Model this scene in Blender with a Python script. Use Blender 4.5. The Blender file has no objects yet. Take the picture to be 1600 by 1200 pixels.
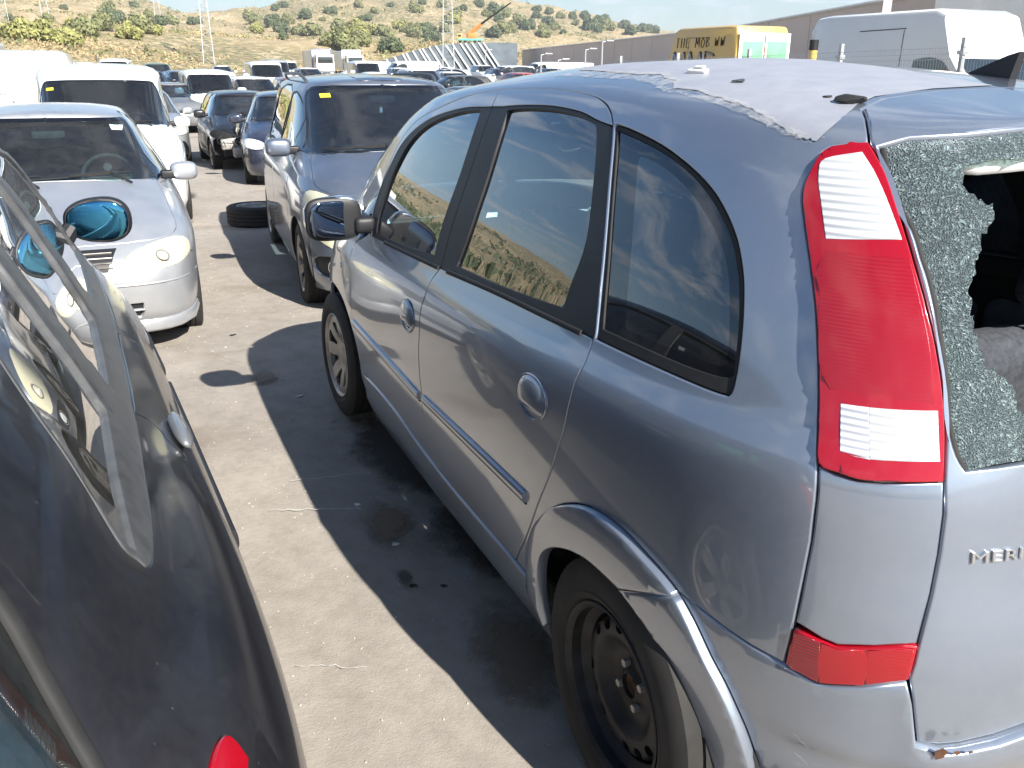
import bpy, bmesh, math, random
import numpy as np
from mathutils import Vector, Matrix
from mathutils.bvhtree import BVHTree
from mathutils.geometry import delaunay_2d_cdt
rnd = random.Random(7)
C = bpy.context.scene.collection
R = math.radians
scene = bpy.context.scene

# ---------------- camera, sky, sun, exposure ----------------
CAM = dict(loc=(-1.3791, 1.6542, 1.5952), yaw=-23.638, pitch=-19.762, roll=0.338, f=1374.1)
def cam_axes():
    y, p, r = R(CAM['yaw']), R(CAM['pitch']), R(CAM['roll'])
    f = Vector((math.cos(y)*math.cos(p), math.sin(y)*math.cos(p), math.sin(p)))
    rt = Vector((math.sin(y), -math.cos(y), 0)); up = rt.cross(f)
    c, s = math.cos(r), math.sin(r)
    return c*rt+s*up, c*up-s*rt, f
camd = bpy.data.cameras.new('camera'); cam = bpy.data.objects.new('camera', camd); C.objects.link(cam)
_r, _u, _f = cam_axes()
cam.matrix_world = Matrix(((_r.x, _u.x, -_f.x, CAM['loc'][0]), (_r.y, _u.y, -_f.y, CAM['loc'][1]), (_r.z, _u.z, -_f.z, CAM['loc'][2]), (0, 0, 0, 1)))
camd.sensor_width = 36; camd.lens = 36*CAM['f']/1600; camd.clip_start = .05; camd.clip_end = 5000
scene.camera = cam

SUN_DIR = Vector((1.37, .34, -1.03)).normalized()     # the way the light travels
world = bpy.data.worlds.new("World"); scene.world = world; world.use_nodes = True
def sky():
    nt = world.node_tree; N = nt.nodes; L = nt.links
    bg = N['Background']
    sk = N.new('ShaderNodeTexSky'); sk.sky_type = 'NISHITA'; sk.sun_disc = False
    el = math.asin(-SUN_DIR.z); az = math.atan2(-SUN_DIR.x, -SUN_DIR.y)
    sk.sun_elevation = el; sk.sun_rotation = az; sk.air_density = 1.0; sk.dust_density = .5; sk.ozone_density = 1.6; sk.altitude = 100
    tc = N.new('ShaderNodeTexCoord')
    # cloud layer: project the direction onto a flat deck
    sep = N.new('ShaderNodeSeparateXYZ'); L.new(tc.outputs['Generated'], sep.inputs[0])
    mx = N.new('ShaderNodeMath'); mx.operation = 'MAXIMUM'; mx.inputs[1].default_value = .06; L.new(sep.outputs['Z'], mx.inputs[0])
    dv = N.new('ShaderNodeVectorMath'); dv.operation = 'DIVIDE'; L.new(tc.outputs['Generated'], dv.inputs[0])
    cb = N.new('ShaderNodeCombineXYZ')
    for i in range(3): L.new(mx.outputs[0], cb.inputs[i])
    L.new(cb.outputs[0], dv.inputs[1])
    no = N.new('ShaderNodeTexNoise'); no.inputs['Scale'].default_value = 1.15; no.inputs['Detail'].default_value = 9; no.inputs['Roughness'].default_value = .6
    L.new(dv.outputs[0], no.inputs['Vector'])
    rp = N.new('ShaderNodeValToRGB'); rp.color_ramp.elements[0].position = .50; rp.color_ramp.elements[1].position = .68
    L.new(no.outputs['Fac'], rp.inputs[0])
    ms = N.new('ShaderNodeMath'); ms.operation = 'MULTIPLY'; ms.inputs[1].default_value = .85; L.new(rp.outputs[0], ms.inputs[0])
    mix = N.new('ShaderNodeMixRGB'); mix.inputs[2].default_value = (6.8, 7.1, 7.6, 1)
    hs = N.new('ShaderNodeHueSaturation'); hs.inputs['Saturation'].default_value = 1.25; hs.inputs['Value'].default_value = .85; L.new(sk.outputs[0], hs.inputs['Color'])
    L.new(ms.outputs[0], mix.inputs[0]); L.new(hs.outputs[0], mix.inputs[1])
    # pale band of far cloud towards the horizon
    hz = N.new('ShaderNodeMapRange'); hz.inputs['From Min'].default_value = .14; hz.inputs['From Max'].default_value = .02; hz.inputs['To Min'].default_value = 0; hz.inputs['To Max'].default_value = .6; L.new(sep.outputs['Z'], hz.inputs[0])
    pw = N.new('ShaderNodeMath'); pw.operation = 'POWER'; pw.inputs[1].default_value = 1.8; L.new(hz.outputs[0], pw.inputs[0])
    m2 = N.new('ShaderNodeMixRGB'); m2.inputs[2].default_value = (4.4, 5.3, 6.8, 1); L.new(pw.outputs[0], m2.inputs[0]); L.new(mix.outputs[0], m2.inputs[1]); L.new(m2.outputs[0], bg.inputs[0])
    bg.inputs[1].default_value = .075
sky()
ld = bpy.data.lights.new('sun', 'SUN'); ld.energy = 5.0; ld.angle = R(.55); ld.color = (1, .95, .87)
lo = bpy.data.objects.new('sun', ld); C.objects.link(lo); lo.rotation_euler = SUN_DIR.to_track_quat('-Z', 'Y').to_euler()
vs = scene.view_settings; vs.view_transform = 'Standard'; vs.look = 'None'; vs.exposure = 1.2; vs.gamma = 1; vs.use_curve_mapping = False
scene.cycles.max_bounces = 8; scene.cycles.transparent_max_bounces = 14; scene.cycles.glossy_bounces = 4
scene.cycles.caustics_reflective = False; scene.cycles.caustics_refractive = False
scene.cycles.sample_clamp_indirect = 6

# ---------------- materials ----------------
MATS = {}
def _new(name):
    m = bpy.data.materials.new(name); m.use_nodes = True; MATS[name] = m
    return m, m.node_tree, m.node_tree.nodes['Principled BSDF']
def _noise(nt, scale, detail=5, rough=.55, src='Object', stretch=None):
    tc = nt.nodes.new('ShaderNodeTexCoord'); n = nt.nodes.new('ShaderNodeTexNoise')
    n.inputs['Scale'].default_value = scale; n.inputs['Detail'].default_value = detail; n.inputs['Roughness'].default_value = rough
    if stretch:
        mp = nt.nodes.new('ShaderNodeMapping'); mp.inputs['Scale'].default_value = stretch
        nt.links.new(tc.outputs[src], mp.inputs[0]); nt.links.new(mp.outputs[0], n.inputs['Vector'])
    else: nt.links.new(tc.outputs[src], n.inputs['Vector'])
    return n
def _ramp(nt, src, stops):
    r = nt.nodes.new('ShaderNodeValToRGB'); e = r.color_ramp.elements
    while len(e) < len(stops): e.new(.5)
    for i, (p, c) in enumerate(stops):
        e[i].position = p; e[i].color = (*c, 1) if not isinstance(c, (int, float)) else (c, c, c, 1)
    nt.links.new(src, r.inputs[0]); return r
def _bump(nt, b, src, strength, dist=.01):
    bp = nt.nodes.new('ShaderNodeBump'); bp.inputs['Strength'].default_value = strength; bp.inputs['Distance'].default_value = dist
    nt.links.new(src, bp.inputs['Height']); nt.links.new(bp.outputs[0], b.inputs['Normal']); return bp
def paint(name, col, metallic=.55, rough=.38, coat=1.0, dust=.25, dustcol=(.42, .38, .32), coatrough=.03, specks=1.5, coatior=1.5):
    """car paint: metallic base under clear coat, thin uneven film of dust, fine scratches"""
    m, nt, b = _new(name)
    n = _noise(nt, 2.3, 8, .65); n2 = _noise(nt, 60, 3, .7)
    ad = nt.nodes.new('ShaderNodeMath'); ad.operation = 'MULTIPLY_ADD'; ad.inputs[1].default_value = .35
    nt.links.new(n2.outputs['Fac'], ad.inputs[0]); nt.links.new(n.outputs['Fac'], ad.inputs[2])
    vo = nt.nodes.new('ShaderNodeTexVoronoi'); vo.inputs['Scale'].default_value = 38; tc_ = nt.nodes.new('ShaderNodeTexCoord'); nt.links.new(tc_.outputs['Object'], vo.inputs['Vector'])
    sp_ = _ramp(nt, vo.outputs['Distance'], [(.0, 1), (.075, 0)]); sx = nt.nodes.new('ShaderNodeSeparateXYZ'); nt.links.new(vo.outputs['Color'], sx.inputs[0]); sk_ = _ramp(nt, sx.outputs[0], [(.72, 0), (.76, 1)])
    sm_ = nt.nodes.new('ShaderNodeMath'); sm_.operation = 'MULTIPLY'; nt.links.new(sp_.outputs[0], sm_.inputs[0]); nt.links.new(sk_.outputs[0], sm_.inputs[1])
    r0 = _ramp(nt, ad.outputs[0], [(.52, 0), (.95, 1)]); r = nt.nodes.new('ShaderNodeMixRGB'); r.blend_type = 'ADD'; r.inputs[0].default_value = 1; nt.links.new(r0.outputs[0], r.inputs[1])
    sc_ = nt.nodes.new('ShaderNodeMath'); sc_.operation = 'MULTIPLY'; sc_.inputs[1].default_value = specks; nt.links.new(sm_.outputs[0], sc_.inputs[0]); nt.links.new(sc_.outputs[0], r.inputs[2])
    d = nt.nodes.new('ShaderNodeMath'); d.operation = 'MULTIPLY'; d.inputs[1].default_value = dust; nt.links.new(r.outputs[0], d.inputs[0])
    mix = nt.nodes.new('ShaderNodeMixRGB'); mix.inputs[1].default_value = (*col, 1); mix.inputs[2].default_value = (*dustcol, 1)
    nt.links.new(d.outputs[0], mix.inputs[0]); nt.links.new(mix.outputs[0], b.inputs['Base Color'])
    me = nt.nodes.new('ShaderNodeMath'); me.operation = 'MULTIPLY_ADD'; me.inputs[1].default_value = -metallic; me.inputs[2].default_value = metallic
    nt.links.new(d.outputs[0], me.inputs[0]); nt.links.new(me.outputs[0], b.inputs['Metallic'])
    b.inputs['Roughness'].default_value = rough
    cr = nt.nodes.new('ShaderNodeMath'); cr.operation = 'MULTIPLY_ADD'; cr.inputs[1].default_value = .35; cr.inputs[2].default_value = coatrough
    nt.links.new(d.outputs[0], cr.inputs[0]); nt.links.new(cr.outputs[0], b.inputs['Coat Roughness'])
    b.inputs['Coat Weight'].default_value = coat; b.inputs['Coat IOR'].default_value = coatior
    return m
def plain(name, col, rough=.6, metallic=0., var=.15, scale=20., bump=0., coat=0.):
    m, nt, b = _new(name)
    n = _noise(nt, scale, 5, .6)
    lo_ = tuple(c*(1-var) for c in col); hi = tuple(min(1, c*(1+var)) for c in col)
    r = _ramp(nt, n.outputs['Fac'], [(.3, lo_), (.7, hi)]); nt.links.new(r.outputs[0], b.inputs['Base Color'])
    b.inputs['Roughness'].default_value = rough; b.inputs['Metallic'].default_value = metallic; b.inputs['Coat Weight'].default_value = coat
    if bump: _bump(nt, b, n.outputs['Fac'], bump, .004)
    return m
def glass(name, tint=(.55, .68, .64), ior=1.52, rough=.0, dirt=.06, extra=0., gain=1.6):
    """thin window pane: mirror reflection by Fresnel over a tinted see-through, with a film of dirt"""
    m, nt, b = _new(name); N = nt.nodes; L = nt.links; N.remove(b); out = N['Material Output']
    tr = N.new('ShaderNodeBsdfTransparent'); tr.inputs[0].default_value = (*tint, 1)
    gl = N.new('ShaderNodeBsdfGlossy'); gl.inputs['Roughness'].default_value = rough; gl.inputs[0].default_value = (1, 1, 1, 1)
    fr = N.new('ShaderNodeFresnel'); fr.inputs[0].default_value = ior
    f2 = N.new('ShaderNodeMath'); f2.operation = 'MULTIPLY_ADD'; f2.inputs[1].default_value = gain; f2.inputs[2].default_value = extra; f2.use_clamp = True
    L.new(fr.outputs[0], f2.inputs[0])
    m1 = N.new('ShaderNodeMixShader'); L.new(f2.outputs[0], m1.inputs[0]); L.new(tr.outputs[0], m1.inputs[1]); L.new(gl.outputs[0], m1.inputs[2])
    df = N.new('ShaderNodeBsdfDiffuse'); df.inputs[0].default_value = (.45, .44, .4, 1)
    n = _noise(nt, 13, 9, .75, stretch=(1, 1, .5)); r = _ramp(nt, n.outputs['Fac'], [(.35, dirt*.35), (.8, dirt*1.1)])
    m2 = N.new('ShaderNodeMixShader'); L.new(r.outputs[0], m2.inputs[0]); L.new(m1.outputs[0], m2.inputs[1]); L.new(df.outputs[0], m2.inputs[2])
    L.new(m2.outputs[0], out.inputs[0])
    return m

# ---------------- small helpers ----------------
def link(name, mesh, parent=None, label=None):
    o = bpy.data.objects.new(name, mesh); C.objects.link(o)
    if parent is not None: o.parent = parent
    if label: o['label'] = label
    return o
def thing(name, label, cat, loc=(0, 0, 0), rz=0, group=None):
    o = bpy.data.objects.new(name, None); C.objects.link(o); o.empty_display_size = .2
    o.location = loc; o.rotation_euler = (0, 0, rz); o['label'] = label; o['category'] = cat
    if group: o['group'] = group
    return o
def tag(o, label, cat, group=None):
    o['label'] = label; o['category'] = cat
    if group: o['group'] = group
    return o
def mesh_from(name, verts, faces, mats, fm=None, smooth=True, normals=None):
    me = bpy.data.meshes.new(name); me.from_pydata([tuple(v) for v in verts], [], faces); 
    for m in (mats if isinstance(mats, (list, tuple)) else [mats]): me.materials.append(MATS[m] if isinstance(m, str) else m)
    if fm: me.polygons.foreach_set('material_index', fm)
    if smooth: me.polygons.foreach_set('use_smooth', [True]*len(faces))
    me.update()
    if normals is not None: me.normals_split_custom_set_from_vertices([tuple(n) for n in normals])
    return me
class MB:
    """collects shapes, builds them as one mesh object"""
    def __init__(s): s.v = []; s.f = []
    def add(s, v, f):
        b = len(s.v); s.v += [tuple(x) for x in v]; s.f += [tuple(i+b for i in q) for q in f]; return s
    def box(s, lo_, hi, M=None):
        (a, b, c), (d, e, f) = lo_, hi
        v = [Vector(p) for p in ((a, b, c), (d, b, c), (d, e, c), (a, e, c), (a, b, f), (d, b, f), (d, e, f), (a, e, f))]
        if M: v = [M @ p for p in v]
        return s.add(v, [(0, 3, 2, 1), (4, 5, 6, 7), (0, 1, 5, 4), (1, 2, 6, 5), (2, 3, 7, 6), (3, 0, 4, 7)])
    def rbox(s, lo_, hi, r=.03, n=3, M=None, taper=1.):
        """box with rounded edges (superellipsoid shell)"""
        c = [(lo_[i]+hi[i])/2 for i in range(3)]; h = [(hi[i]-lo_[i])/2 for i in range(3)]
        bm = bmesh.new(); bmesh.ops.create_cube(bm, size=2)
        for v in bm.verts: v.co = Vector((v.co.x*h[0], v.co.y*h[1], v.co.z*h[2]))
        if taper != 1.:
            for v in bm.verts:
                if v.co.z > 0: v.co.x *= taper; v.co.y *= taper
        bmesh.ops.bevel(bm, geom=bm.edges[:]+bm.verts[:], offset=min(r, min(h)*.95), segments=n, affect='EDGES', profile=.5)
        vs_ = [v.co+Vector(c) for v in bm.verts]
        if M: vs_ = [M @ p for p in vs_]
        bm.verts.index_update(); fs = [[v.index for v in f.verts] for f in bm.faces]; bm.free()
        return s.add(vs_, fs)
    def tube(s, pts, r, n=10, closed=False, caps=True, ry=None):
        pts = [Vector(p) for p in pts]; m = len(pts); rs = r if isinstance(r, (list, tuple)) else [r]*m
        base = len(s.v); prev = None; V = []; F = []
        for i, p in enumerate(pts):
            a = pts[(i-1) % m] if (closed or i > 0) else p; b = pts[(i+1) % m] if (closed or i < m-1) else p
            t = (b-a).normalized()
            if prev is None: u = t.orthogonal().normalized() if abs(t.z) > .9 else t.cross(Vector((0, 0, 1))).normalized()
            else: u = (prev-t*prev.dot(t)).normalized()
            prev = u; w = t.cross(u)
            for k in range(n):
                an = 2*math.pi*k/n; V.append(p+u*math.cos(an)*rs[i]+w*math.sin(an)*(rs[i] if ry is None else ry))
        for i in range(m if closed else m-1):
            for k in range(n):
                F.append((i*n+k, i*n+(k+1) % n, ((i+1) % m)*n+(k+1) % n, ((i+1) % m)*n+k))
        if caps and not closed: F.append(tuple(range(n-1, -1, -1))); F.append(tuple((m-1)*n+k for k in range(n)))
        return s.add(V, F)
    def lathe(s, prof, n=48, M=None, closed=False, ang=2*math.pi):
        """profile of (radius, height) turned about the local z axis"""
        V = []; F = []; m = len(prof)
        for k in range(n):
            a = ang*k/n; c, q = math.cos(a), math.sin(a)
            V += [Vector((r*c, r*q, z)) for r, z in prof]
        for k in range(n):
            k2 = (k+1) % n
            for i in range(m if closed else m-1):
                j = (i+1) % m; F.append((k*m+i, k2*m+i, k2*m+j, k*m+j))
        if M: V = [M @ v for v in V]
        return s.add(V, F)
    def prism(s, poly, a, b, axis='y'):
        """polygon in a plane pushed from a to b along an axis"""
        def p3(p, t): return {'y': (p[0], t, p[1]), 'x': (t, p[0], p[1]), 'z': (p[0], p[1], t)}[axis]
        n = len(poly); V = [p3(p, a) for p in poly]+[p3(p, b) for p in poly]
        return s.add(V, [tuple(range(n)), tuple(range(2*n-1, n-1, -1))]+[(i, i+n, (i+1) % n+n, (i+1) % n) for i in range(n)])
    def build(s, name, mat, parent=None, smooth=30, label=None, M=None):
        v = s.v if M is None else [M @ Vector(p) for p in s.v]
        me = mesh_from(name, v, s.f, mat, smooth=False)
        bm = bmesh.new(); bm.from_mesh(me); bmesh.ops.recalc_face_normals(bm, faces=bm.faces); bm.to_mesh(me); bm.free()
        if smooth:
            me.polygons.foreach_set('use_smooth', [True]*len(me.polygons)); me.set_sharp_from_angle(angle=R(smooth))
        return link(name, me, parent, label)

# ---------------- curved body shells ----------------
def pchip(xs, ys):
    xs = np.asarray(xs, float); ys = np.asarray(ys, float); h = np.diff(xs); d = np.diff(ys)/h; m = np.zeros(len(xs))
    for i in range(1, len(xs)-1):
        if d[i-1]*d[i] > 0:
            w1 = 2*h[i]+h[i-1]; w2 = h[i]+2*h[i-1]; m[i] = (w1+w2)/(w1/d[i-1]+w2/d[i])
    m[0] = d[0]; m[-1] = d[-1]
    def f(x):
        x = np.clip(x, xs[0], xs[-1]); i = np.clip(np.searchsorted(xs, x, side='right')-1, 0, len(h)-1)
        t = (x-xs[i])/h[i]; t2 = t*t; t3 = t2*t
        return (2*t3-3*t2+1)*ys[i]+(t3-2*t2+t)*h[i]*m[i]+(-2*t3+3*t2)*ys[i+1]+(t3-t2)*h[i]*m[i+1]
    return f
class Shell:
    """vehicle body skin: closed plan outlines stacked from sill to roof.
    s: 0 front centre, 1 front corner, 2 mid side, 3 rear corner, 4 rear centre (negative on the right side); v: height level.
    level = (xf, xr, w, zf, zr, nf, nr, crown_f, crown_r, bulge)"""
    def __init__(S, levels, taper_f=0., taper_r=0., xmid=None):
        S.K = len(levels)-1; A = np.array(levels, float); k = np.arange(len(levels))
        S.fn = [pchip(k, A[:, j]) for j in range(A.shape[1])]; S.tf = taper_f; S.tr = taper_r; S.bvh = None
        S.L = A.max(0)[0]; S.off = Vector((0, 0, 0))
    def P(S, s, v):
        s = np.asarray(s, float); v = np.asarray(v, float)
        s = (s+4) % 8-4; sg = np.where(s < 0, -1., 1.); a = np.abs(s)
        qx = np.clip(2-a, -1, 1); qy = np.where(a < 1, a, np.where(a > 3, 4-a, 1.))
        xf, xr, w, zf, zr, nf, nr, cf, cr, bg = [f(v) for f in S.fn]
        b = .5+.5*np.clip(qx, -1, 1); b = b*b*(3-2*b); n = nr+(nf-nr)*b
        k = (np.abs(qx)**n+np.abs(qy)**n)**(-1/n)
        ex = qx*k; ey = qy*k
        xm = (xf+xr)/2; hl = (xf-xr)/2; x = xm+hl*ex
        y = w*ey*(1-S.tf*np.clip(ex, 0, 1)**2-S.tr*np.clip(-ex, 0, 1)**2)
        u = .5+.5*ex
        z = zr+(zf-zr)*u+(cr+(cf-cr)*u)*(1-ey*ey)+bg*(1-ex*ex)
        return np.stack([x, y*sg, z], -1)
    def N(S, s, v):
        e = 1e-3
        a = S.P(s+e, v)-S.P(s-e, v); v1 = np.minimum(v+e, S.K); v0 = np.maximum(v-e, 0); b = S.P(s, v1)-S.P(s, v0)
        n = np.cross(a, b); l = np.linalg.norm(n, axis=-1, keepdims=True); n = n/np.maximum(l, 1e-12)
        return n
    def tree(S):
        if S.bvh: return S.bvh
        S.gs = np.arange(-4, 4.0001, .04); S.gv = np.arange(0, S.K+1e-6, .1)
        G = S.P(S.gs[:, None], S.gv[None, :]); a, b = G.shape[:2]
        V = [Vector(p) for p in G.reshape(-1, 3)]
        F = [(i*b+j, (i+1)*b+j, (i+1)*b+j+1, i*b+j+1) for i in range(a-1) for j in range(b-1)]
        S.nb = b-1; S.bvh = BVHTree.FromPolygons(V, F); return S.bvh
    def pick(S, o, d, near=None):
        """where a ray first meets the skin, as (s, v)"""
        t = S.tree(); o = Vector(o); d = Vector(d).normalized()
        loc, nrm, idx, dist = t.ray_cast(o, d)
        if idx is None:
            best = None
            for k in np.linspace(.5, 14, 500):
                l2, n2, i2, dd = t.find_nearest(o+d*k)
                if best is None or dd < best[0]: best = (dd, i2)
            idx = best[1]
        s = S.gs[idx//S.nb]+.02; v = S.gv[idx % S.nb]+.05
        u1 = d.orthogonal().normalized(); u2 = d.cross(u1); B = np.array([u1, u2]); oo = np.array(o)
        for _ in range(12):
            p = S.P(s, v); r = B @ (p-oo)
            J = np.stack([B @ (S.P(s+1e-4, v)-p)/1e-4, B @ (S.P(s, min(v+1e-4, S.K))-S.P(s, min(v+1e-4, S.K)-1e-4))/1e-4], 1)
            st = -np.linalg.lstsq(J+1e-9*np.eye(2), r, rcond=None)[0]
            st = np.clip(st, [-.1, -.3], [.1, .3]); s += st[0]; v = float(np.clip(v+st[1], 0, S.K))
            if abs(st).max() < 1e-6: break
        if near is not None:
            while s-near > 4: s -= 8
            while near-s > 4: s += 8
        return (float(s), float(v))
    def side(S, x, z, sg=1): return S.pick((x, sg*5, z), (0, -sg, 0), near=2*sg)
    def front(S, y, z): return S.pick((9, y, z), (-1, 0, 0), near=0)
    def rear(S, y, z): return S.pick((-9, y, z), (1, 0, 0), near=4)
    def top(S, x, y, near=0): return S.pick((x, y, 6), (0, 0, -1), near=near)
    def pt(S, s, v, off=0): return Vector(S.P(s, v)+off*S.N(s, v))
def smooth_poly(pts, closed=True, sub=6, sharp=()):
    """Catmull-Rom through points; indices in sharp stay corners"""
    P = [np.array(p, float) for p in pts]; n = len(P); out = []
    for i in range(n if closed else n-1):
        p1, p2 = P[i], P[(i+1) % n]
        p0 = P[(i-1) % n] if (closed or i > 0) else p1; p3 = P[(i+2) % n] if (closed or i < n-2) else p2
        if i in sharp: p0 = p1
        if (i+1) % n in sharp: p3 = p2
        for k in range(sub):
            t = k/sub; a = .5*((2*p1)+(-p0+p2)*t+(2*p0-5*p1+4*p2-p3)*t*t+(-p0+3*p1-3*p2+p3)*t**3)
            out.append(tuple(a))
    if not closed: out.append(tuple(P[-1]))
    return out
def dens(pts, step, closed=True):
    """straight subdivision"""
    out = []; n = len(pts)
    for i in range(n if closed else n-1):
        a = np.array(pts[i], float); b = np.array(pts[(i+1) % n], float); k = max(1, int(math.ceil(np.linalg.norm(b-a)/step)))
        out += [tuple(a+(b-a)*j/k) for j in range(k)]
    if not closed: out.append(tuple(pts[-1]))
    return out
def inpoly(px, py, poly):
    q = np.array(poly); x1, y1 = q[:, 0], q[:, 1]; x2, y2 = np.roll(x1, -1), np.roll(y1, -1)
    r = np.zeros(len(px), bool)
    for a, b, c, d in zip(x1, y1, x2, y2):
        if b == d: continue
        m = ((b > py) != (d > py)) & (px < (c-a)*(py-b)/(d-b)+a); r ^= m
    return r
def area(poly):
    q = np.array(poly); return .5*np.sum(q[:, 0]*np.roll(q[:, 1], -1)-np.roll(q[:, 0], -1)*q[:, 1])
def inset(S, poly, g):
    """move a closed (s,v) polygon inwards by g metres along the skin"""
    if g == 0: return poly
    q = np.array(poly, float); keep = [i for i in range(len(q)) if np.linalg.norm(q[i]-q[i-1]) > 1e-7]; q = q[keep]
    sgn = 1 if area(q) > 0 else -1; e = 1e-3
    P = S.P(q[:, 0], q[:, 1]); Ps = (S.P(q[:, 0]+e, q[:, 1])-S.P(q[:, 0]-e, q[:, 1]))/(2*e)
    v1 = np.minimum(q[:, 1]+e, S.K); v0 = np.maximum(q[:, 1]-e, 0); Pv = (S.P(q[:, 0], v1)-S.P(q[:, 0], v0))/(v1-v0)[:, None]
    n = np.cross(Ps, Pv); n /= np.maximum(np.linalg.norm(n, axis=1, keepdims=True), 1e-12)
    def nr(a): return a/np.maximum(np.linalg.norm(a, axis=1, keepdims=True), 1e-9)
    t1 = nr(P-np.roll(P, 1, 0)); t2 = nr(np.roll(P, -1, 0)-P)
    b1 = np.cross(n, t1)*sgn; b2 = np.cross(n, t2)*sgn; bb = b1+b2; l = np.sum(bb*bb, 1)/2
    off = bb/np.maximum(l, .5)[:, None]*g
    out = []
    for i in range(len(q)):
        J = np.stack([Ps[i], Pv[i]], 1); d = np.linalg.lstsq(J, off[i], rcond=1e-6)[0]
        a_ = q[i, 0]+d[0]; b_ = float(np.clip(q[i, 1]+d[1], 0, S.K))
        if abs(q[i, 0]) < 1e-5 or abs(abs(q[i, 0])-4) < 1e-5: a_ = q[i, 0]
        if q[i, 1] > S.K-1e-4: b_ = S.K
        out.append((a_, b_))
    return out
def panel(name, S, outer, mat, parent=None, holes=(), off=0., gap=.0015, rim=.002, lip=.012, res=.035, label=None, M=None, relief=None, lipmat=None, crown=0., noise_edge=None):
    """a piece of the skin cut out along (s,v) polygons, with rounded edges turned inwards"""
    loops = [list(outer)]+[list(h) for h in holes]
    if area(loops[0]) < 0: loops[0].reverse()
    for h in loops[1:]:
        if area(h) > 0: h.reverse()
    def ins(h, g, first): return inset(S, h, g) if first else inset(S, h[::-1], -g)[::-1]
    if gap: loops = [ins(h, gap, i == 0) for i, h in enumerate(loops)]
    rimloops = loops
    if rim: loops = [ins(h, rim, i == 0) for i, h in enumerate(loops)]
    o = np.array(loops[0]); smin, vmin = o.min(0); smax, vmax = o.max(0); sref = o[:, 0].mean()
    vv = np.linspace(0, S.K, 400); pp = S.P(np.full(400, sref), vv); al = np.concatenate([[0], np.cumsum(np.linalg.norm(np.diff(pp, axis=0), axis=1)+1e-5)])
    ss = np.linspace(smin-.5, smax+.5, 300); qq = S.P(ss, np.full(300, (vmin+vmax)/2)); sl = np.concatenate([[0], np.cumsum(np.linalg.norm(np.diff(qq, axis=0), axis=1)+1e-5)])
    W = lambda p: np.stack([np.interp(p[:, 0], ss, sl), np.interp(p[:, 1], vv, al)], 1)
    U = lambda p: np.stack([np.interp(p[:, 0], sl, ss), np.interp(p[:, 1], al, vv)], 1)
    wl = [W(np.array(h)) for h in loops]; lo_ = wl[0].min(0); hi = wl[0].max(0)
    gx = np.arange(lo_[0]+res*.5, hi[0], res); gy = np.arange(lo_[1]+res*.5, hi[1], res)
    GX, GY = np.meshgrid(gx, gy); GX = GX.ravel(); GY = GY.ravel()
    if len(GX):
        m = inpoly(GX, GY, wl[0])
        for h in wl[1:]: m &= ~inpoly(GX, GY, h)
        bp_ = np.concatenate(wl); GX = GX[m]; GY = GY[m]
        if len(GX):
            k = np.ones(len(GX), bool)
            for i in range(0, len(bp_), 400): k &= (np.hypot(GX[:, None]-bp_[None, i:i+400, 0], GY[:, None]-bp_[None, i:i+400, 1]).min(1) > res*.3)
            GX = GX[k]; GY = GY[k]
    vs_ = [Vector(p) for h in wl for p in h]+[Vector(p) for p in zip(GX, GY)]
    ed = []; b = 0
    for h in wl: n = len(h); ed += [(b+i, b+(i+1) % n) for i in range(n)]; b += n
    V2, E2, F2, ov, oe, of = delaunay_2d_cdt(vs_, ed, [], 0, 1e-6)
    A2 = np.array([tuple(p) for p in V2]); F2 = np.array([tuple(f) for f in F2])
    cc = A2[F2].mean(1); m = inpoly(cc[:, 0], cc[:, 1], wl[0])
    for h in wl[1:]: m &= ~inpoly(cc[:, 0], cc[:, 1], h)
    F2 = F2[m]; uv = U(A2)
    n3 = S.N(uv[:, 0], uv[:, 1]); p3 = S.P(uv[:, 0], uv[:, 1])
    if relief is not None: r_ = relief(uv, p3); p3 = p3+n3*r_[:, None]
    if crown:
        d = np.full(len(A2), 1e9); bp_ = np.concatenate(wl)
        for i in range(0, len(bp_), 400): d = np.minimum(d, np.hypot(A2[:, None, 0]-bp_[None, i:i+400, 0], A2[:, None, 1]-bp_[None, i:i+400, 1]).min(1))
        p3 = p3+n3*(crown*np.sqrt(1-(1-np.clip(d/.02, 0, 1))**2))[:, None]
    verts = list(p3+n3*off); norms = list(n3); faces = [tuple(f) for f in F2]; fm = [0]*len(faces)
    # map input boundary verts to output verts
    inv = {}
    for j, src in enumerate(ov):
        for k_ in src: inv[k_] = j
    b = 0
    for li, h in enumerate(loops):
        n = len(h); ids = [inv.get(b+i) for i in range(n)]; b += n
        if rimloops is loops or len(rimloops[li]) != n or None in ids:
            rl = np.array(h)
        else: rl = np.array(rimloops[li])
        if None in ids or not lip: continue
        pr = S.P(rl[:, 0], rl[:, 1]); nn = S.N(rl[:, 0], rl[:, 1])
        if relief is not None: pr = pr+nn*relief(rl, pr)[:, None]
        t = np.roll(pr, -1, 0)-np.roll(pr, 1, 0); t /= np.maximum(np.linalg.norm(t, axis=1, keepdims=True), 1e-9); outw = -np.cross(nn, t)
        r1 = pr+nn*(off-rim*.7); r2 = pr+nn*(off-lip); base = len(verts)
        verts += list(r1)+list(r2); q = nn*.6+outw; q /= np.linalg.norm(q, axis=1, keepdims=True); norms += list(q)+list(outw)
        for i in range(n):
            j = (i+1) % n
            if rim: faces.append((ids[j], ids[i], base+i, base+j)); fm.append(0)
            faces.append((base+j, base+i, base+n+i, base+n+j)); fm.append(1 if lipmat else 0)
    mats = [mat]+([lipmat] if lipmat else [])
    V = [Vector(v) for v in verts]; NN = norms
    if relief is not None: NN = None
    me = mesh_from(name, V, faces, mats, fm, True, None)
    if NN is not None and lip >= 0: me.normals_split_custom_set_from_vertices([tuple(n) for n in NN])
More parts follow.
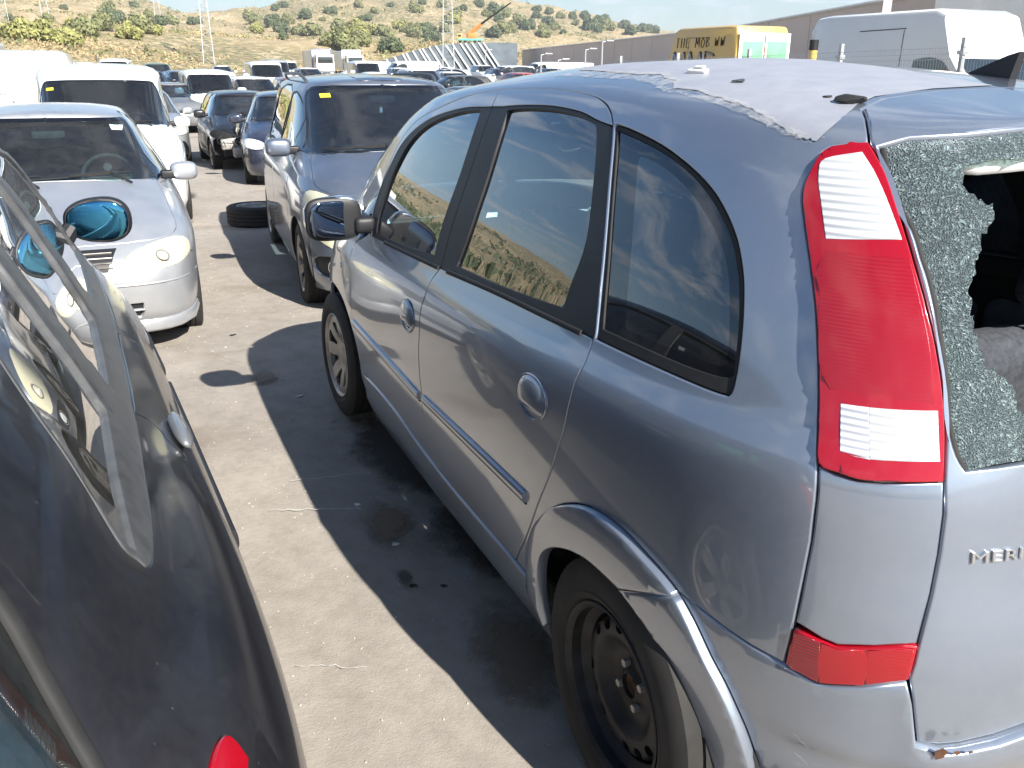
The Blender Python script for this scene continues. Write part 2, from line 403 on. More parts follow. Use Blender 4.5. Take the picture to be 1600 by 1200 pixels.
    o = link(name, me, parent, label)
    return o
def ribbon(name, S, path, width, mat, parent=None, off=.002, h=None, label=None, n=8):
    """raised strip following a (s,v) path on the skin, half-round section"""
    mb = MB(); P = [S.pt(a, b, 0) for a, b in path]; Nn = [Vector(S.N(a, b)) for a, b in path]; m = len(P); V = []; F = []
    h = h or width*.4
    for i in range(m):
        t = (P[min(i+1, m-1)]-P[max(i-1, 0)]).normalized(); w = t.cross(Nn[i]).normalized(); e = width(i/(m-1)) if callable(width) else width
        for k in range(n+1):
            a = math.pi*k/n; V.append(P[i]+w*(math.cos(a)*e/2)+Nn[i]*(math.sin(a)**.6*h+off))
    for i in range(m-1):
        for k in range(n): F.append((i*(n+1)+k, (i+1)*(n+1)+k, (i+1)*(n+1)+k+1, i*(n+1)+k+1))
    F.append(tuple(range(n+1))); F.append(tuple((m-1)*(n+1)+k for k in range(n, -1, -1)))
    return mb.add(V, F).build(name, mat, parent, 40, label)
def mir(poly): return [(-s, v) for s, v in poly][::-1]
# ---------------- shell of the grey-blue compact MPV in the foreground ----------------
#      xf    xr     w     zf    zr    nf   nr   cf   cr    bulge
ML = [(3.26, -.47, .785, .190, .200, 6.0, 5.0, .000, .000, .0),
      (3.36, -.555, .808, .270, .270, 5.0, 5.0, .000, .000, .0),
      (3.43, -.625, .832, .450, .450, 4.4, 5.0, .000, .000, .0),
      (3.43, -.635, .846, .660, .660, 4.0, 5.0, .000, .000, .0),
      (3.38, -.605, .843, .790, .850, 3.6, 5.0, .000, .000, .0),
      (3.22, -.590, .830, .870, .965, 3.6, 5.0, .020, .000, .0),
      (2.95, -.570, .785, 1.00, 1.055, 4.6, 5.0, .040, .000, .0),
      (2.56, -.500, .710, 1.24, 1.260, 5.5, 5.0, .030, .000, .0),
      (2.22, -.400, .632, 1.41, 1.425, 6.5, 5.0, .035, .010, .04),
      (2.05, -.345, .575, 1.475, 1.480, 6.5, 5.0, .035, .02, .065),
      (1.96, -.32, .480, 1.50, 1.500, 6.2, 5.0, .030, .02, .08),
      (1.85, -.30, .300, 1.525, 1.515, 6, 5.0, .018, .012, .09),
      (1.70, -.28, .0004, 1.54, 1.525, 6, 5.0, .000, .000, .092)]
MER = Shell(ML, taper_f=.02, taper_r=.0)
# ---------------- shell of the black hatchback at the left edge ----------------
LL = [(3.40, -.66, .800, .180, .190, 3.6, 7.0, .000, .000, .0),
      (3.50, -.76, .850, .300, .300, 3.6, 7.0, .000, .000, .0),
      (3.55, -.800, .878, .480, .480, 3.6, 7.0, .000, .000, .0),
      (3.52, -.790, .872, .660, .680, 3.6, 6.8, .000, .000, .0),
      (3.40, -.750, .820, .760, .860, 3.8, 6.5, .010, .000, .0),
      (3.12, -.720, .712, .920, .985, 5.0, 6.5, .040, .000, .0),
      (2.86, -.670, .618, 1.15, 1.190, 6.0, 6.0, .030, .000, .0),
      (2.52, -.560, .515, 1.34, 1.365, 6.0, 6.0, .030, .010, .02),
      (2.30, -.480, .420, 1.385, 1.400, 6.0, 6.0, .025, .01, .03),
      (2.15, -.42, .260, 1.405, 1.412, 6.0, 6.0, .015, .01, .035),
      (1.95, -.36, .0004, 1.412, 1.418, 6.0, 6.0, .000, .000, .04)]
LC = Shell(LL, taper_f=.03, taper_r=.0)
LC_LOC = (-.10, 2.385, 0.); LC_ROT = R(3.5)
MT = {
 'gutter': [(1.423, 6.541), (1.359, 6.923), (1.282, 7.459), (1.296, 7.820), (1.389, 8.203), (1.552, 8.697), (1.724, 8.965), (1.904, 9.031), (2.082, 9.029), (2.217, 8.890), (2.282, 8.722), (2.329, 8.484), (2.358, 8.259)],
 'csm': [(2.358, 8.259), (2.387, 7.959), (2.433, 7.508), (2.486, 6.978), (2.529, 6.535), (2.551, 6.257), (2.566, 6.000), (2.586, 5.387), (2.596, 4.188), (2.577, 3.592), (2.547, 3.039), (2.508, 2.398), (2.468, 1.786), (2.453, 1.536)],
 'bsm': [(1.731, 8.953), (1.791, 8.265), (1.855, 7.638), (1.924, 6.963), (1.974, 6.454), (2.026, 5.931), (2.037, 5.601), (2.062, 5.125), (2.075, 4.588), (2.089, 3.945), (2.086, 3.425), (2.088, 2.991), (2.093, 2.708), (2.088, 2.380), (2.104, 1.874), (2.155, 1.489)],
 'sill_top': [(2.453, 1.536), (2.342, 1.512), (2.192, 1.497), (2.047, 1.567), (1.931, 1.686), (1.803, 1.720), (1.671, 1.657)],
 'sill_bot': [(2.554, 0.929), (2.460, 0.784), (2.295, 0.322), (2.081, 0.035), (1.849, 0.000), (1.794, 1.129), (1.635, 1.105)],
 'asm': [(1.632, 1.462), (1.647, 2.047), (1.619, 2.463), (1.623, 2.944), (1.613, 3.604), (1.566, 4.567), (1.532, 5.272), (1.529, 5.740), (1.475, 6.240)],
 'wf_glass': [(1.731, 8.192), (1.624, 8.130), (1.513, 7.947), (1.420, 7.683), (1.388, 7.362), (1.429, 6.922), (1.484, 6.542), (1.534, 6.229), (1.604, 5.877), (1.737, 5.929), (1.861, 5.998), (1.964, 6.089), (1.914, 6.526), (1.847, 7.210)],
 'wf_trim': [(1.743, 8.288), (1.610, 8.243), (1.474, 8.042), (1.367, 7.739), (1.323, 7.386), (1.366, 6.949), (1.421, 6.539), (1.489, 6.174), (1.569, 5.760), (1.593, 5.744), (1.762, 5.806), (1.906, 5.853), (2.025, 5.894)],
 'wr_glass': [(1.894, 8.163), (1.897, 8.241), (1.980, 8.314), (2.104, 8.341), (2.225, 8.281), (2.306, 8.150), (2.370, 7.627), (2.441, 6.909), (2.454, 6.467), (2.462, 6.233), (2.356, 6.177), (2.234, 6.125), (2.078, 6.092), (2.046, 6.571), (1.988, 7.227)],
 'wr_trim_top': [(1.848, 8.322), (1.967, 8.406), (2.105, 8.444), (2.226, 8.375), (2.297, 8.252), (2.359, 8.181)],
 'strip_low': [(2.025, 5.894), (2.251, 6.005), (2.411, 6.040), (2.563, 6.060)],
 'qw_trim': [(2.371, 8.215), (2.418, 8.180), (2.510, 8.040), (2.598, 7.857), (2.662, 7.708), (2.710, 7.571), (2.752, 7.404), (2.785, 7.222), (2.812, 6.984), (2.831, 6.736), (2.844, 6.507), (2.853, 6.280), (2.856, 6.075), (2.843, 6.040), (2.808, 6.037), (2.702, 6.059), (2.569, 6.072), (2.562, 6.193), (2.528, 6.593), (2.473, 7.172), (2.427, 7.631)],
 'qw_glass': [(2.389, 8.107), (2.476, 7.997), (2.563, 7.857), (2.637, 7.704), (2.693, 7.550), (2.740, 7.374), (2.774, 7.192), (2.804, 6.931), (2.827, 6.639), (2.842, 6.349), (2.843, 6.218), (2.771, 6.187), (2.663, 6.201), (2.572, 6.208), (2.527, 6.708), (2.454, 7.449)],
 'qw_clear': [(2.487, 7.755), (2.506, 7.792), (2.569, 7.719), (2.643, 7.564), (2.700, 7.387), (2.742, 7.209), (2.775, 6.993), (2.808, 6.619), (2.823, 6.387), (2.820, 6.283), (2.738, 6.276), (2.619, 6.290), (2.607, 6.355), (2.565, 6.849), (2.519, 7.380)],
 'mold_f': [(1.624, 2.673), (1.801, 2.690), (1.931, 2.652), (2.029, 2.613), (2.091, 2.573), (2.078, 2.495), (2.017, 2.507), (1.909, 2.539), (1.774, 2.537), (1.621, 2.570)],
 'mold_r': [(2.097, 2.642), (2.199, 2.617), (2.275, 2.675), (2.366, 2.770), (2.445, 2.826), (2.502, 2.860), (2.506, 2.784), (2.492, 2.635), (2.474, 2.576), (2.403, 2.510), (2.317, 2.426), (2.218, 2.348), (2.135, 2.346), (2.089, 2.375)],
 'lamp': [(3.053, 8.610), (2.966, 8.455), (2.930, 8.258), (2.915, 7.950), (2.906, 7.708), (2.920, 7.483), (2.942, 7.237), (2.965, 6.983), (2.991, 6.686), (3.014, 6.389), (3.036, 6.013), (3.066, 5.423), (3.104, 5.335), (3.145, 5.283), (3.189, 5.315), (3.297, 5.415), (3.277, 6.048), (3.259, 6.403), (3.235, 6.688), (3.204, 6.994), (3.169, 7.344), (3.132, 7.715), (3.101, 8.072)],
 'lamp_w1': [(2.951, 8.104), (3.042, 8.287), (3.074, 8.007), (3.109, 7.722), (3.148, 7.401), (2.981, 7.352), (2.961, 7.600), (2.944, 7.853)],
 'lamp_w2': [(3.071, 6.245), (3.125, 6.253), (3.249, 6.285), (3.272, 5.780), (3.146, 5.680), (3.096, 5.719)],
 'lamp_w2m': [(3.124, 6.252), (3.150, 5.687)],
 'side_pan': [(3.066, 5.418), (3.077, 5.091), (3.082, 4.786), (3.086, 4.171), (3.075, 3.694), (3.060, 3.296)],
 'lampbot': [(3.066, 5.418), (3.096, 5.340), (3.147, 5.266), (3.184, 5.304), (3.299, 5.437)],
 'tg_left': [(3.299, 5.437), (3.312, 4.864), (3.314, 4.268), (3.305, 3.801), (3.282, 3.361), (3.276, 3.195), (3.270, 3.052), (3.284, 2.847), (3.299, 2.593), (3.328, 2.094)],
 'refl': [(3.060, 3.248), (3.110, 3.222), (3.139, 3.212), (3.204, 3.285), (3.282, 3.361), (3.276, 3.195), (3.271, 3.052), (3.188, 2.928), (3.137, 2.858), (3.113, 2.833), (3.083, 2.853), (3.050, 2.881)],
 'refl_m': [(3.112, 3.225), (3.114, 2.835)],
 'refl_m2': [(3.191, 3.271), (3.194, 2.938)],
 'bump_top': [(2.740, 2.688), (2.798, 2.870), (2.841, 3.007), (2.884, 2.974), (2.936, 2.925), (2.984, 2.891), (3.044, 2.864)],
 'arch_out': [(2.506, 1.505), (2.503, 1.958), (2.519, 2.352), (2.552, 2.717), (2.594, 3.024), (2.645, 3.234), (2.692, 3.298), (2.737, 3.270), (2.776, 3.193), (2.814, 3.101), (2.841, 3.007), (2.873, 2.816), (2.909, 2.555), (2.939, 2.371), (2.967, 2.160), (2.995, 1.891), (3.027, 1.580)],
 'arch_in': [(2.558, 1.015), (2.543, 1.411), (2.540, 1.798), (2.551, 2.181), (2.581, 2.442), (2.624, 2.623), (2.668, 2.709), (2.705, 2.704), (2.738, 2.676), (2.771, 2.576), (2.805, 2.451), (2.840, 2.266), (2.866, 2.055), (2.894, 1.828), (2.922, 1.567), (2.960, 1.181)],
 'tg_top': [(3.052, 8.601), (3.038, 8.978), (2.977, 9.660), (2.910, 10.100), (2.857, 10.713), (2.821, 11.450), (5.249, 11.558)],
 'tg_glass_l': [(3.092, 8.562), (3.109, 8.051), (3.132, 7.737), (3.175, 7.502), (3.195, 7.306), (3.212, 7.157), (3.231, 6.932), (3.251, 6.672), (3.267, 6.483), (3.279, 6.235), (3.311, 5.867), (3.339, 5.620)],
 'tg_glass_b': [(3.339, 5.620), (3.399, 5.659), (3.457, 5.696)],
 'tg_glass_t': [(3.092, 8.562), (3.162, 8.871), (3.316, 9.089), (3.505, 9.367)],
 'hole': [(3.317, 8.311), (3.303, 8.038), (3.307, 7.888), (3.338, 7.800), (3.377, 7.732), (3.379, 7.615), (3.345, 7.502), (3.330, 7.364), (3.318, 7.234), (3.304, 7.102), (3.311, 6.919), (3.319, 6.815), (3.335, 6.708), (3.348, 6.603), (3.372, 6.545), (3.405, 6.488), (3.426, 6.392), (3.434, 6.285), (3.444, 6.237)],
 'hole_t': [(3.317, 8.311), (3.370, 8.373), (3.493, 8.396)],
 'tg_low': [(3.309, 2.442), (3.356, 2.422), (3.401, 2.435), (3.479, 2.470), (3.549, 2.512)],
 'bump_low': [(3.016, 2.877), (3.047, 2.864)],
 'badge': [(3.378, 4.161), (3.492, 4.216)],
 'badge_t': [(3.379, 4.346), (3.488, 4.376)],
 'hf': [(2.021, 4.000)],
 'hr': [(2.509, 4.264)],
 'arch_f': [(1.260, 2.250), (1.220, 2.550), (1.213, 2.673), (1.456, 2.961), (1.561, 2.857), (1.616, 2.520), (1.642, 2.061), (1.648, 1.514)],
 'flake': [(1.876, 10.251), (1.949, 10.299), (2.036, 10.187), (2.172, 10.150), (2.267, 10.228), (2.363, 10.031), (2.424, 9.593), (2.469, 9.726), (2.569, 9.550), (2.650, 9.395), (2.724, 9.170), (2.783, 8.859), (2.835, 8.666), (2.882, 8.544), (2.905, 8.503), (2.927, 8.528), (2.872, 8.419), (2.829, 8.443), (2.784, 8.529), (2.721, 8.656), (2.671, 8.762), (2.620, 8.850), (2.551, 8.916), (2.495, 8.970), (2.428, 9.085), (2.328, 9.252), (2.233, 9.306), (2.158, 9.330), (2.078, 9.343), (1.991, 9.291), (1.858, 9.265), (1.840, 9.812)],
 'matte': [(1.831, 10.386), (2.036, 10.187), (2.172, 10.150), (2.267, 10.228), (2.363, 10.031), (2.424, 9.593), (2.469, 9.726), (2.569, 9.550), (2.650, 9.395), (2.724, 9.170), (2.783, 8.859), (2.835, 8.666), (2.882, 8.544), (2.912, 8.511), (2.925, 8.713), (2.945, 9.122), (2.935, 9.906), (2.906, 10.220), (2.863, 10.687), (2.827, 11.431), (5.243, 11.578)],
 'gum': [(2.317, 10.449), (2.361, 10.554)],
 'glassbit': [(2.514, 10.336)],
 'lump': [(2.852, 10.219)],
 'lump2': [(2.775, 10.306)],
 'ant': [(5.500, 10.885), (5.420, 10.850)],
 'side_rep': [(1.498, 3.850)],
 'quart': [(1.130, 6.148), (1.221, 6.491), (1.258, 6.886), (1.275, 7.409), (1.329, 7.144), (1.374, 6.750), (1.427, 6.393), (1.452, 6.125), (1.395, 6.120)],
 'scr': [(2.908, 3.655), (2.922, 3.386), (2.929, 3.495), (2.917, 3.631)],
}
LT = {
 'G1': [(-1.180, 7.750), (-1.477, 6.897), (-1.300, 6.350), (-1.340, 5.850), (-1.380, 5.550), (-1.380, 5.050), (-1.781, 5.168), (-1.935, 5.334), (-1.961, 5.748), (-1.917, 6.295), (-1.839, 6.803), (-1.140, 7.650)],
 'G2': [(-1.438, 7.667), (-1.987, 6.753), (-2.018, 6.291), (-2.069, 5.784), (-2.077, 5.424), (-2.165, 5.278), (-2.330, 5.262), (-2.403, 5.300), (-2.416, 5.813), (-2.413, 6.269), (-2.412, 6.602), (-2.326, 7.014)],
 'G3': [(-2.441, 6.926), (-2.492, 6.569), (-2.494, 6.258), (-2.502, 5.840), (-2.509, 5.439), (-2.646, 5.389), (-2.736, 5.285), (-2.772, 5.212), (-2.774, 5.309), (-2.771, 5.577), (-2.762, 5.805), (-2.753, 6.058), (-2.742, 6.393), (-2.731, 6.647)],
 'W': [(-1.220, 9.050), (-1.192, 6.807), (-1.300, 6.450), (-1.340, 5.950), (-1.420, 5.550), (-1.340, 4.950), (-1.570, 4.752), (-1.923, 4.702), (-2.275, 4.838), (-2.536, 4.965), (-2.693, 5.008), (-2.753, 5.043), (-2.774, 5.113), (-2.778, 5.200), (-2.788, 5.341), (-2.777, 5.574), (-2.767, 5.801), (-2.759, 6.053), (-2.749, 6.385), (-2.731, 6.706)],
 'belt': [(-1.340, 5.050), (-1.555, 5.075), (-1.842, 5.041), (-2.170, 5.111), (-2.463, 5.266), (-2.662, 5.292), (-2.754, 5.211), (-2.772, 5.112)],
 'belt_out': [(-1.340, 4.750), (-1.554, 4.701), (-1.916, 4.669), (-2.275, 4.838), (-2.536, 4.965), (-2.693, 5.008), (-2.750, 5.042), (-2.772, 5.112)],
 'bp_up': [(-1.954, 6.765), (-1.994, 6.292), (-1.961, 5.748), (-1.961, 5.140)],
 'bp_lo': [(-2.061, 6.727), (-2.085, 6.288), (-2.080, 5.842), (-2.103, 5.253)],
 'cp_up': [(-2.394, 6.609), (-2.403, 6.199), (-2.422, 5.815), (-2.412, 5.271)],
 'cp_lo': [(-2.472, 6.578), (-2.469, 6.262), (-2.490, 5.837), (-2.508, 5.414)],
 'c_edge': [(-2.744, 6.391), (-2.756, 6.056), (-2.765, 5.803), (-2.773, 5.576), (-2.785, 5.342), (-2.776, 5.200), (-2.772, 5.112)],
 'top_f': [(-1.477, 6.897), (-1.300, 6.350), (-1.340, 5.850), (-1.420, 5.550), (-1.380, 5.250)],
 'seam': [(-2.398, 4.960), (-2.378, 4.679), (-2.394, 4.512), (-2.421, 4.444), (-2.414, 4.119), (-2.442, 3.999), (-2.557, 4.040)],
 'handle': [(-2.324, 4.217), (-2.370, 4.161), (-2.433, 4.169)],
 'lampL': [(-2.943, 4.327), (-2.958, 4.381), (-2.982, 4.397), (-3.007, 4.370), (-2.982, 4.014), (-2.958, 4.100), (-2.946, 4.198)],
 'scr_edge': [(-3.041, 5.822), (-3.044, 5.689), (-3.055, 5.448), (-3.064, 5.248), (-3.078, 5.019)],
 'mold': [(-2.635, 4.219), (-2.701, 4.253), (-2.762, 4.233), (-2.802, 4.142), (-2.833, 4.001), (-2.859, 4.077), (-2.827, 4.214), (-2.782, 4.297), (-2.716, 4.304)],
 'mold2': [(-2.773, 3.879), (-2.784, 3.754), (-2.817, 3.674), (-2.866, 3.666), (-2.889, 3.699)],
}
# ---------------- materials used ----------------
paint('silver_blue', (.25, .295, .37), metallic=.68, rough=.33, dust=.16, specks=2., coatior=1.85)
paint('paint_black', (.009, .009, .012), metallic=.0, rough=.35, coat=.7, dust=.06, specks=6., dustcol=(.30, .29, .27), coatrough=.05)
paint('paint_silver', (.46, .48, .51), metallic=.65, rough=.42, dust=.3, dustcol=(.55, .53, .5), coatrough=.12)
paint('paint_greyblue', (.20, .235, .30), metallic=.8, rough=.40, dust=.2)
paint('paint_white', (.78, .78, .76), metallic=0, rough=.4, dust=.3, dustcol=(.62, .58, .5), coatrough=.1)
paint('paint_navy', (.015, .025, .06), metallic=.3, rough=.3, dust=.2)
paint('paint_charcoal', (.035, .038, .045), metallic=.4, rough=.35, dust=.35)
paint('paint_red', (.45, .03, .035), metallic=.1, rough=.4, dust=.35)
paint('paint_maroon', (.22, .035, .05), metallic=.3, rough=.4, dust=.35)
paint('paint_grey', (.22, .235, .25), metallic=.5, rough=.38, dust=.35)
paint('paint_yellow', (.72, .44, .06), metallic=0, rough=.5, dust=.4, coatrough=.25)
paint('paint_teal', (.10, .50, .42), metallic=0, rough=.5, dust=.3, coatrough=.2)
paint('paint_orange', (.75, .22, .03), metallic=0, rough=.5, dust=.3, coatrough=.2)
paint('paint_green', (.04, .12, .08), metallic=.2, rough=.4, dust=.3)
paint('paint_blue', (.04, .10, .32), metallic=.3, rough=.4, dust=.3)
plain('black_trim', (.014, .014, .017), rough=.52, var=.25, scale=14)
plain('rubber', (.014, .014, .014), rough=.75, var=.3, scale=25)
plain('dark_cavity', (.01, .01, .011), rough=.9)
plain('grey_trim', (.075, .077, .08), rough=.42, metallic=.0, var=.25, scale=30)
plain('tyre', (.020, .019, .018), rough=.82, var=.45, scale=9, bump=.25)
plain('interior_dark', (.022, .023, .026), rough=.7, var=.3)
plain('interior_grey', (.13, .14, .15), rough=.75, var=.2)
plain('shelf_sky_teal', (.05, .22, .28), rough=.8, var=.3)  # shelf colour imitating teal sky reflected in the rear window above it
plain('interior_pale', (.36, .36, .34), rough=.8, var=.15)
plain('seat_cloth', (.045, .05, .06), rough=.95, var=.4, scale=60)
plain('chrome', (.82, .83, .85), rough=.12, metallic=1, var=.05)
plain('alloy', (.36, .34, .31), rough=.38, metallic=.6, var=.35, scale=12)
plain('steel_black', (.022, .022, .024), rough=.5, metallic=.3, var=.5, scale=18, bump=.2)
plain('rust', (.10, .045, .022), rough=.9, metallic=.1, var=.6, scale=40, bump=.5)
plain('metal_bare', (.42, .40, .37), rough=.55, metallic=.5, var=.4, scale=25, bump=.4)
plain('plastic_white', (.75, .75, .73), rough=.5)
plain('paper', (.82, .81, .78), rough=.8)
plain('sticker_yellow', (.80, .62, .05), rough=.6)
plain('headliner', (.40, .39, .37), rough=.9)
plain('frit', (.006, .006, .008), rough=.03, coat=1)
glass('glass_side', (.24, .34, .36), gain=2.3, dirt=.03)
glass('glass_dark', (.13, .17, .17), extra=.02, gain=2.4, dirt=.02)
glass('glass_green', (.55, .92, .70), dirt=.09, gain=2.0)
glass('glass_screen', (.30, .44, .52), dirt=.032, gain=1.9)
glass('glass_sky_teal', (.10, .30, .38), gain=.55, dirt=.06)  # weak mirror; the reflected sky's teal is put into the tint instead
glass('glass_pale', (.58, .76, .76), dirt=.05, gain=1.3)
glass('glass_clear', (.85, .88, .88), dirt=.2)
def mirror_mat():
    m, nt, b = _new('mirror_blue'); b.inputs['Base Color'].default_value = (.08, .30, .46, 1); b.inputs['Metallic'].default_value = 1; b.inputs['Roughness'].default_value = .02
    n = _noise(nt, 9, 6, .7); r = _ramp(nt, n.outputs['Fac'], [(.5, .02), (.9, .25)]); nt.links.new(r.outputs[0], b.inputs['Roughness'])
    m, nt, b = _new('mirror_grey'); b.inputs['Base Color'].default_value = (.14, .17, .23, 1); b.inputs['Metallic'].default_value = 1; b.inputs['Roughness'].default_value = .03
mirror_mat()
def lens(name, col, rough=.12, stripes=0, axis=2, sat=.3, transl=.35, bumpd=.003, metallic=0.):
    """moulded lamp lens with fine parallel ribs"""
    m, nt, b = _new(name); b.inputs['Base Color'].default_value = (*col, 1); b.inputs['Roughness'].default_value = rough
    b.inputs['Coat Weight'].default_value = 1; b.inputs['Coat Roughness'].default_value = .04; b.inputs['Metallic'].default_value = metallic
    b.inputs['Subsurface Weight'].default_value = transl; b.inputs['Subsurface Radius'].default_value = (.02, .01, .01) ; b.inputs['Subsurface Scale'].default_value = .3
    if stripes:
        w = nt.nodes.new('ShaderNodeTexWave'); w.wave_type = 'BANDS'; w.bands_direction = 'XYZ'[axis]; w.inputs['Scale'].default_value = stripes
        tc = nt.nodes.new('ShaderNodeTexCoord'); nt.links.new(tc.outputs['Object'], w.inputs['Vector'])
        bp = _bump(nt, b, w.outputs['Fac'], .6, bumpd)
        r = _ramp(nt, w.outputs['Fac'], [(0, tuple(c*(1-sat) for c in col)), (1, tuple(min(1, c*(1+sat*.4)) for c in col))]); nt.links.new(r.outputs[0], b.inputs['Base Color'])
    return m
lens('lens_red', (.33, .001, .008), transl=.1); lens('lens_red_ribbed', (.31, .001, .007), stripes=55, sat=.05, bumpd=.0003); lens('lens_red_side', (.22, .001, .008), stripes=55, sat=.2, bumpd=.0015)
lens('lens_white', (.60, .62, .64), stripes=26, sat=.12, rough=.2); lens('lens_white_side', (.62, .64, .72), stripes=30, sat=.25, rough=.2)
lens('lens_amber', (.75, .40, .12)); lens('lens_yellowed', (.62, .59, .42), rough=.2)
lens('lens_clear', (.72, .76, .78), rough=.15, stripes=9, axis=1, sat=.15)
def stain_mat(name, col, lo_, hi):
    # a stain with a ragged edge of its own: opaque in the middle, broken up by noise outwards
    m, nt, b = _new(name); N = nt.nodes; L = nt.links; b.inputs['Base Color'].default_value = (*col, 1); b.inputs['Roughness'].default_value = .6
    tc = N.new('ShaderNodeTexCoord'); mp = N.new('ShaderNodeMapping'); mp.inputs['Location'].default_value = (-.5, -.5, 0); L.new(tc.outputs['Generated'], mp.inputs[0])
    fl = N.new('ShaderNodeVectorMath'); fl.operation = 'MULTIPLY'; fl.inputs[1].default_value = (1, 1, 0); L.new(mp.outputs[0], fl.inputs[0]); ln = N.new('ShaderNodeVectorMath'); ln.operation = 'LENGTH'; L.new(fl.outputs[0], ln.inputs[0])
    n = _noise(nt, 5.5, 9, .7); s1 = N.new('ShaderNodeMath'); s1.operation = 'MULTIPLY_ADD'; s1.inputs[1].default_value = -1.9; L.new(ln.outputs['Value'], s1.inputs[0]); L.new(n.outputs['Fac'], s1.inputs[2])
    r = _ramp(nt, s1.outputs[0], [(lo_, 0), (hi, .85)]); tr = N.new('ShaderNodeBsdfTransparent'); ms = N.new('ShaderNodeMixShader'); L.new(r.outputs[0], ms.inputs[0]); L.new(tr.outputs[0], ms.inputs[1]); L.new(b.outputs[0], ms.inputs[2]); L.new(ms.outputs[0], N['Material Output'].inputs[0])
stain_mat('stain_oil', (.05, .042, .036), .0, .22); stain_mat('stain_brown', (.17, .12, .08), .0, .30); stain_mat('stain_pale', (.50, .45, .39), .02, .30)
def crackle():
    """tempered glass crazed into thousands of crumbs that still hang together"""
    m, nt, b = _new('crazed_glass'); N = nt.nodes; L = nt.links
    tc = N.new('ShaderNodeTexCoord'); vo = N.new('ShaderNodeTexVoronoi'); vo.feature = 'DISTANCE_TO_EDGE'; vo.inputs['Scale'].default_value = 330
    nz = N.new('ShaderNodeTexNoise'); nz.inputs['Scale'].default_value = 30; ad = N.new('ShaderNodeMixRGB'); ad.inputs[0].default_value = .03
    L.new(tc.outputs['Object'], nz.inputs['Vector']); L.new(tc.outputs['Object'], ad.inputs[1]); L.new(nz.outputs['Color'], ad.inputs[2]); L.new(ad.outputs[0], vo.inputs['Vector'])
    e = _ramp(nt, vo.outputs['Distance'], [(.0, 1), (.09, 0)])
    vc = N.new('ShaderNodeTexVoronoi'); vc.inputs['Scale'].default_value = 330; L.new(ad.outputs[0], vc.inputs['Vector'])
    big = _noise(nt, 7, 4, .6); bg = _ramp(nt, big.outputs['Fac'], [(.35, 0), (.7, 1)])
    sp = N.new('ShaderNodeSeparateXYZ'); L.new(vc.outputs['Color'], sp.inputs[0])
    th = _ramp(nt, sp.outputs[0], [(.86, 0), (.9, 1)])
    mx = N.new('ShaderNodeMath'); mx.operation = 'MAXIMUM'; L.new(e.outputs[0], mx.inputs[0]); L.new(th.outputs[0], mx.inputs[1])
    col = N.new('ShaderNodeMixRGB'); col.inputs[1].default_value = (.060, .078, .086, 1); col.inputs[2].default_value = (.42, .56, .56, 1)
    md = N.new('ShaderNodeMath'); md.operation = 'MULTIPLY'; md.inputs[1].default_value = .42; L.new(mx.outputs[0], md.inputs[0]); L.new(md.outputs[0], col.inputs[0])
    L.new(col.outputs[0], b.inputs['Base Color']); b.inputs['Roughness'].default_value = .22
    nb = _bump(nt, b, vc.outputs['Distance'], 1.0, .004)
    tr = N.new('ShaderNodeBsdfTransparent'); tr.inputs[0].default_value = (.55, .8, .72, 1); ms = N.new('ShaderNodeMixShader')
    al = _ramp(nt, sp.outputs[1], [(.0, .72), (1, .97)]); L.new(al.outputs[0], ms.inputs[0])
    L.new(tr.outputs[0], ms.inputs[1]); L.new(b.outputs[0], ms.inputs[2]); L.new(ms.outputs[0], N['Material Output'].inputs[0])
crackle()
def peeled():
    m, nt, b = _new('peeled_paint'); n = _noise(nt, 14, 8, .7); r = _ramp(nt, n.outputs['Fac'], [(.3, (.34, .355, .40)), (.7, (.44, .45, .485))])
    nt.links.new(r.outputs[0], b.inputs['Base Color']); b.inputs['Roughness'].default_value = .48; b.inputs['Metallic'].default_value = .35; _bump(nt, b, n.outputs['Fac'], .15, .002)
    m, nt, b = _new('flaking_lacquer'); n = _noise(nt, 30, 8, .75); r = _ramp(nt, n.outputs['Fac'], [(.35, (.46, .47, .49)), (.6, (.62, .62, .62))])
    nt.links.new(r.outputs[0], b.inputs['Base Color']); b.inputs['Roughness'].default_value = .7; _bump(nt, b, n.outputs['Fac'], .15, .001)
    n2 = _noise(nt, 26, 10, .8); al = _ramp(nt, n2.outputs['Fac'], [(.40, 0), (.66, .6)]); tr = nt.nodes.new('ShaderNodeBsdfTransparent'); ms = nt.nodes.new('ShaderNodeMixShader'); out = nt.nodes['Material Output']
    nt.links.new(al.outputs[0], ms.inputs[0]); nt.links.new(tr.outputs[0], ms.inputs[1]); nt.links.new(b.outputs[0], ms.inputs[2]); nt.links.new(ms.outputs[0], out.inputs[0])
peeled()
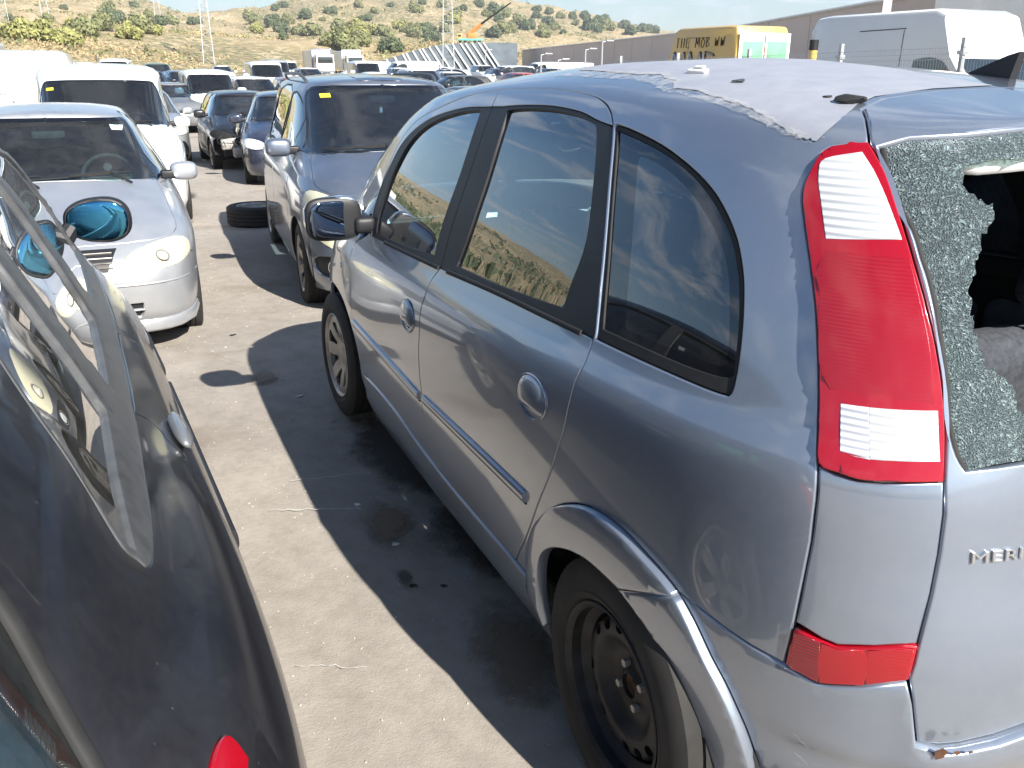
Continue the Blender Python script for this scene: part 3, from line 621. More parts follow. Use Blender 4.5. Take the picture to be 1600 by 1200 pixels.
# ---------------- vehicle parts ----------------
def disc(prof, rout, holes, res=.012, lip=.01, seg=64):
    """dished wheel disc in the local yz plane (facing +x), cut with polygonal holes -> verts, faces"""
    ring = [(rout*math.cos(2*math.pi*k/seg), rout*math.sin(2*math.pi*k/seg)) for k in range(seg)]
    loops = [ring]+[list(h) for h in holes]
    g = np.arange(-rout, rout, res); X, Y = np.meshgrid(g, g); X = X.ravel(); Y = Y.ravel(); m = np.hypot(X, Y) < rout-res*.5
    for h in loops[1:]: m &= ~inpoly(X, Y, h)
    X = X[m]; Y = Y[m]; B = np.concatenate([np.array(h) for h in loops]); k = np.hypot(X[:, None]-B[None, :, 0], Y[:, None]-B[None, :, 1]).min(1) > res*.4; X = X[k]; Y = Y[k]
    vs_ = [Vector(p) for h in loops for p in h]+[Vector(p) for p in zip(X, Y)]; ed = []; b = 0
    for h in loops: n = len(h); ed += [(b+i, b+(i+1) % n) for i in range(n)]; b += n
    V2, E2, F2, ov, _, _ = delaunay_2d_cdt(vs_, ed, [], 0, 1e-7)
    A = np.array([tuple(p) for p in V2]); F2 = np.array([tuple(f) for f in F2]); c = A[F2].mean(1); m = inpoly(c[:, 0], c[:, 1], ring)
    for h in loops[1:]: m &= ~inpoly(c[:, 0], c[:, 1], h)
    V = [(prof(math.hypot(x, y)), x, y) for x, y in A]; F = [tuple(f) for f in F2[m]]
    for h in loops[1:]:
        b = len(V); n = len(h); V += [(prof(math.hypot(x, y)), x, y) for x, y in h]+[(prof(math.hypot(x, y))-lip, x, y) for x, y in h]
        F += [(b+i, b+(i+1) % n, b+n+(i+1) % n, b+n+i) for i in range(n)]
    return V, F
WHEELS = {}
def wheel_meshes(kind, Rr=.30, W=.18):
    key = (kind, Rr, W)
    if key in WHEELS: return WHEELS[key]
    rim = Rr*.655; Mx = Matrix.Rotation(R(90), 4, 'Y')
    t = MB(); h = W/2
    prof = [(rim, -h*.80), (rim+.012, -h*.93), (rim+.045, -h*1.0), (Rr-.035, -h*.98), (Rr-.012, -h*.86)]
    gz = [-h*.80, -h*.42, -h*.40, -h*.36, -h*.34, -.004, -.001, .001, .004, h*.34, h*.36, h*.40, h*.42, h*.80]
    gr = [0, 0, .008, .008, 0, 0, .008, .008, 0, 0, .008, .008, 0, 0]
    prof += [(Rr-.003-g, z) for z, g in zip(gz, gr)]+[(Rr-.012, h*.86), (Rr-.035, h*.98), (rim+.045, h*1.0), (rim+.03, h*1.0), (rim+.028, h*1.02), (rim+.024, h*1.0), (rim+.012, h*.93), (rim, h*.80)]
    t.lathe(prof, 72, Mx)
    tm = t.build('tyre_tmp', 'tyre', smooth=35); tme = tm.data; bpy.data.objects.remove(tm)
    r = MB(); r.lathe([(rim-.004, -h*.8), (rim-.03, -h*.5), (rim-.03, h*.35), (rim-.012, h*.55), (rim-.010, h*.82), (rim-.002, h*.92), (rim+.003, h*.95), (rim+.006, h*.92), (rim+.002, h*.8)], 64, Mx)
    if kind == 'steel':
        hs = []
        for k in range(16):
            a = 2*math.pi*(k+.5)/16
            if k % 4 == 3: continue
            cx, cy = .142*math.cos(a), .142*math.sin(a)
            hs.append([(cx+.0135*math.cos(q)*math.cos(a)-.0155*math.sin(q)*math.sin(a), cy+.0135*math.cos(q)*math.sin(a)+.0155*math.sin(q)*math.cos(a)) for q in np.linspace(0, 2*math.pi, 13)[:-1]])
        hs.append([(.028*math.cos(q), .028*math.sin(q)) for q in np.linspace(0, 2*math.pi, 20)[:-1]])
        pf = pchip([0, .03, .045, .075, .09, .12, .150, .165, .172, .2], [h*.30, h*.30, h*.16, h*.14, h*.22, h*.50, h*.46, h*.2, h*.0, -.01])
        V, F = disc(lambda q: float(pf(q)), rim-.012, hs, .008); r.add(V, F)
        extra = MB(); extra.tube([(h*.14, 0, 0), (h*.14+.016, 0, 0)], .0095, 6)
        hub = MB(); hub.lathe([(.0, h*.12), (.018, h*.12), (.024, h*.2), (.0275, h*.1), (.03, -.03)], 24, Mx)
        rm = r.build('x', 'steel_black', smooth=30); em = extra.build('x', 'metal_bare'); hm = hub.build('x', 'rust')
        out = dict(tyre=tme, rim=rm.data, bolts=em.data, hub=hm.data)
        for o in (rm, em, hm): bpy.data.objects.remove(o)
    else:
        hs = []; nsp, w0, r0, r1 = {'cap': (7, .30, .085, .158), 'alloy5': (5, .36, .06, .165), 'alloy10': (10, .42, .07, .165)}.get(kind, (6, .33, .07, .16))
        sc = rim/.1965
        for k in range(nsp):
            a0 = 2*math.pi*k/nsp; hw0 = w0*.55*math.pi/nsp*1.6; hw1 = w0*math.pi/nsp*1.9
            pts = [(r0, -hw0), (r0*.93, 0), (r0, hw0), ((r0+r1)/2, (hw0+hw1)/2), (r1*.97, hw1), (r1, hw1*.6), (r1*1.02, 0), (r1, -hw1*.6), (r1*.97, -hw1), ((r0+r1)/2, -(hw0+hw1)/2)]
            hs.append([(p*sc*math.cos(a0+q), p*sc*math.sin(a0+q)) for p, q in pts])
        pf = pchip([0, .03, .05, .11, .17, .19, .25], [h*.62, h*.62, h*.55, h*.75, h*.86, h*.80, h*.7])
        V, F = disc(lambda q: float(pf(q/sc)), rim-.008, hs, .012*sc); r.add(V, F)
        ba = MB(); ba.lathe([(.0, h*.1), (rim-.03, h*.1)], 32, Mx)
        rm = r.build('x', 'alloy', smooth=30); bm_ = ba.build('x', 'dark_cavity')
        out = dict(tyre=tme, rim=rm.data, back=bm_.data)
        for o in (rm, bm_): bpy.data.objects.remove(o)
    WHEELS[key] = out; return out
def add_wheel(parent, kind, loc, side=1, Rr=.30, steer=0, label=None, W=.18):
    """side +1: the outer face looks to +y"""
    w = wheel_meshes(kind, Rr, W); o = link('wheel', w['tyre'], parent, label); o.location = loc; o.rotation_euler = (0, 0, R(90*side)+steer)
    k = link('rim', w['rim'], o)
    if 'bolts' in w:
        for q in range(4): a = 2*math.pi*q/4+.5; link('wheel_bolt', w['bolts'], o).location = (0, .05*math.cos(a), .05*math.sin(a))
        link('hub', w['hub'], o)
    else: link('brake_disc', w['back'], o)
    return o
def seat(parent, x, y, z=.30, s=1., mat='seat_cloth', rear=False, w=.48):
    """car seat facing +x: cushion, backrest, headrest"""
    m = MB(); m.rbox((x-.05, y-w/2, z), (x+.45, y+w/2, z+.18), .07)
    c = m.build('seat_cushion', mat, parent)
    T = Matrix.Translation((x, y, z+.12)) @ Matrix.Rotation(R(-16), 4, 'Y')
    b = MB(); b.rbox((-.07, -w/2, 0), (.07, w/2, .60), .06, M=T, taper=1.); b.build('seat_backrest', mat, c)
    for q in ([0] if w < .6 else [-w/4, w/4]):
        h = MB(); h.rbox((-.05, q-.13, .66), (.05, q+.13, .84), .05, 4, T); h.tube([T @ Vector((0, q-.06, .58)), T @ Vector((0, q-.06, .68))], .007, 6); h.tube([T @ Vector((0, q+.06, .58)), T @ Vector((0, q+.06, .68))], .007, 6)
        h.build('headrest', mat, c)
    return c
def steering(parent, x, y, z, r=.185, tilt=25, mat='interior_dark'):
    T = Matrix.Translation((x, y, z)) @ Matrix.Rotation(R(-tilt), 4, 'Y')
    m = MB(); m.tube([T @ Vector((0, r*math.cos(a), r*math.sin(a))) for a in np.linspace(0, 2*math.pi, 33)[:-1]], .014, 8, closed=True)
    m.rbox((.0, -.06, -.06), (.05, .06, .05), .02, M=T)
    for a in (R(0), R(180), R(250), R(290)): m.tube([T @ Vector((.02, 0, 0)), T @ Vector((0, r*math.cos(a), r*math.sin(a)))], .014, 6)
    m.tube([T @ Vector((.03, 0, 0)), T @ Vector((.35, 0, -.03))], .03, 8)
    return m.build('steering_wheel', mat, parent)
def hull(points, name, mat, parent=None, bev=.0, smooth=30, label=None, sub=0):
    bm = bmesh.new()
    for p in points: bm.verts.new(p)
    r = bmesh.ops.convex_hull(bm, input=bm.verts)
    for e in set(r['geom_interior']+r['geom_unused']):
        if isinstance(e, bmesh.types.BMVert) and e.is_valid: bm.verts.remove(e)
    bmesh.ops.dissolve_limit(bm, angle_limit=R(4), verts=bm.verts, edges=bm.edges)
    if bev: bmesh.ops.bevel(bm, geom=bm.edges[:], offset=bev, segments=3, affect='EDGES', profile=.6)
    me = bpy.data.meshes.new(name); bm.to_mesh(me); bm.free(); me.materials.append(MATS[mat]); me.polygons.foreach_set('use_smooth', [True]*len(me.polygons)); me.set_sharp_from_angle(angle=R(smooth))
    return link(name, me, parent, label)
def ellipsoid(name, c, r, mat, parent=None, M=None, e=1., seg=(28, 18), label=None, cut=None):
    """rounded pod (superellipsoid)"""
    V = []; F = []; a, b = seg
    def sp(v, e_): return math.copysign(abs(v)**e_, v)
    for i in range(b+1):
        ph = -math.pi/2+math.pi*i/b
        for k in range(a):
            th = 2*math.pi*k/a; p = Vector((r[0]*sp(math.cos(ph), e)*sp(math.cos(th), e), r[1]*sp(math.cos(ph), e)*sp(math.sin(th), e), r[2]*sp(math.sin(ph), e)))
            if cut: p = cut(p)
            V.append((M @ p if M else p)+Vector(c))
    for i in range(b):
        for k in range(a): F.append((i*a+k, i*a+(k+1) % a, (i+1)*a+(k+1) % a, (i+1)*a+k))
    return MB().add(V, F).build(name, mat, parent, 50, label)
def text_mesh(txt, size, ext, bevel=0., font_scale_x=1.):
    cu = bpy.data.curves.new('t', 'FONT'); cu.body = txt; cu.size = size; cu.extrude = ext; cu.bevel_depth = bevel; cu.space_character = 1.12; cu.offset = 0
    o = bpy.data.objects.new('t', cu); C.objects.link(o); dg = bpy.context.evaluated_depsgraph_get(); dg.update()
    me = bpy.data.meshes.new_from_object(o.evaluated_get(dg)); V = [Vector((v.co.x*font_scale_x, v.co.y, v.co.z)) for v in me.vertices]; F = [tuple(p.vertices) for p in me.polygons]
    bpy.data.objects.remove(o); bpy.data.curves.remove(cu); bpy.data.meshes.remove(me); return V, F
def frame_at(S, s, v, off=0.):
    """matrix at a skin point: x along the body forwards-ish, y up the skin, z outwards"""
    p = Vector(S.P(s, v)); n = Vector(S.N(s, v)); up = Vector((0, 0, 1)); yv = (up-n*up.dot(n)).normalized(); xv = yv.cross(n)
    M = Matrix(((xv.x, yv.x, n.x, p.x+n.x*off), (xv.y, yv.y, n.y, p.y+n.y*off), (xv.z, yv.z, n.z, p.z+n.z*off), (0, 0, 0, 1))); return M
def gz(x):
    """height of the yard: level round the foreground car, then a slight fall and a rise towards the hills"""
    return float(np.interp(x, [-50, 1.6, 22, 32, 42, 60, 150, 200], [0, 0, -.347, -.33, -.05, .2, .3, .6]))
# ---------------- the blue-silver compact MPV in the foreground ----------------
def build_mpv():
    S = MER; T = {k: v for k, v in MT.items()}; PM = 'silver_blue'
    car = thing('parked_car', 'blue-silver people carrier with shattered rear window and peeling roof lacquer, filling the foreground', 'car')
    sm = lambda p, sub=4, closed=False, sharp=(): smooth_poly(p, closed, sub, sharp)
    gut = sm(T['gutter']); csm = sm(T['csm']); bsm = sm(T['bsm']); asm = sm(T['asm'])
    st = sm(T['sill_top'], 3); strip = sm(T['strip_low']+[], 4)
    btop = min(range(len(gut)), key=lambda i: abs(gut[i][0]-T['bsm'][0][0])+abs(gut[i][1]-T['bsm'][0][1]))
    def below(path, v): return [p for p in path if p[1] < v]
    def above(path, v): return [p for p in path if p[1] > v]
    def cut(path, v):
        # the path with an exact point where it crosses a height level
        out = []
        for (a, b), (c, d) in zip(path[:-1], path[1:]):
            out.append((a, b))
            if (b-v)*(d-v) < 0: t = (v-b)/(d-b); out.append((a+(c-a)*t, v))
        return out+[path[-1]]
    bsm = cut(cut(bsm, 8.30), 5.88)
    wft = T['wf_trim']; top_f = sm(wft[:10], 4); low_f = sm(wft[9:], 3)
    stf = [p for p in st if p[0] < 2.13]; str_ = [p for p in st if 2.19 < p[0] < 2.44]
    wrt = sm(T['wr_trim_top'], 4)
    bz_hi, bz_lo = 8.30, 5.90
    for sg in (1, -1):
        m = (lambda p: list(p)) if sg == 1 else mir
        # front door
        fd = panel('front_door', S, m(asm[:-8]+[wft[8]]+low_f+below(bsm, bz_lo-.02)+stf), PM, car)
        fr = panel('door_frame', S, m([asm[-1]]+gut[:btop]+[p for p in bsm if p[1] >= bz_hi]+top_f[::1]), PM, fd)
        gl = sm(T['wf_glass'], 4, True, (0, 8, 11))
        panel('window_trim', S, m(top_f+low_f[1:]+[p for p in bsm[::-1] if bz_lo < p[1] <= bz_hi]), 'black_trim', fd, holes=[m(gl)], off=-.002, gap=.0006, lip=.02)
        panel('window_glass', S, m(gl), 'glass_side', fd, off=-.011, gap=-.004, lip=0, rim=0)
        rd = panel('rear_door', S, m(below(bsm, bz_lo-.02)[::-1]+strip+below(csm, 6.03)+str_), PM, car)
        panel('door_frame', S, m([p for p in bsm[::-1] if p[1] >= bz_hi]+gut[btop+1:]+[p for p in csm if p[1] > 8.2]+wrt[::-1]), PM, rd)
        gr = sm(T['wr_glass'], 4, True, (0, 5, 9, 12))
        panel('window_trim', S, m(wrt+[p for p in csm if 6.06 < p[1] < 8.15]+strip[::-1]+[p for p in bsm[::-1] if bz_lo < p[1] <= bz_hi]), 'black_trim', rd, holes=[m(gr)], off=-.002, gap=.0006, lip=.02)
        panel('window_glass', S, m(gr), 'glass_side', rd, off=-.011, gap=-.004, lip=0, rim=0)
        # rubber sweep under the glass
        for d_, path in ((fd, low_f[2:]), (rd, strip[1:-1])):
            ribbon('window_seal', S, m(path), .014, 'rubber', d_, off=.0)
        for d_, key in ((fd, 'mold_f'), (rd, 'mold_r')):
            pth = {'mold_f': [(1.635, 2.644), (1.718, 2.643), (1.792, 2.635), (1.859, 2.624), (1.921, 2.613), (1.979, 2.601), (2.033, 2.589), (2.080, 2.579)], 'mold_r': [(2.106, 2.617), (2.174, 2.635), (2.24, 2.652), (2.3, 2.666), (2.356, 2.677), (2.406, 2.685), (2.454, 2.689), (2.497, 2.689)]}[key]
            ribbon('side_moulding', S, m(pth), .030, PM, d_, off=.0, h=.011, n=10); ribbon('moulding_line', S, m([(a, b-.085) for a, b in pth]), .006, 'rubber', d_, off=.0, h=.003)
        # handles
        for d_, key in ((fd, 'hf'), (rd, 'hr')):
            s0, v0 = T[key][0]; F = frame_at(S, s0*sg, v0, .0)
            ring = MB(); ring.tube([F @ Vector((.0745*math.cos(a), .0525*math.sin(a), .001)) for a in np.linspace(0, 2*math.pi, 41)[:-1]], .0028, 6, closed=True)
            h = ring.build('handle_bezel', PM, d_)
            V = []; Fc = []; n = 36; rr = np.linspace(0, 1, 10)
            for i, q in enumerate(rr):
                for k in range(n):
                    a = 2*math.pi*k/n; x = .0715*q*math.cos(a); y = .0495*q*math.sin(a)
                    z = .013*math.sqrt(max(0, 1-q*q*.98))
                    if y < -.018: z = min(z, .013-.9*(-.018-y)); 
                    V.append(F @ Vector((x, y, z+.001)))
            for i in range(9):
                for k in range(n): Fc.append((i*n+k, (i+1)*n+k, (i+1)*n+(k+1) % n, i*n+(k+1) % n))
            MB().add(V, Fc).build('door_handle', 'silver_blue', d_, 28)
            if d_ is fd:
                kh = MB(); kh.lathe([(0, .009), (.007, .009), (.009, .006), (.009, .0)], 16, F @ Matrix.Translation((.018 if sg > 0 else -.018, -.03, 0))); kh.build('keyhole', 'chrome', d_)
        # roof side and rear quarter in one pressing
        lampf = T['lamp'][:12]; tgt = [p for p in T['tg_top'][1:-1]]+[(2.821, 12.)]
        ao = sm(T['arch_out'][:11], 3)
        body = [(0, 9.25), (0, 12.)]+[(x, 12.) for x in np.linspace(.3, 2.6, 12)]+tgt[::-1]+sm(lampf, 3)+T['side_pan'][1:]+[(3.047, 2.87)]+T['bump_top'][::-1][1:-4]+ao[::-1]+[(2.455, 1.53)]+csm[::-1][1:]+gut[::-1]+[(1.36, 6.20), (1.14, 6.12), (1.075, 7.0), (1.06, 8.0), (1.05, 8.9), (.98, 9.12), (.5, 9.22)]
        qw = sm(T['qw_trim'], 4, True, (0, 14, 16))
        panel('body_side', S, m(body), PM, car, holes=[m(qw)], lip=.02, rim=.004)
        qg = sm(T['qw_glass'], 4, True, (0, 13)); qc = sm(T['qw_clear'], 4, True, (11,))
        qt = panel('quarter_window', S, m(qw), 'rubber', car, holes=[m(qg)], off=-.004, gap=.001, rim=.002, lip=.012, label=None)
        panel('window_frit', S, m(qg), 'frit', qt, holes=[m(qc)], off=-.009, gap=0, rim=0, lip=0)
        panel('window_glass', S, m(qc), 'glass_dark', qt, off=-.009, gap=0, rim=0, lip=0)
        # sill and arch lip
        sl = panel('sill', S, m([(2.54, 1.46), (2.50, 1.49)]+st[1:]+[(1.64, .9), (1.66, .02), (2.1, .0), (2.57, .0)]), PM, car, off=.006, rim=.004)
        wc = np.array([0., 0., .30])
        def rel(uv, p3):
            d = np.hypot(p3[:, 0], p3[:, 2]-.30); t = np.clip((.445-d)/.075, 0, 1); return .003+.019*(1-(1-t)**2.2)
        ai = sm(T['arch_in'][:9], 3); a2 = sm(T['arch_in'][8:], 3); ao2 = sm(T['arch_out'][10:], 3)
        panel('wheel_arch', S, m([(2.56, .95)]+ai+ao[::-1]+[(2.50, 1.4)]), PM, car, gap=.0005, relief=rel, rim=.003, lip=.03, res=.015)
        panel('wheel_arch', S, m(a2+[(2.98, .3)]+[(3.06, .3)]+ao2[::-1]), PM, car, gap=.0005, relief=rel, rim=.003, lip=.03, res=.015)
        # front fender, roughly what shows ahead of the door
        af = sm([(1.66, .9), (1.645, 1.5), (1.635, 2.06), (1.60, 2.52), (1.54, 2.86), (1.45, 2.98), (1.33, 2.88), (1.22, 2.5), (1.17, 1.9), (1.15, 1.2)], 3)
        panel('front_fender', S, m(asm[::-1][6:]+[(1.64, 1.3)]+af[2:-2]+[(1.02, 2.2), (.98, 3.3), (1.0, 4.9), (1.12, 5.9), (1.36, 6.15)]), PM, car, rim=.003, lip=.02)
        panel('headlight', S, m([(.98, 3.4), (1.0, 4.8), (.75, 4.9), (.45, 4.3), (.5, 3.7)]), 'lens_clear', car, off=.002)
        rp = T['side_rep'][0]; F = frame_at(S, rp[0]*sg, rp[1]); ellipsoid('side_repeater', (0, 0, 0), (.022, .014, .007), 'lens_clear', car, M=F.to_3x3()).location = F.translation
        # small front quarter light
        qq = sm(T['quart'], 3, True); panel('front_quarter_glass', S, m(qq), 'glass_side', car, off=-.006, gap=.002, lip=.0, rim=0)
        panel('pillar_trim', S, m(sm([(1.08, 6.15)]+[(1.10, 6.7), (1.11, 7.3), (1.13, 7.62), (1.27, 7.60), (1.35, 6.95), (1.43, 6.5), (1.48, 6.2), (1.36, 6.08)], 3, True, (0, 8))), PM, car, holes=[m(qq)], off=-.004, gap=.002, lip=.02)
        # dark inner skin behind all gaps (left and right)
        inner = [(1.05, 6.05), (1.06, 9.1), (1.7, 9.6), (2.6, 9.6), (3.0, 8.4), (3.05, 6.2), (3.12, 3.1), (2.99, 2.75), (2.84, 3.05), (2.74, 3.32), (2.65, 3.25), (2.58, 2.95), (2.50, 2.0), (2.50, .5), (1.68, .5), (1.66, 1.5), (1.65, 2.06), (1.61, 2.6), (1.54, 2.95), (1.40, 3.1), (1.3, 3.0), (1.1, 5.6)]
        panel('inner_body', S, m(inner), 'dark_cavity', car, holes=[m(gl), m(gr), m(qc), m(qq)], off=-.022, gap=0, rim=0, lip=0, res=.06)
        panel('inner_trim', S, m([(1.1, 6.2), (1.1, 9.3), (1.7, 9.6), (2.6, 9.6), (2.95, 8.2), (2.98, 6.2), (2.5, 5.9), (1.7, 5.7)]), 'interior_dark' , car, holes=[m(gl), m(gr), m(qc), m(qq)], off=-.04, gap=0, rim=0, lip=0, res=.06)
        # tail lamp
        lp = sm(T['lamp'], 3, True, (0, 12, 15, 22)); w1 = sm(T['lamp_w1'], 4, True, (1, 4, 5)); w2 = sm(T['lamp_w2'], 4, True, (0, 2, 3, 5))
        lm = panel('tail_lamp', S, m(lp), 'lens_red', car, holes=[], off=.006, crown=.008, gap=.002, rim=.002, lip=.03, res=.012)
        # ribbed inner zone of the lens
        zi = [(2.985, 6.95), (3.012, 6.5), (3.045, 6.33), (3.24, 6.33), (3.222, 6.65), (3.19, 7.0), (3.165, 7.28), (2.985, 7.27), (2.97, 7.1)]
        panel('lens_band', S, m(sm(zi, 3, True, (2, 3, 6, 7))), 'lens_red_ribbed', lm, off=.0146, gap=0, rim=.001, lip=.001, res=.012)
        panel('reversing_light', S, m(w1), 'lens_white', lm, off=.0150, gap=0, rim=.001, lip=.003, res=.012)
        mm = T['lamp_w2m']
        panel('indicator_light', S, m([mm[0]]+w2[4:-5]+[mm[1]]), 'lens_white', lm, off=.0150, gap=0, rim=.001, lip=.003, res=.012)
        panel('side_marker', S, m([w2[0], mm[0], mm[1], w2[-4]]), 'lens_white_side', lm, off=.0150, gap=0, rim=.001, lip=.003, res=.012)
        # corner panel and reflector
        pan = sm(T['side_pan'], 3)+[(3.110, 3.23), (3.139, 3.215), (3.204, 3.285)]+T['tg_left'][:5][::-1]+[(3.19, 5.31), (3.145, 5.275), (3.10, 5.33)]
        panel('corner_panel', S, m(pan), PM, car, rim=.004, lip=.02)
        rf = T['refl']; rr_ = panel('rear_reflector', S, m(sm(rf, 2, True, (0, 2, 4, 6))), 'lens_red', car, off=.003, crown=.003, gap=.001, rim=.002, lip=.02, res=.012)
        panel('lens_band', S, m([rf[1], (3.139, 3.205), (3.185, 3.26), T['refl_m2'][1], (3.137, 2.865), T['refl_m'][1]]), 'lens_red', rr_, off=.0065, gap=.001, rim=.001, lip=.002, res=.012)
        panel('lens_rib', S, m([(3.06, 3.235), rf[1], T['refl_m'][1], (3.085, 2.86), (3.057, 2.88)]), 'lens_red_side', rr_, off=.0068, gap=.001, rim=.001, lip=.002, res=.012)
        panel('lens_rib', S, m([(3.191, 3.262), (3.275, 3.34), (3.270, 3.19), (3.265, 3.06), (3.194, 2.945)]), 'lens_red_ribbed', rr_, off=.0068, gap=.001, rim=.001, lip=.002, res=.012)
        # tailgate, half and half about the centre line
        le = [T['lamp'][i] for i in range(15, 23)]+[T['lamp'][0]]
        gl_l = sm([(3.085, 8.55)]+T['tg_glass_l'][1:-1]+[(3.335, 5.66)], 3)
        tgL = T['tg_left'][::-1]
        tail = tgL[2:-1]+sm(le, 2)+[T['tg_top'][1]]+T['tg_top'][2:-1]+[(2.821, 12.)]+[(4., 12.), (4., 9.5)]+[(3.75, 9.47), (3.5, 9.36), (3.316, 9.08), (3.162, 8.86)]+gl_l+[(3.40, 5.70), (3.457, 5.73), (3.7, 5.78), (4., 5.80), (4., 2.56), (3.55, 2.51)]+T['tg_low'][::-1][1:]
        tg = panel('tailgate', S, m(tail), PM, car, gap=.003, rim=.004, lip=.025)
        if sg == 1: tgl = tg
    # broken rear window: crazed glass hanging on the left and along the bottom, ragged hole
    def jag(path, amp, n=3, seed=1, closed=False):
        rr = random.Random(seed); out = []
        for (a, b), (c, d) in zip(path[:-1], path[1:]):
            for k in range(n):
                t = k/n; out.append((a+(c-a)*t+rr.uniform(-amp, amp), b+(d-b)*t+rr.uniform(-amp, amp)*6))
        out.append(path[-1]); return out
    gl_l = T['tg_glass_l']; hole = jag(T['hole'], .0045, 4, 4)
    rg = [(3.092, 8.56), (3.16, 8.85), (3.316, 9.06), (3.5, 9.34), (3.75, 9.44), (4.1, 9.48), (4.6, 9.3), (4.82, 8.9), (4.9, 8.5), (4.86, 7.6), (4.78, 6.8), (4.70, 6.0), (4.66, 5.7), (4.3, 5.82), (4.0, 5.84), (3.7, 5.82), (3.457, 5.75), (3.40, 5.72)]+jag(gl_l[::-1], .002, 4, 9)
    hl = hole+jag([(3.444, 6.237), (3.50, 6.15), (3.6, 6.2), (3.72, 6.05), (3.9, 6.1), (4.1, 6.0), (4.4, 6.1), (4.6, 6.3), (4.66, 6.9), (4.72, 7.8), (4.68, 8.5), (4.4, 8.75), (4.0, 8.7), (3.7, 8.55), (3.493, 8.396), (3.37, 8.37), (3.317, 8.311)], .006, 3, 5)
    panel('rear_window', S, rg, 'crazed_glass', car, holes=[hl], off=-.006, gap=.0, rim=0, lip=.004, res=.03, label='crazed tempered glass with a ragged hole')
    ribbon('window_bonding', S, jag(gl_l, .0008, 3, 3), .010, 'rubber', car, off=-.008, h=.004)
    sp = MB(); p0 = Vector(S.P(3.33, 8.42)); p1 = Vector(S.P(3.52, 8.47))
    strip_p = [(3.315, 8.44), (3.36, 8.56), (3.44, 8.62), (3.56, 8.64), (4.4, 8.74), (4.4, 8.68), (3.5, 8.42), (3.40, 8.40)]
    panel('brake_light_cover', S, strip_p, 'plastic_white', car, off=-.028, gap=0, rim=.002, lip=.02)
    # bumper
    for sg in (1, -1):
        m = (lambda p: list(p)) if sg == 1 else mir
        bt = T['bump_top']; up = [T['arch_out'][10]]+bt[3:]+[(3.083, 2.835), (3.113, 2.812), (3.137, 2.838), (3.188, 2.908), (3.268, 3.035)]+[(3.284, 2.84), (3.305, 2.46), (3.36, 2.40), (3.40, 2.41), (3.48, 2.44), (3.55, 2.48), (4., 2.52), (4., .1), (3.1, .1), (3.0, .6)]
        ao2 = sm(T['arch_out'][10:], 3)[1:]
        def relb(uv, p3):
            # swage line: upper lip of the bumper stands out, face below falls in
            z = p3[:, 2]; a = np.clip((uv[:, 0]-2.95)/.2, 0, 1); a2 = np.clip((uv[:, 0]-3.26)/.06, 0, 1)
            t = np.clip((.50-z)/.05, 0, 1); return .004*a-.016*a*t*t*(3-2*t)+a2*.012
        panel('rear_bumper', S, m(up+ao2[::-1]), PM, car, gap=.001, rim=.004, lip=.03, relief=relb, res=.02)
    # badge on the tailgate
    V, F = text_mesh('MERIVA', .0262, .0022, 0, 1.55); F_ = []; b0 = T['badge'][0]; x0 = min(v.x for v in V)
    out = []
    q0 = Vector(S.P(*b0)); u = (Vector(S.P(T['badge'][1][0], T['badge'][1][1]))-q0); u.z = 0; L0 = u.length
    for v in V:
        d = v.x-x0; s_, v_ = S.rear(q0.y-d*.965, q0.z+v.y+.012*d); s_ = s_ if s_ > 0 else s_+8
        out.append(Vector(S.P(s_, v_))+Vector(S.N(s_, v_))*(.0025+v.z))
    MB().add(out, F).build('name_badge', 'chrome', tgl, 25)
    # hood, front bumper, screen
    panel('windscreen', S, [(-1.05, 6.25), (-1.03, 8.9), (-.95, 9.08), (0, 9.22), (.95, 9.08), (1.03, 8.9), (1.05, 6.25), (.6, 6.12), (0, 6.08), (-.6, 6.12)], 'glass_screen', car, off=-.004, gap=0, rim=0, lip=0)
    panel('bonnet', S, [(-1.1, 5.95), (-.98, 4.95), (-.6, 4.5), (0, 4.4), (.6, 4.5), (.98, 4.95), (1.1, 5.95), (.6, 6.05), (0, 6.0), (-.6, 6.05)], PM, car)
    panel('front_bumper', S, [(-1.14, 1.3), (-1.02, 2.2), (-.98, 3.3), (-.5, 3.6), (0, 4.2), (.5, 3.6), (.98, 3.3), (1.02, 2.2), (1.14, 1.3), (1.1, .2), (-1.1, .2)], PM, car)
    # peeling lacquer
    rr = random.Random(3)
    mt = T['matte']; jagm = jag(mt[:14], .008, 4, 6)
    panel('peeled_patch', S, jagm+[(2.925, 8.713), (2.935, 9.122), (2.905, 9.906), (2.876, 10.219), (2.835, 10.686), (2.80, 11.44), (2.795, 12.), (2.2, 12.), (1.7, 12.), (1.72, 11.2)], 'peeled_paint', car, off=.0013, gap=0, rim=0, lip=0, res=.02)
    fl = T['flake']; half = 17
    up_ = fl[:half]; lo2 = fl[half-1:-1][::-1]
    def near(p, L): return min(L, key=lambda q: (q[0]-p[0])**2+((q[1]-p[1])*.1)**2)
    low_ = [(p[0]+(near(p, lo2)[0]-p[0])*.45, p[1]+(near(p, lo2)[1]-p[1])*.45) for p in up_]
    flk = jag([(a+.002, b+.10) for a, b in up_], .008, 7, 8)+jag(low_[::-1], .006, 5, 11)[1:]
    panel('flaking_edge', S, flk, 'flaking_lacquer', car, off=.0017, gap=0, rim=0, lip=0, res=.02)
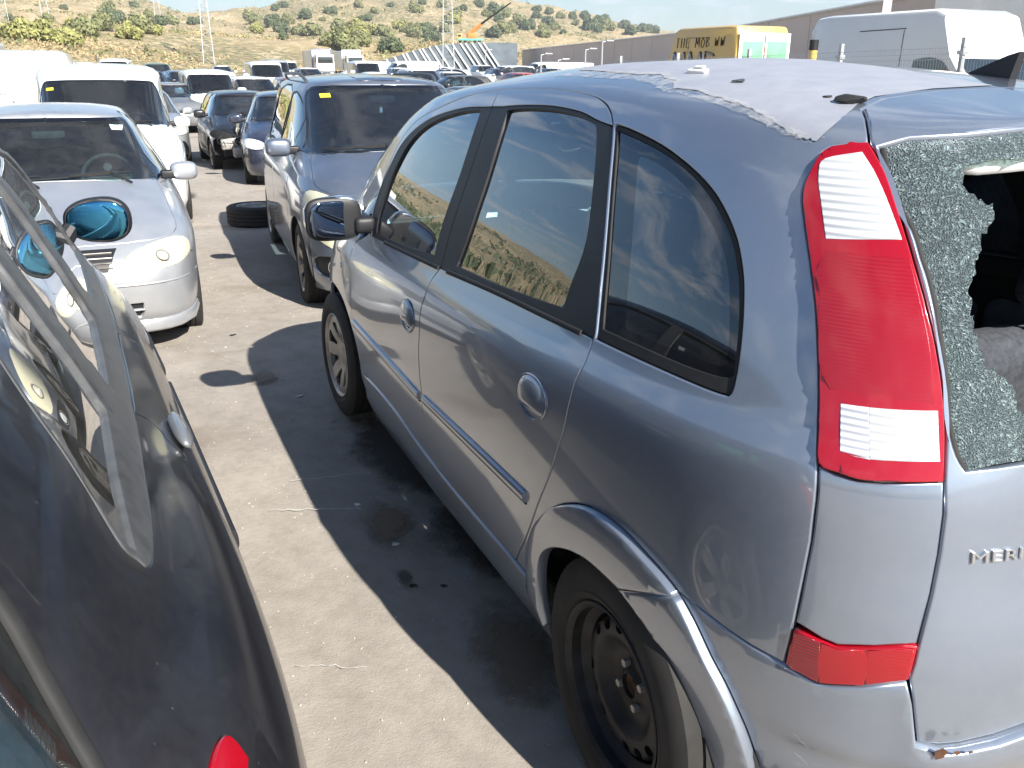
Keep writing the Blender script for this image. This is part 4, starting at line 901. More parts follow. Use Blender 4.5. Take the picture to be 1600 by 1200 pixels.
    # mirror: pod, glass and foot
    for sg in (1, -1):
        c = Vector((2.03, .925*sg, 1.045))
        def cut(p, sg=sg):
            if p.x < -.03: p.x = -.03-(abs(p.x+.03))*.15
            p.z *= 1-.12*(p.y*sg)/.1
            return p
        pod = ellipsoid('door_mirror', c, (.085, .108, .082), 'silver_blue', car, e=.62, cut=cut)
        fr = ellipsoid('mirror_housing', c+Vector((-.020, 0, 0)), (.022, .109, .083), 'black_trim', pod, e=.55)
        gm = ellipsoid('mirror_glass', c+Vector((-.0375, .0, 0)), (.008, .097, .070), 'mirror_grey', pod, e=.55, M=Matrix.Rotation(R(6*sg), 3, 'Z'))
        ft = MB(); ft.rbox((1.97, .765 if sg > 0 else -.85, .985), (2.06, .85 if sg > 0 else -.765, 1.05), .02); ft.build('mirror_foot', 'black_trim', pod)
    # wheels
    add_wheel(car, 'steel', (0, .735, .298), 1, label='bare black steel wheel with rusty hub'); add_wheel(car, 'steel', (0, -.735, .298), -1)
    add_wheel(car, 'cap', (2.63, .735, .298), 1, steer=R(2), label='front wheel with scuffed grey hubcap'); add_wheel(car, 'cap', (2.63, -.735, .298), -1)
    for x in (0, 2.63):
        for sg in (1, -1):
            a = np.linspace(R(-9), R(183), 24); V = []; F = []
            pts_ = [(x+.375*math.cos(q), .30+.375*math.sin(q)) for q in a]+([(-.405, .26), (-.43, .10)] if x == 0 else [(x-.385, .25), (x-.385, .22)])
            for px_, pz_ in pts_:
                for y in (.77 if x else (.76 if px_ < -.38 else .72), .50): V.append((px_, y*sg, pz_))
            for i in range(len(pts_)-1): F.append((2*i, 2*i+1, 2*i+3, 2*i+2))
            b = len(V); V += [(x, .50*sg, .2)]; F += [(b, 2*i+1, 2*i+3) for i in range(len(pts_)-1)]
            MB().add(V, F).build('wheel_liner', 'dark_cavity', car, 60)
    # underside and cabin
    MB().box((-.45, -.70, .22), (3.2, .70, .26)).build('floor_pan', 'dark_cavity', car, 0)
    seat(car, .95, .36, .33); seat(car, .95, -.36, .33); seat(car, .12, 0, .33, w=1.2)
    dash = MB(); dash.rbox((1.75, -.72, .62), (2.45, .72, .95), .07); dash.rbox((1.80, -.14, .5), (2.1, .14, .92), .04); dash.rbox((1.78, .2, .86), (2.1, .55, 1.0), .05); dash.build('dashboard', 'interior_dark', car)
    [MB().rbox((1.735, y-.05, .80), (1.765, y+.05, .87), .012).build('air_vent', 'interior_grey', car) for y in (-.62, .62, -.07, .07)]
    steering(car, 1.62, .36, .90)
    mr = MB(); mr.rbox((1.80, -.12, 1.36), (1.83, .12, 1.43), .02, 4); mr.tube([(1.83, 0, 1.40), (1.93, 0, 1.46)], .01); mr.build('rear_view_mirror', 'interior_dark', car)
    mg = MB(); mg.rbox((1.793, -.11, 1.367), (1.798, .11, 1.423), .002, 2); mg.build('mirror_glass', 'mirror_grey', car)
    for sg in (1, -1):
        d = MB(); d.rbox((.45, .70*sg-.03, .35), (2.2, .70*sg+.03, .93), .03); d.build('door_lining', 'interior_grey' if sg < 0 else 'interior_dark', car)
        b = MB(); b.tube([(1.02, .60*sg, 1.42), (1.0, .68*sg, .9), (.95, .68*sg, .5)], .022, 8, ry=.005); b.build('seat_belt', 'interior_grey', car)
        q = MB(); q.rbox((-.45, .62*sg-.04, .3), (.35, .62*sg+.04, .98), .04); q.build('boot_lining', 'interior_grey', car)
    hd = panel('headlining', S, [(1.1, 9.3), (1.6, 9.4), (2.6, 9.4), (2.95, 9.2), (2.9, 12.), (1.0, 12.), (0, 12.), (0, 9.5)], 'headliner', car, off=-.05, gap=0, rim=0, lip=0, res=.08)
    panel('headlining', S, mir([(1.1, 9.3), (1.6, 9.4), (2.6, 9.4), (2.95, 9.2), (2.9, 12.), (1.0, 12.), (0, 12.), (0, 9.5)]), 'headliner', car, off=-.05, gap=0, rim=0, lip=0, res=.08)
    bt_ = MB(); bt_.box((-.5, -.6, .42), (.1, .6, .45)); bt_.rbox((-.46, -.5, .45), (-.1, -.1, .62), .05); bt_.build('boot_floor', 'interior_dark', car)
    # rear wiper / arms left out; shark-fin aerial
    p, v = T['ant'][0]; F = frame_at(S, 5.46, 11.2); P0 = Vector(S.P(5.50, 11.1))
    an = MB(); a = P0; an.prism([(a.x+.05, a.z-.01), (a.x-.10, a.z-.012), (a.x-.115, a.z+.05), (a.x-.085, a.z+.042)], a.y-.012, a.y+.012, 'y'); an.build('roof_aerial', 'black_trim', car)
    return car
MATS_extra = paint('silver_chrome', (.45, .52, .68), metallic=.9, rough=.18, dust=.05)
MPV = build_mpv()
# ---------------- the black hatchback at the left edge ----------------
def build_left():
    S = LC; T = LT; PM = 'paint_black'; K = S.K
    car = thing('parked_car', 'black hatchback filling the left edge, with blue-tinted oval door mirror', 'car', LC_LOC, LC_ROT)
    W = smooth_poly([(-1.30, 6.45), (-1.34, 5.95), (-1.38, 5.5), (-1.36, 4.95), (-1.57, 4.74), (-1.92, 4.72), (-2.275, 4.838), (-2.536, 4.965), (-2.693, 5.008), (-2.753, 5.043), (-2.774, 5.113), (-2.778, 5.2), (-2.788, 5.341), (-2.777, 5.574), (-2.767, 5.80), (-2.759, 6.053), (-2.749, 6.385), (-2.731, 6.706), (-2.68, 6.92), (-2.4, 7.02), (-2.0, 7.05), (-1.6, 7.02), (-1.36, 6.85)], True, 4, (3, 10))
    g1 = [(-1.345, 6.4), (-1.37, 5.85), (-1.40, 5.5), (-1.42, 5.12), (-1.60, 5.07), (-1.80, 5.10), (-1.91, 5.15), (-1.935, 5.334), (-1.955, 5.75), (-1.93, 6.3), (-1.90, 6.95), (-1.6, 6.95), (-1.42, 6.78)]
    g2 = [(-1.985, 6.97), (-2.01, 6.3), (-2.05, 5.78), (-2.06, 5.42), (-2.09, 5.24), (-2.33, 5.262), (-2.40, 5.30), (-2.416, 5.81), (-2.413, 6.27), (-2.412, 6.6), (-2.40, 6.95)]
    g3 = [(-2.455, 6.95), (-2.488, 6.57), (-2.494, 6.26), (-2.502, 5.84), (-2.509, 5.42), (-2.646, 5.389), (-2.736, 5.285), (-2.766, 5.225), (-2.7755, 5.32), (-2.7725, 5.577), (-2.763, 5.805), (-2.7545, 6.058), (-2.744, 6.393), (-2.727, 6.66), (-2.66, 6.88)]
    gs = [smooth_poly(g, True, 3, sh) for g, sh in ((g1, (3, 6, 10)), (g2, (0, 4, 6, 10)), (g3, (0, 4, 7)))]
    scr = [(-1.04, 5.2), (-1.04, 7.7), (-.9, 7.95), (0, 8.1), (.9, 7.95), (1.04, 7.7), (1.04, 5.2), (.6, 5.06), (0, 5.02), (-.6, 5.06)]
    rw = smooth_poly([(-3.084, 5.0), (-3.068, 5.248), (-3.059, 5.448), (-3.048, 5.689), (-3.045, 5.822), (-3.06, 6.3), (-3.12, 6.7), (-3.5, 6.95), (-4, 7.0), (-4, 4.75), (-3.5, 4.78), (-3.15, 4.85)], True, 3, (8, 9))
    lamp = smooth_poly([(-2.943, 4.327), (-2.958, 4.381), (-2.982, 4.397), (-3.007, 4.370), (-3.045, 4.2), (-3.07, 3.95), (-3.08, 3.6), (-3.07, 3.2), (-3.04, 3.1), (-3.015, 3.2), (-3.0, 3.6), (-2.982, 4.014), (-2.958, 4.10), (-2.946, 4.2)], True, 3)
    def arch(cx, sg):
        q = [S.side(cx+.345*math.cos(a), max(.2, .30+.345*math.sin(a)), sg) for a in np.linspace(R(-8), R(188), 15)]
        return [(q[0][0], 0.)]+q+[(q[-1][0], 0.)]
    fl = [(x, K) for x in np.linspace(0, -4, 9)]
    for sg in (-1, 1):
        m = (lambda p: list(p)) if sg == -1 else mir
        half = fl+[(-4., 2.55), (-3.4, 2.55), (-3.02, 2.75), (-2.84, 2.80)]
        ar = [S.side(.345*math.cos(a), max(.2, .30+.345*math.sin(a)), -1) for a in np.linspace(R(188), R(-8), 15)]
        ar = [q for q in ar if q[1] < 2.6 or q[0] > -2.82]
        ar2 = [S.side(2.62+.345*math.cos(a), max(.2, .30+.345*math.sin(a)), -1) for a in np.linspace(R(188), R(-8), 15)]
        half = half+ar[4:]+[(ar[-1][0], .0), (ar2[0][0], 0.)]+ar2+[(ar2[-1][0], 0.), (-.8, 0), (0, 0)]
        rear_door = [(-2.0, 4.70), (-2.26, 4.80), (-2.385, 4.87), (-2.378, 4.70), (-2.394, 4.51), (-2.42, 4.42), (-2.44, 4.2), (-2.46, 4.0), (-2.52, 3.6), (-2.56, 3.1), (-2.54, 2.6), (-2.48, 1.7), (-2.47, .7), (-2.05, .6), (-2.0, .6), (-1.985, 3.)]
        front_door = [(-1.40, 4.70), (-1.75, 4.66), (-1.97, 4.66), (-1.965, 3.), (-1.98, .6), (-1.6, .6), (-1.46, 1.2), (-1.38, 3.2)]
        rd = smooth_poly(rear_door, True, 3, (0, 2, 14)); fd = smooth_poly(front_door, True, 3, (0, 2, 4, 5))
        panel('body_side', S, m(half), PM, car, holes=[m(W), m(rw[:]) if False else m([(s, v) for s, v in lamp]), m(rd), m(fd)]+([] if False else []), gap=0, rim=.003, lip=.02, res=.04) if False else None
        hz = half[:9]+half[9:]
        # the half skin follows the rear window edge at the centre line
        rwe = [p for p in rw if p[0] > -3.98]; rwe = sorted(rwe, key=lambda p: 0)
        up = [p for p in rw if p[1] > 5.0 and p[0] > -3.99]; i8 = max(range(len(rw)), key=lambda i: rw[i][1])
        ring = rw[:i8+1]; low = rw[i8+2:] if rw[i8+1][0] <= -3.99 else rw[i8+1:]
        top_part = ring[::-1]; low_part = [p for p in low[::-1] if p[0] > -3.999]
        outer = fl+[(-4., 7.0)]+[p for p in top_part if p[0] > -3.999]+low_part+[(-4., 4.75)]+half[9:]
        body = panel('body_side', S, m(outer), PM, car, holes=[m(W), m(lamp), m(rd), m(fd), m(smooth_poly([(0, 5.1), (-.6, 5.12), (-1.04, 5.25), (-1.04, 7.7), (-.9, 7.95), (-.02, 8.1), (-.02, 5.1)], True, 1))], gap=0, rim=.003, lip=.02, res=.04)
        D1 = panel('rear_door', S, m(rd), PM, car, gap=.0025, rim=.003, lip=.02, res=.03); D2 = panel('front_door', S, m(fd), PM, car, gap=.0025, rim=.003, lip=.02)
        tr = panel('window_trim', S, m(W), 'grey_trim', car, holes=[m(g) for g in gs], off=.002, gap=.0, rim=.004, lip=.03, res=.03, crown=.004)
        for g in gs: panel('window_glass', S, m(g), 'glass_green', tr, off=-.006, gap=-.005, rim=0, lip=0, res=.06)
        panel('tail_lamp', S, m(lamp), 'lens_red', car, off=.004, crown=.01, gap=.001, rim=.003, lip=.02, res=.02)
        panel('rear_window', S, m(rw), 'glass_sky_teal', car, off=-.004, gap=-.004, rim=0, lip=0, res=.06)
        ribbon('window_seal', S, m([(-3.09, 4.88), (-3.066, 5.248), (-3.057, 5.448), (-3.046, 5.689), (-3.043, 5.822), (-3.058, 6.3), (-3.115, 6.7)]), .02, 'rubber', car, off=-.004, h=.008)
        bump = [(-4., 2.52), (-3.4, 2.52), (-3.02, 2.72), (-2.855, 2.77)]+ar[4:8][::-1][-1:]+[q for q in ar[:5] if q[0] < -2.8][::-1]+[(-2.93, .0), (-3.4, 0), (-4, 0)]
        rb = panel('rear_bumper', S, m([(-4., 2.52), (-3.4, 2.52), (-3.02, 2.72), (-2.86, 2.77), (-2.90, 2.2), (-2.93, 1.5), (-2.95, .8), (-2.96, .0), (-3.4, 0), (-4, 0)]), PM, car, gap=.001, off=.012, rim=.006, lip=.03)
        ribbon('bumper_strip', S, m([(-2.865, 2.35), (-2.92, 2.42), (-3.0, 2.42), (-3.2, 2.36), (-3.6, 2.3), (-4., 2.3)]), .05, 'black_trim', rb, off=.012, h=.012)
        ribbon('side_moulding', S, m([(-1.42, 2.9), (-1.7, 2.9), (-1.88, 2.92)]), .05, 'black_trim', D2, off=.0, h=.012)
        ribbon('side_moulding', S, m([(-1.97, 2.92), (-2.2, 2.94), (-2.46, 2.96)]), .05, 'black_trim', D1, off=.0, h=.012)
        for D, (s0, v0) in ((D1, (-2.37, 4.20)),):
            F = frame_at(S, s0 if sg == -1 else -s0, v0, .012); e = ellipsoid('door_handle', (0, 0, 0), (.095, .022, .016), 'paint_grey', D, M=F.to_3x3(), e=.8); e.location = F.translation
        panel('headlight', S, m([(-.55, 3.5), (-.9, 3.4), (-1.12, 3.6), (-1.10, 4.3), (-.8, 4.5)]), 'lens_clear', car, off=.004)
        add_wheel(car, 'alloy5', (0, .765*sg, .30), sg); add_wheel(car, 'alloy5', (2.62, .765*sg, .30), sg)
        for x in (0, 2.62):
            a = np.linspace(R(-20), R(200), 18); V = []; F = []
            for q in a:
                for y in (.83, .55): V.append((x+.355*math.cos(q), y*sg, .30+.355*math.sin(q)))
            for k in range(17): F.append((2*k, 2*k+1, 2*k+3, 2*k+2))
            b = len(V); V.append((x, .55*sg, .25)); F += [(b, 2*k+1, 2*k+3) for k in range(17)]
            MB().add(V, F).build('wheel_liner', 'dark_cavity', car, 60)
        # mirror
        c = Vector((2.31, -.775 if sg == -1 else .775, 1.055)); yaw = Matrix.Rotation(R(-8 if sg == -1 else 8), 3, 'Z')
        pod = ellipsoid('door_mirror', c, (.075, .118, .083), 'black_trim', car, e=.85, M=yaw, cut=lambda p: Vector((max(p.x, -.03), p.y, p.z*(1+.12*p.y/.118*sg))))
        ellipsoid('mirror_glass', c+yaw @ Vector((-.030, 0, 0)), (.010, .106, .071), 'mirror_blue', pod, e=.85, M=yaw, cut=lambda p: Vector((p.x, p.y, p.z*(1+.12*p.y/.118*sg))))
        f = MB(); f.tube([c+Vector((0, -.09*sg, -.02)), Vector((2.28, .60*sg, .93))], [.030, .045], 10); f.build('mirror_foot', 'black_trim', pod)
    panel('windscreen', S, scr, 'glass_screen', car, off=-.002, gap=-.01, rim=0, lip=0, res=.08)
    MB().box((-.6, -.72, .22), (3.1, .72, .26)).build('floor_pan', 'dark_cavity', car, 0)
    seat(car, .95, .36, .28); seat(car, .95, -.36, .28, mat='interior_pale'); seat(car, .08, 0, .30, w=1.2, mat='interior_pale')
    d = MB(); d.rbox((1.75, -.66, .55), (2.35, .66, .90), .06); d.build('dashboard', 'interior_dark', car); steering(car, 1.62, .36, .85)
    pc = MB(); pc.rbox((-.62, -.56, .86), (.0, .56, .89), .01); pc.build('parcel_shelf', 'shelf_sky_teal', car)
    for sg in (1, -1):
        q = MB(); q.rbox((-.5, .64*sg-.02, .3), (1.9, .64*sg+.02, .9), .02); q.build('door_lining', 'interior_grey', car)
    return car
build_left()
# ---------------- the other vehicles ----------------
def levels(xf, xr, w, H, belt=.95, hood=.80, nose=.68, cowl=None, wst=None, rrt=None, wr=None, sill=.2, rbelt=None, tail=.0, nf=3.2, roofcrown=.05, gnf=4.6, hoodcrown=.03):
    """standard stack of plan outlines for a road vehicle"""
    cowl = cowl if cowl is not None else xf-1.0; wst = wst if wst is not None else xf-1.7; rrt = rrt if rrt is not None else xr+.35; wr = wr or w*.68
    rbelt = rbelt if rbelt is not None else xr+.06; zr = H-roofcrown-.02; b2 = belt+(zr-belt)*.52
    lerp = lambda a, b, t: a+(b-a)*t
    return [(xf-.14, xr+.12, w-.05, sill, sill, nf+.6, 5, 0, 0, 0), (xf-.03, xr+.02, w-.015, sill+.12, sill+.12, nf+.3, 5, 0, 0, 0),
            (xf, xr, w, .50, .50, nf, 5, 0, 0, 0), (xf-.02, xr+.005, w, .62, .64, nf, 5, 0, 0, 0),
            (xf-.12, xr+.02, w-.01, nose+.03, belt-.14, nf+.2, 5, .01, 0, 0), (xf-.34, xr+.04, w-.045, hood, belt-.03, nf+.6, 5, hoodcrown, 0, 0),
            (cowl, rbelt, w-.085, belt+.02, belt+.02, gnf, 5, .04, 0, 0),
            (lerp(cowl, wst, .55), lerp(rbelt, rrt, .42), lerp(w-.085, wr, .5), b2, b2, gnf+.6, 5.2, .04, .01, .0),
            (lerp(cowl, wst, .93), lerp(rbelt, rrt, .88), wr+.02, zr-.055, zr-.055, gnf+1, 5.2, .035, .015, .01),
            (wst, rrt, wr-.05, zr, zr, gnf+1, 5.2, .03, .02, .025),
            (wst-.07, rrt+.04, wr-.14, zr+.022, zr+.018, gnf+1, 5, .02, .015, .03),
            (wst-.13, rrt+.07, wr*.45, zr+.042, zr+.03, 5, 5, .01, .01, .034), (wst-.2, rrt+.1, .0004, zr+.052, zr+.035, 5, 5, 0, 0, .035)]
def make_car(name, label, cat, loc, rz, lv, mat, side_windows, doors, screen, rscreen, head, wb, group=None, R_=.30, wheelkind='alloy6', headmat='lens_clear', grille=(), intake=(), fog=(), glassmat='glass_side', screenmat='glass_screen', res=.06, mirrors=None, cabin=True, bonnet=True, tail=None, bumper=True, wheels=(1, 1, 1, 1), seats=(.9, 0.), trimmat='black_trim', lipd=.012, tf=.025, arch=.36, wiper=True, bumpmat=None, steer=0):
    S = Shell(lv, taper_f=tf); car = thing(name, label, cat, loc, rz, group); K = S.K
    def poly(kind, pts, sg=1, sharp=(), sub=3):
        if sharp is not None: pts = smooth_poly(pts, True, sub, sharp)
        else: pts = dens(pts, .12)
        f = {'side': lambda p: S.side(p[0], p[1], sg), 'front': lambda p: S.front(p[0], p[1]), 'rear': lambda p: S.rear(p[0], p[1])}[kind]
        return [f(p) for p in pts]
    xw = (0., wb); hol = []
    wins = []
    for sg in (1, -1):
        for pts in side_windows:
            o = poly('side', pts, sg, range(len(pts)) if len(pts) < 4 else ()); wins.append(o); hol.append(o)
    scr = poly('front', screen+[(-y, z) for y, z in screen[::-1]], 1); hol.append(scr)
    rs = poly('rear', rscreen+[(-y, z) for y, z in rscreen[::-1]], 1) if rscreen else None
    if rs: hol.append([(s if s > 0 else s+8, v) for s, v in rs])
    drs = []
    for sg in (1, -1):
        for pts in doors: o = [S.side(p[0], p[1], sg) for p in dens(pts, .12)]; drs.append(o); hol.append(o)
    # bottom edge with wheel arches
    def bottom(sg):
        out = []
        for cx in (wb, 0.):
            q = [S.side(cx+arch*math.cos(a), max(lv[0][3]+.01, .30+arch*math.sin(a)*.98), sg) for a in np.linspace(R(-8), R(188), 15)]
            out += [(q[0][0], 0.)]+q+[(q[-1][0], 0.)]
        return out
    bl = bottom(1); br = bottom(-1); bv = 3.25
    if bumper:
        s1 = min(1.30, S.side(wb+arch, .42, 1)[0]-.025); s2 = min(1.0, s1-.06); fr_ = [(-s1, 0.), (-s1, bv-.5), (-s2, bv), (-.5, bv+.05), (.5, bv+.05), (s2, bv), (s1, bv-.5), (s1, 0.)]
    else: fr_ = [(-.8, 0), (0, 0), (.8, 0)]
    for q in bl: pass
    ok = lambda p: True
    outer = [(-4., K), (-4., 0.)]+[(s, v) for s, v in br[::-1]]+fr_+[(s, v) for s, v in bl]+[(4., 0.), (4., K)]
    outer = outer+[(x, K) for x in np.linspace(3.5, -3.5, 15)]
    hd = []
    for sg in (1, -1):
        o = [S.front(y*sg, z) for y, z in smooth_poly(head, True, 3)]; hd.append(o); hol.append(o)
    bon = None
    if bonnet:
        zt = 5.98; bon = [(-.98, 4.75), (-1.02, 5.4), (-1.03, zt-.1), (-.9, zt), (0, zt+.0), (.9, zt), (1.03, zt-.1), (1.02, 5.4), (.98, 4.75), (.7, 4.35), (0, 4.2), (-.7, 4.35)]
        if isinstance(bonnet, list): bon = bonnet
        bon = smooth_poly(bon, True, 3); hol.append(bon)
    # holes that overlap the rear seam are left to the rear pieces
    panel('body', S, outer, mat, car, holes=[h for h in hol if max(s for s, v in h) <= 4.0 or True and max(s for s, v in h) <= 4.0], gap=0, rim=.003, lip=lipd, res=res)
    if bumper:
        b = list(fr_); hb = []
        for pts in list(intake): hb.append([S.front(y, z) for y, z in dens(pts, .12)])
        for pts in list(fog):
            for sg in (1, -1): o = [S.front(y*sg, z) for y, z in smooth_poly(pts, True, 3)]; hb.append(o)
        bp = panel('front_bumper', S, b, bumpmat or mat, car, holes=hb, gap=.003, rim=.004, lip=.03, res=res)
        for i, h in enumerate(hb): 
            g = panel('bumper_grille', S, h, 'black_trim', bp, off=-.02, gap=-.003, rim=0, lip=0, res=.05)
    if bon: panel('bonnet', S, bon, mat, car, gap=.003, rim=.004, lip=.02, res=res)
    for pts in grille: 
        gp = [S.front(y, z) for y, z in dens(pts, .1)]; gg = panel('grille', S, gp, 'black_trim', car, off=.003, gap=0, rim=.003, lip=.004, res=.03)
        ys = [p[0] for p in pts]; zs = [p[1] for p in pts]
        for k in range(1, 5):
            z = min(zs)+(max(zs)-min(zs))*k/5
            ribbon('grille_bar', S, [S.front(y, z) for y in np.linspace(min(ys)+.03, max(ys)-.03, 8)], .009, 'alloy' if mat == 'paint_silver' else 'grey_trim', gg, off=.004, h=.008, n=4)
    for i, d in enumerate(drs): panel('front_door' if i % len(doors) == 0 else 'rear_door', S, d, mat, car, gap=.003, rim=.003, lip=.02, res=res)
    for i, w in enumerate(wins):
        ins = inset(S, w, .016); t = panel('side_window', S, w, trimmat, car, holes=[ins], off=-.002, gap=0, rim=.002, lip=.01, res=res)
        panel('window_glass', S, ins, glassmat, t, off=-.006, gap=0, rim=0, lip=0, res=.1)
    ins = inset(S, scr, .03); t = panel('windscreen', S, scr, 'frit', car, holes=[ins], off=-.001, gap=0, rim=.002, lip=.01, res=res); panel('window_glass', S, ins, screenmat, t, off=-.004, gap=0, rim=0, lip=0, res=.1)
    for h in hd:
        q = panel('headlight', S, h, headmat, car, gap=.006, rim=.003, lip=.02, crown=.006, off=.002, res=.03)
    if rs:
        r2 = [(s if s > 0 else s+8, v) for s, v in rs]
        ins = inset(S, r2, .03); t = panel('rear_window', S, r2, 'frit', car, holes=[ins], off=.003, gap=0, rim=.002, lip=.004, res=res); panel('window_glass', S, ins, glassmat, t, off=.002, gap=0, rim=0, lip=0, res=.1)
    if tail:
        for sg in (1, -1): panel('tail_lamp', S, [S.rear(y*sg, z) if sg > 0 else (lambda q: (q[0]+8 if q[0] < 0 else q[0], q[1]))(S.rear(-y, z)) for y, z in smooth_poly(tail, True, 3)], 'lens_red', car, off=.004, rim=.003, lip=.01, crown=.004, res=.04)
    w = lv[2][2]
    for i, (x, sg) in enumerate(((0, 1), (0, -1), (wb, 1), (wb, -1))):
        ys = float(abs(S.P(*S.side(x, .62, 1))[1]))
        if wheels[i]: add_wheel(car, wheelkind, (x, (ys-.105)*sg, R_), sg, Rr=R_, steer=steer if x else 0)
        a = np.linspace(R(-8), R(188), 18); V = []; F = []
        for q in a:
            px_, pz_ = x+(arch+.012)*math.cos(q), .30+(arch+.012)*math.sin(q)*.98; yo = float(abs(S.P(*S.side(px_, max(pz_, .32), 1))[1]))-.012
            for y in (yo, ys-.32): V.append((px_, y*sg, pz_))
        for k in range(17): F.append((2*k, 2*k+1, 2*k+3, 2*k+2))
        b = len(V); V.append((x, (ys-.32)*sg, .25)); F += [(b, 2*k+1, 2*k+3) for k in range(17)]
        MB().add(V, F).build('wheel_liner', 'dark_cavity', car, 60)
    xf = lv[2][0]; xr = lv[2][1]; belt = lv[6][3]; cow = lv[6][0]
    MB().box((xr+.3, -w+.22, lv[0][3]+.02), (xf-.6, w-.22, lv[0][3]+.06)).build('floor_pan', 'dark_cavity', car, 0)
    if cabin:
        d = MB(); d.rbox((cow-.62, -w+.16, belt-.36), (cow-.12, w-.16, belt-.04), .06); d.rbox((cow-.66, .2, belt-.12), (cow-.35, .52, belt+.02), .04); d.build('dashboard', 'interior_dark', car)
        steering(car, cow-.78, .36, belt-.05)
        for y in (.36, -.36): seat(car, seats[0], y, .32+belt-.95)
        if seats[1] is not None: seat(car, seats[1], 0, .32+belt-.95, w=1.2)
        d = MB()
        for sg in (1, -1): d.rbox((xr+.35, (w-.14)*sg-.03, .35), (cow-.3, (w-.14)*sg+.03, belt-.06), .03)
        d2 = d.build('door_lining', 'interior_grey', car)
        rm = MB(); zt = lv[8][3]; rm.rbox((lv[9][0]-.02, -.11, zt-.09), (lv[9][0]+.01, .11, zt-.03), .02); rm.build('rear_view_mirror', 'interior_dark', car)
    if mirrors:
        mx, my, mz, s_ = mirrors
        for sg in (1, -1):
            c = Vector((mx, (my+.10)*sg, mz)); pod = ellipsoid('door_mirror', c, (.08*s_, .12*s_, .082*s_), mat, car, e=.65)
            ellipsoid('mirror_glass', c+Vector((-.045*s_, 0, 0)), (.04*s_, .105*s_, .07*s_), 'mirror_grey', pod, e=.6)
            f = MB(); f.rbox((mx-.03, min((my-.06)*sg, (my+.05)*sg), mz-.05), (mx+.05, max((my-.06)*sg, (my+.05)*sg), mz+.01), .015); f.build('mirror_foot', 'black_trim', pod)
    if wiper:
        for y0, y1 in ((.50, -.12), (-.05, -.62)):
            pts = [S.pt(*S.front(y, belt+.035+.02*(y-y1)/(y0-y1)), .012) for y in np.linspace(y0, y1, 6)]
            m = MB(); m.tube(pts, .006, 5); m.tube([S.pt(*S.front(y0, belt+.0), .01), pts[1]+Vector((0, 0, .01)), pts[3]+Vector((.01, 0, .006))], .008, 5); m.build('wiper', 'rubber', car)
    return car, S
def at(x, y): return (x, y, gz(x))
# --- silver hatchback facing the camera behind the black one
lv = levels(3.40, -.66, .855, 1.41, belt=.93, hood=.76, nose=.66, cowl=2.28, wst=1.52, rrt=-.15, wr=.56, nf=6.0)
AST, S_A = make_car('parked_car', 'silver hatchback facing the viewer with yellowed headlight and chipped slatted grille', 'car', at(7.45, 2.09), R(180), lv, 'paint_silver',
    [[(2.05, .96), (1.32, 1.32), (1.02, 1.335), (1.05, .96)], [(.96, .96), (.93, 1.335), (.35, 1.33), (.12, 1.20), (.02, .98)], [(-.08, .99), (.0, 1.15), (.22, 1.29), (-.10, 1.22), (-.30, 1.0)]],
    [[(2.12, .93), (2.18, .6), (2.1, .24), (1.02, .24), (1.0, .92)], [(.98, .92), (1.0, .24), (.42, .26), (.30, .60), (.08, .72), (.04, .92)]],
    [(.0, 1.345), (.42, 1.34), (.53, 1.31), (.62, 1.1), (.70, .955), (.45, .935), (.0, .925)], None,
    [(.36, .60), (.42, .67), (.60, .72), (.74, .71), (.775, .64), (.72, .59), (.55, .565), (.42, .56)], 2.60, headmat='lens_yellowed', wheelkind='cap',
    grille=[[(-.36, .70), (.36, .70), (.30, .585), (-.30, .585)]], intake=[[(-.46, .385), (.46, .385), (.46, .35), (-.46, .35)], [(-.46, .335), (.46, .335), (.44, .295), (-.44, .295)]], fog=[], mirrors=(1.92, .76, .985, .78), seats=(.85, 0.), res=.05, screenmat='glass_pale')
# --- grey-blue people carrier beyond the foreground car, facing the camera
lv = levels(3.45, -.80, .895, 1.66, belt=1.06, hood=.94, nose=.80, cowl=2.62, wst=1.72, rrt=-.62, wr=.64, nf=3.8, roofcrown=.075, tf=.03) if False else levels(3.45, -.80, .895, 1.66, belt=1.06, hood=.94, nose=.80, cowl=2.62, wst=1.72, rrt=-.62, wr=.64, nf=6.5, roofcrown=.075)
PPL, S_P = make_car('parked_car', 'grey-blue people carrier with dark roof band and hanging charm behind its windscreen', 'car', at(7.80, -.54), R(176), lv, 'paint_greyblue',
    [[(2.18, 1.09), (1.75, 1.40), (1.22, 1.50), (1.22, 1.08)], [(1.14, 1.08), (1.14, 1.51), (.25, 1.51), (.18, 1.09)], [(.08, 1.10), (.14, 1.51), (-.45, 1.46), (-.60, 1.14)]],
    [[(2.22, 1.05), (2.28, .6), (2.16, .26), (1.20, .26), (1.18, 1.04)], [(1.16, 1.04), (1.18, .26), (.45, .26), (.34, .60), (.14, .74), (.10, 1.04)]],
    [(.0, 1.565), (.44, 1.56), (.60, 1.52), (.675, 1.3), (.755, 1.10), (.45, 1.075), (.0, 1.065)], None,
    [(.53, .62), (.50, .72), (.55, .80), (.66, .87), (.79, .90), (.84, .82), (.83, .64), (.72, .54), (.60, .55)], 2.66, headmat='lens_yellowed', wheelkind='alloy6', R_=.315, arch=.375,
    grille=[[(-.36, .83), (.36, .83), (.32, .70), (-.32, .70)]], intake=[[(-.5, .36), (.5, .36), (.46, .27), (-.46, .27)]], fog=[[(.60, .47), (.80, .47), (.80, .35), (.62, .34)]], mirrors=(2.05, .80, 1.11, .85), seats=(.9, .0), res=.05)
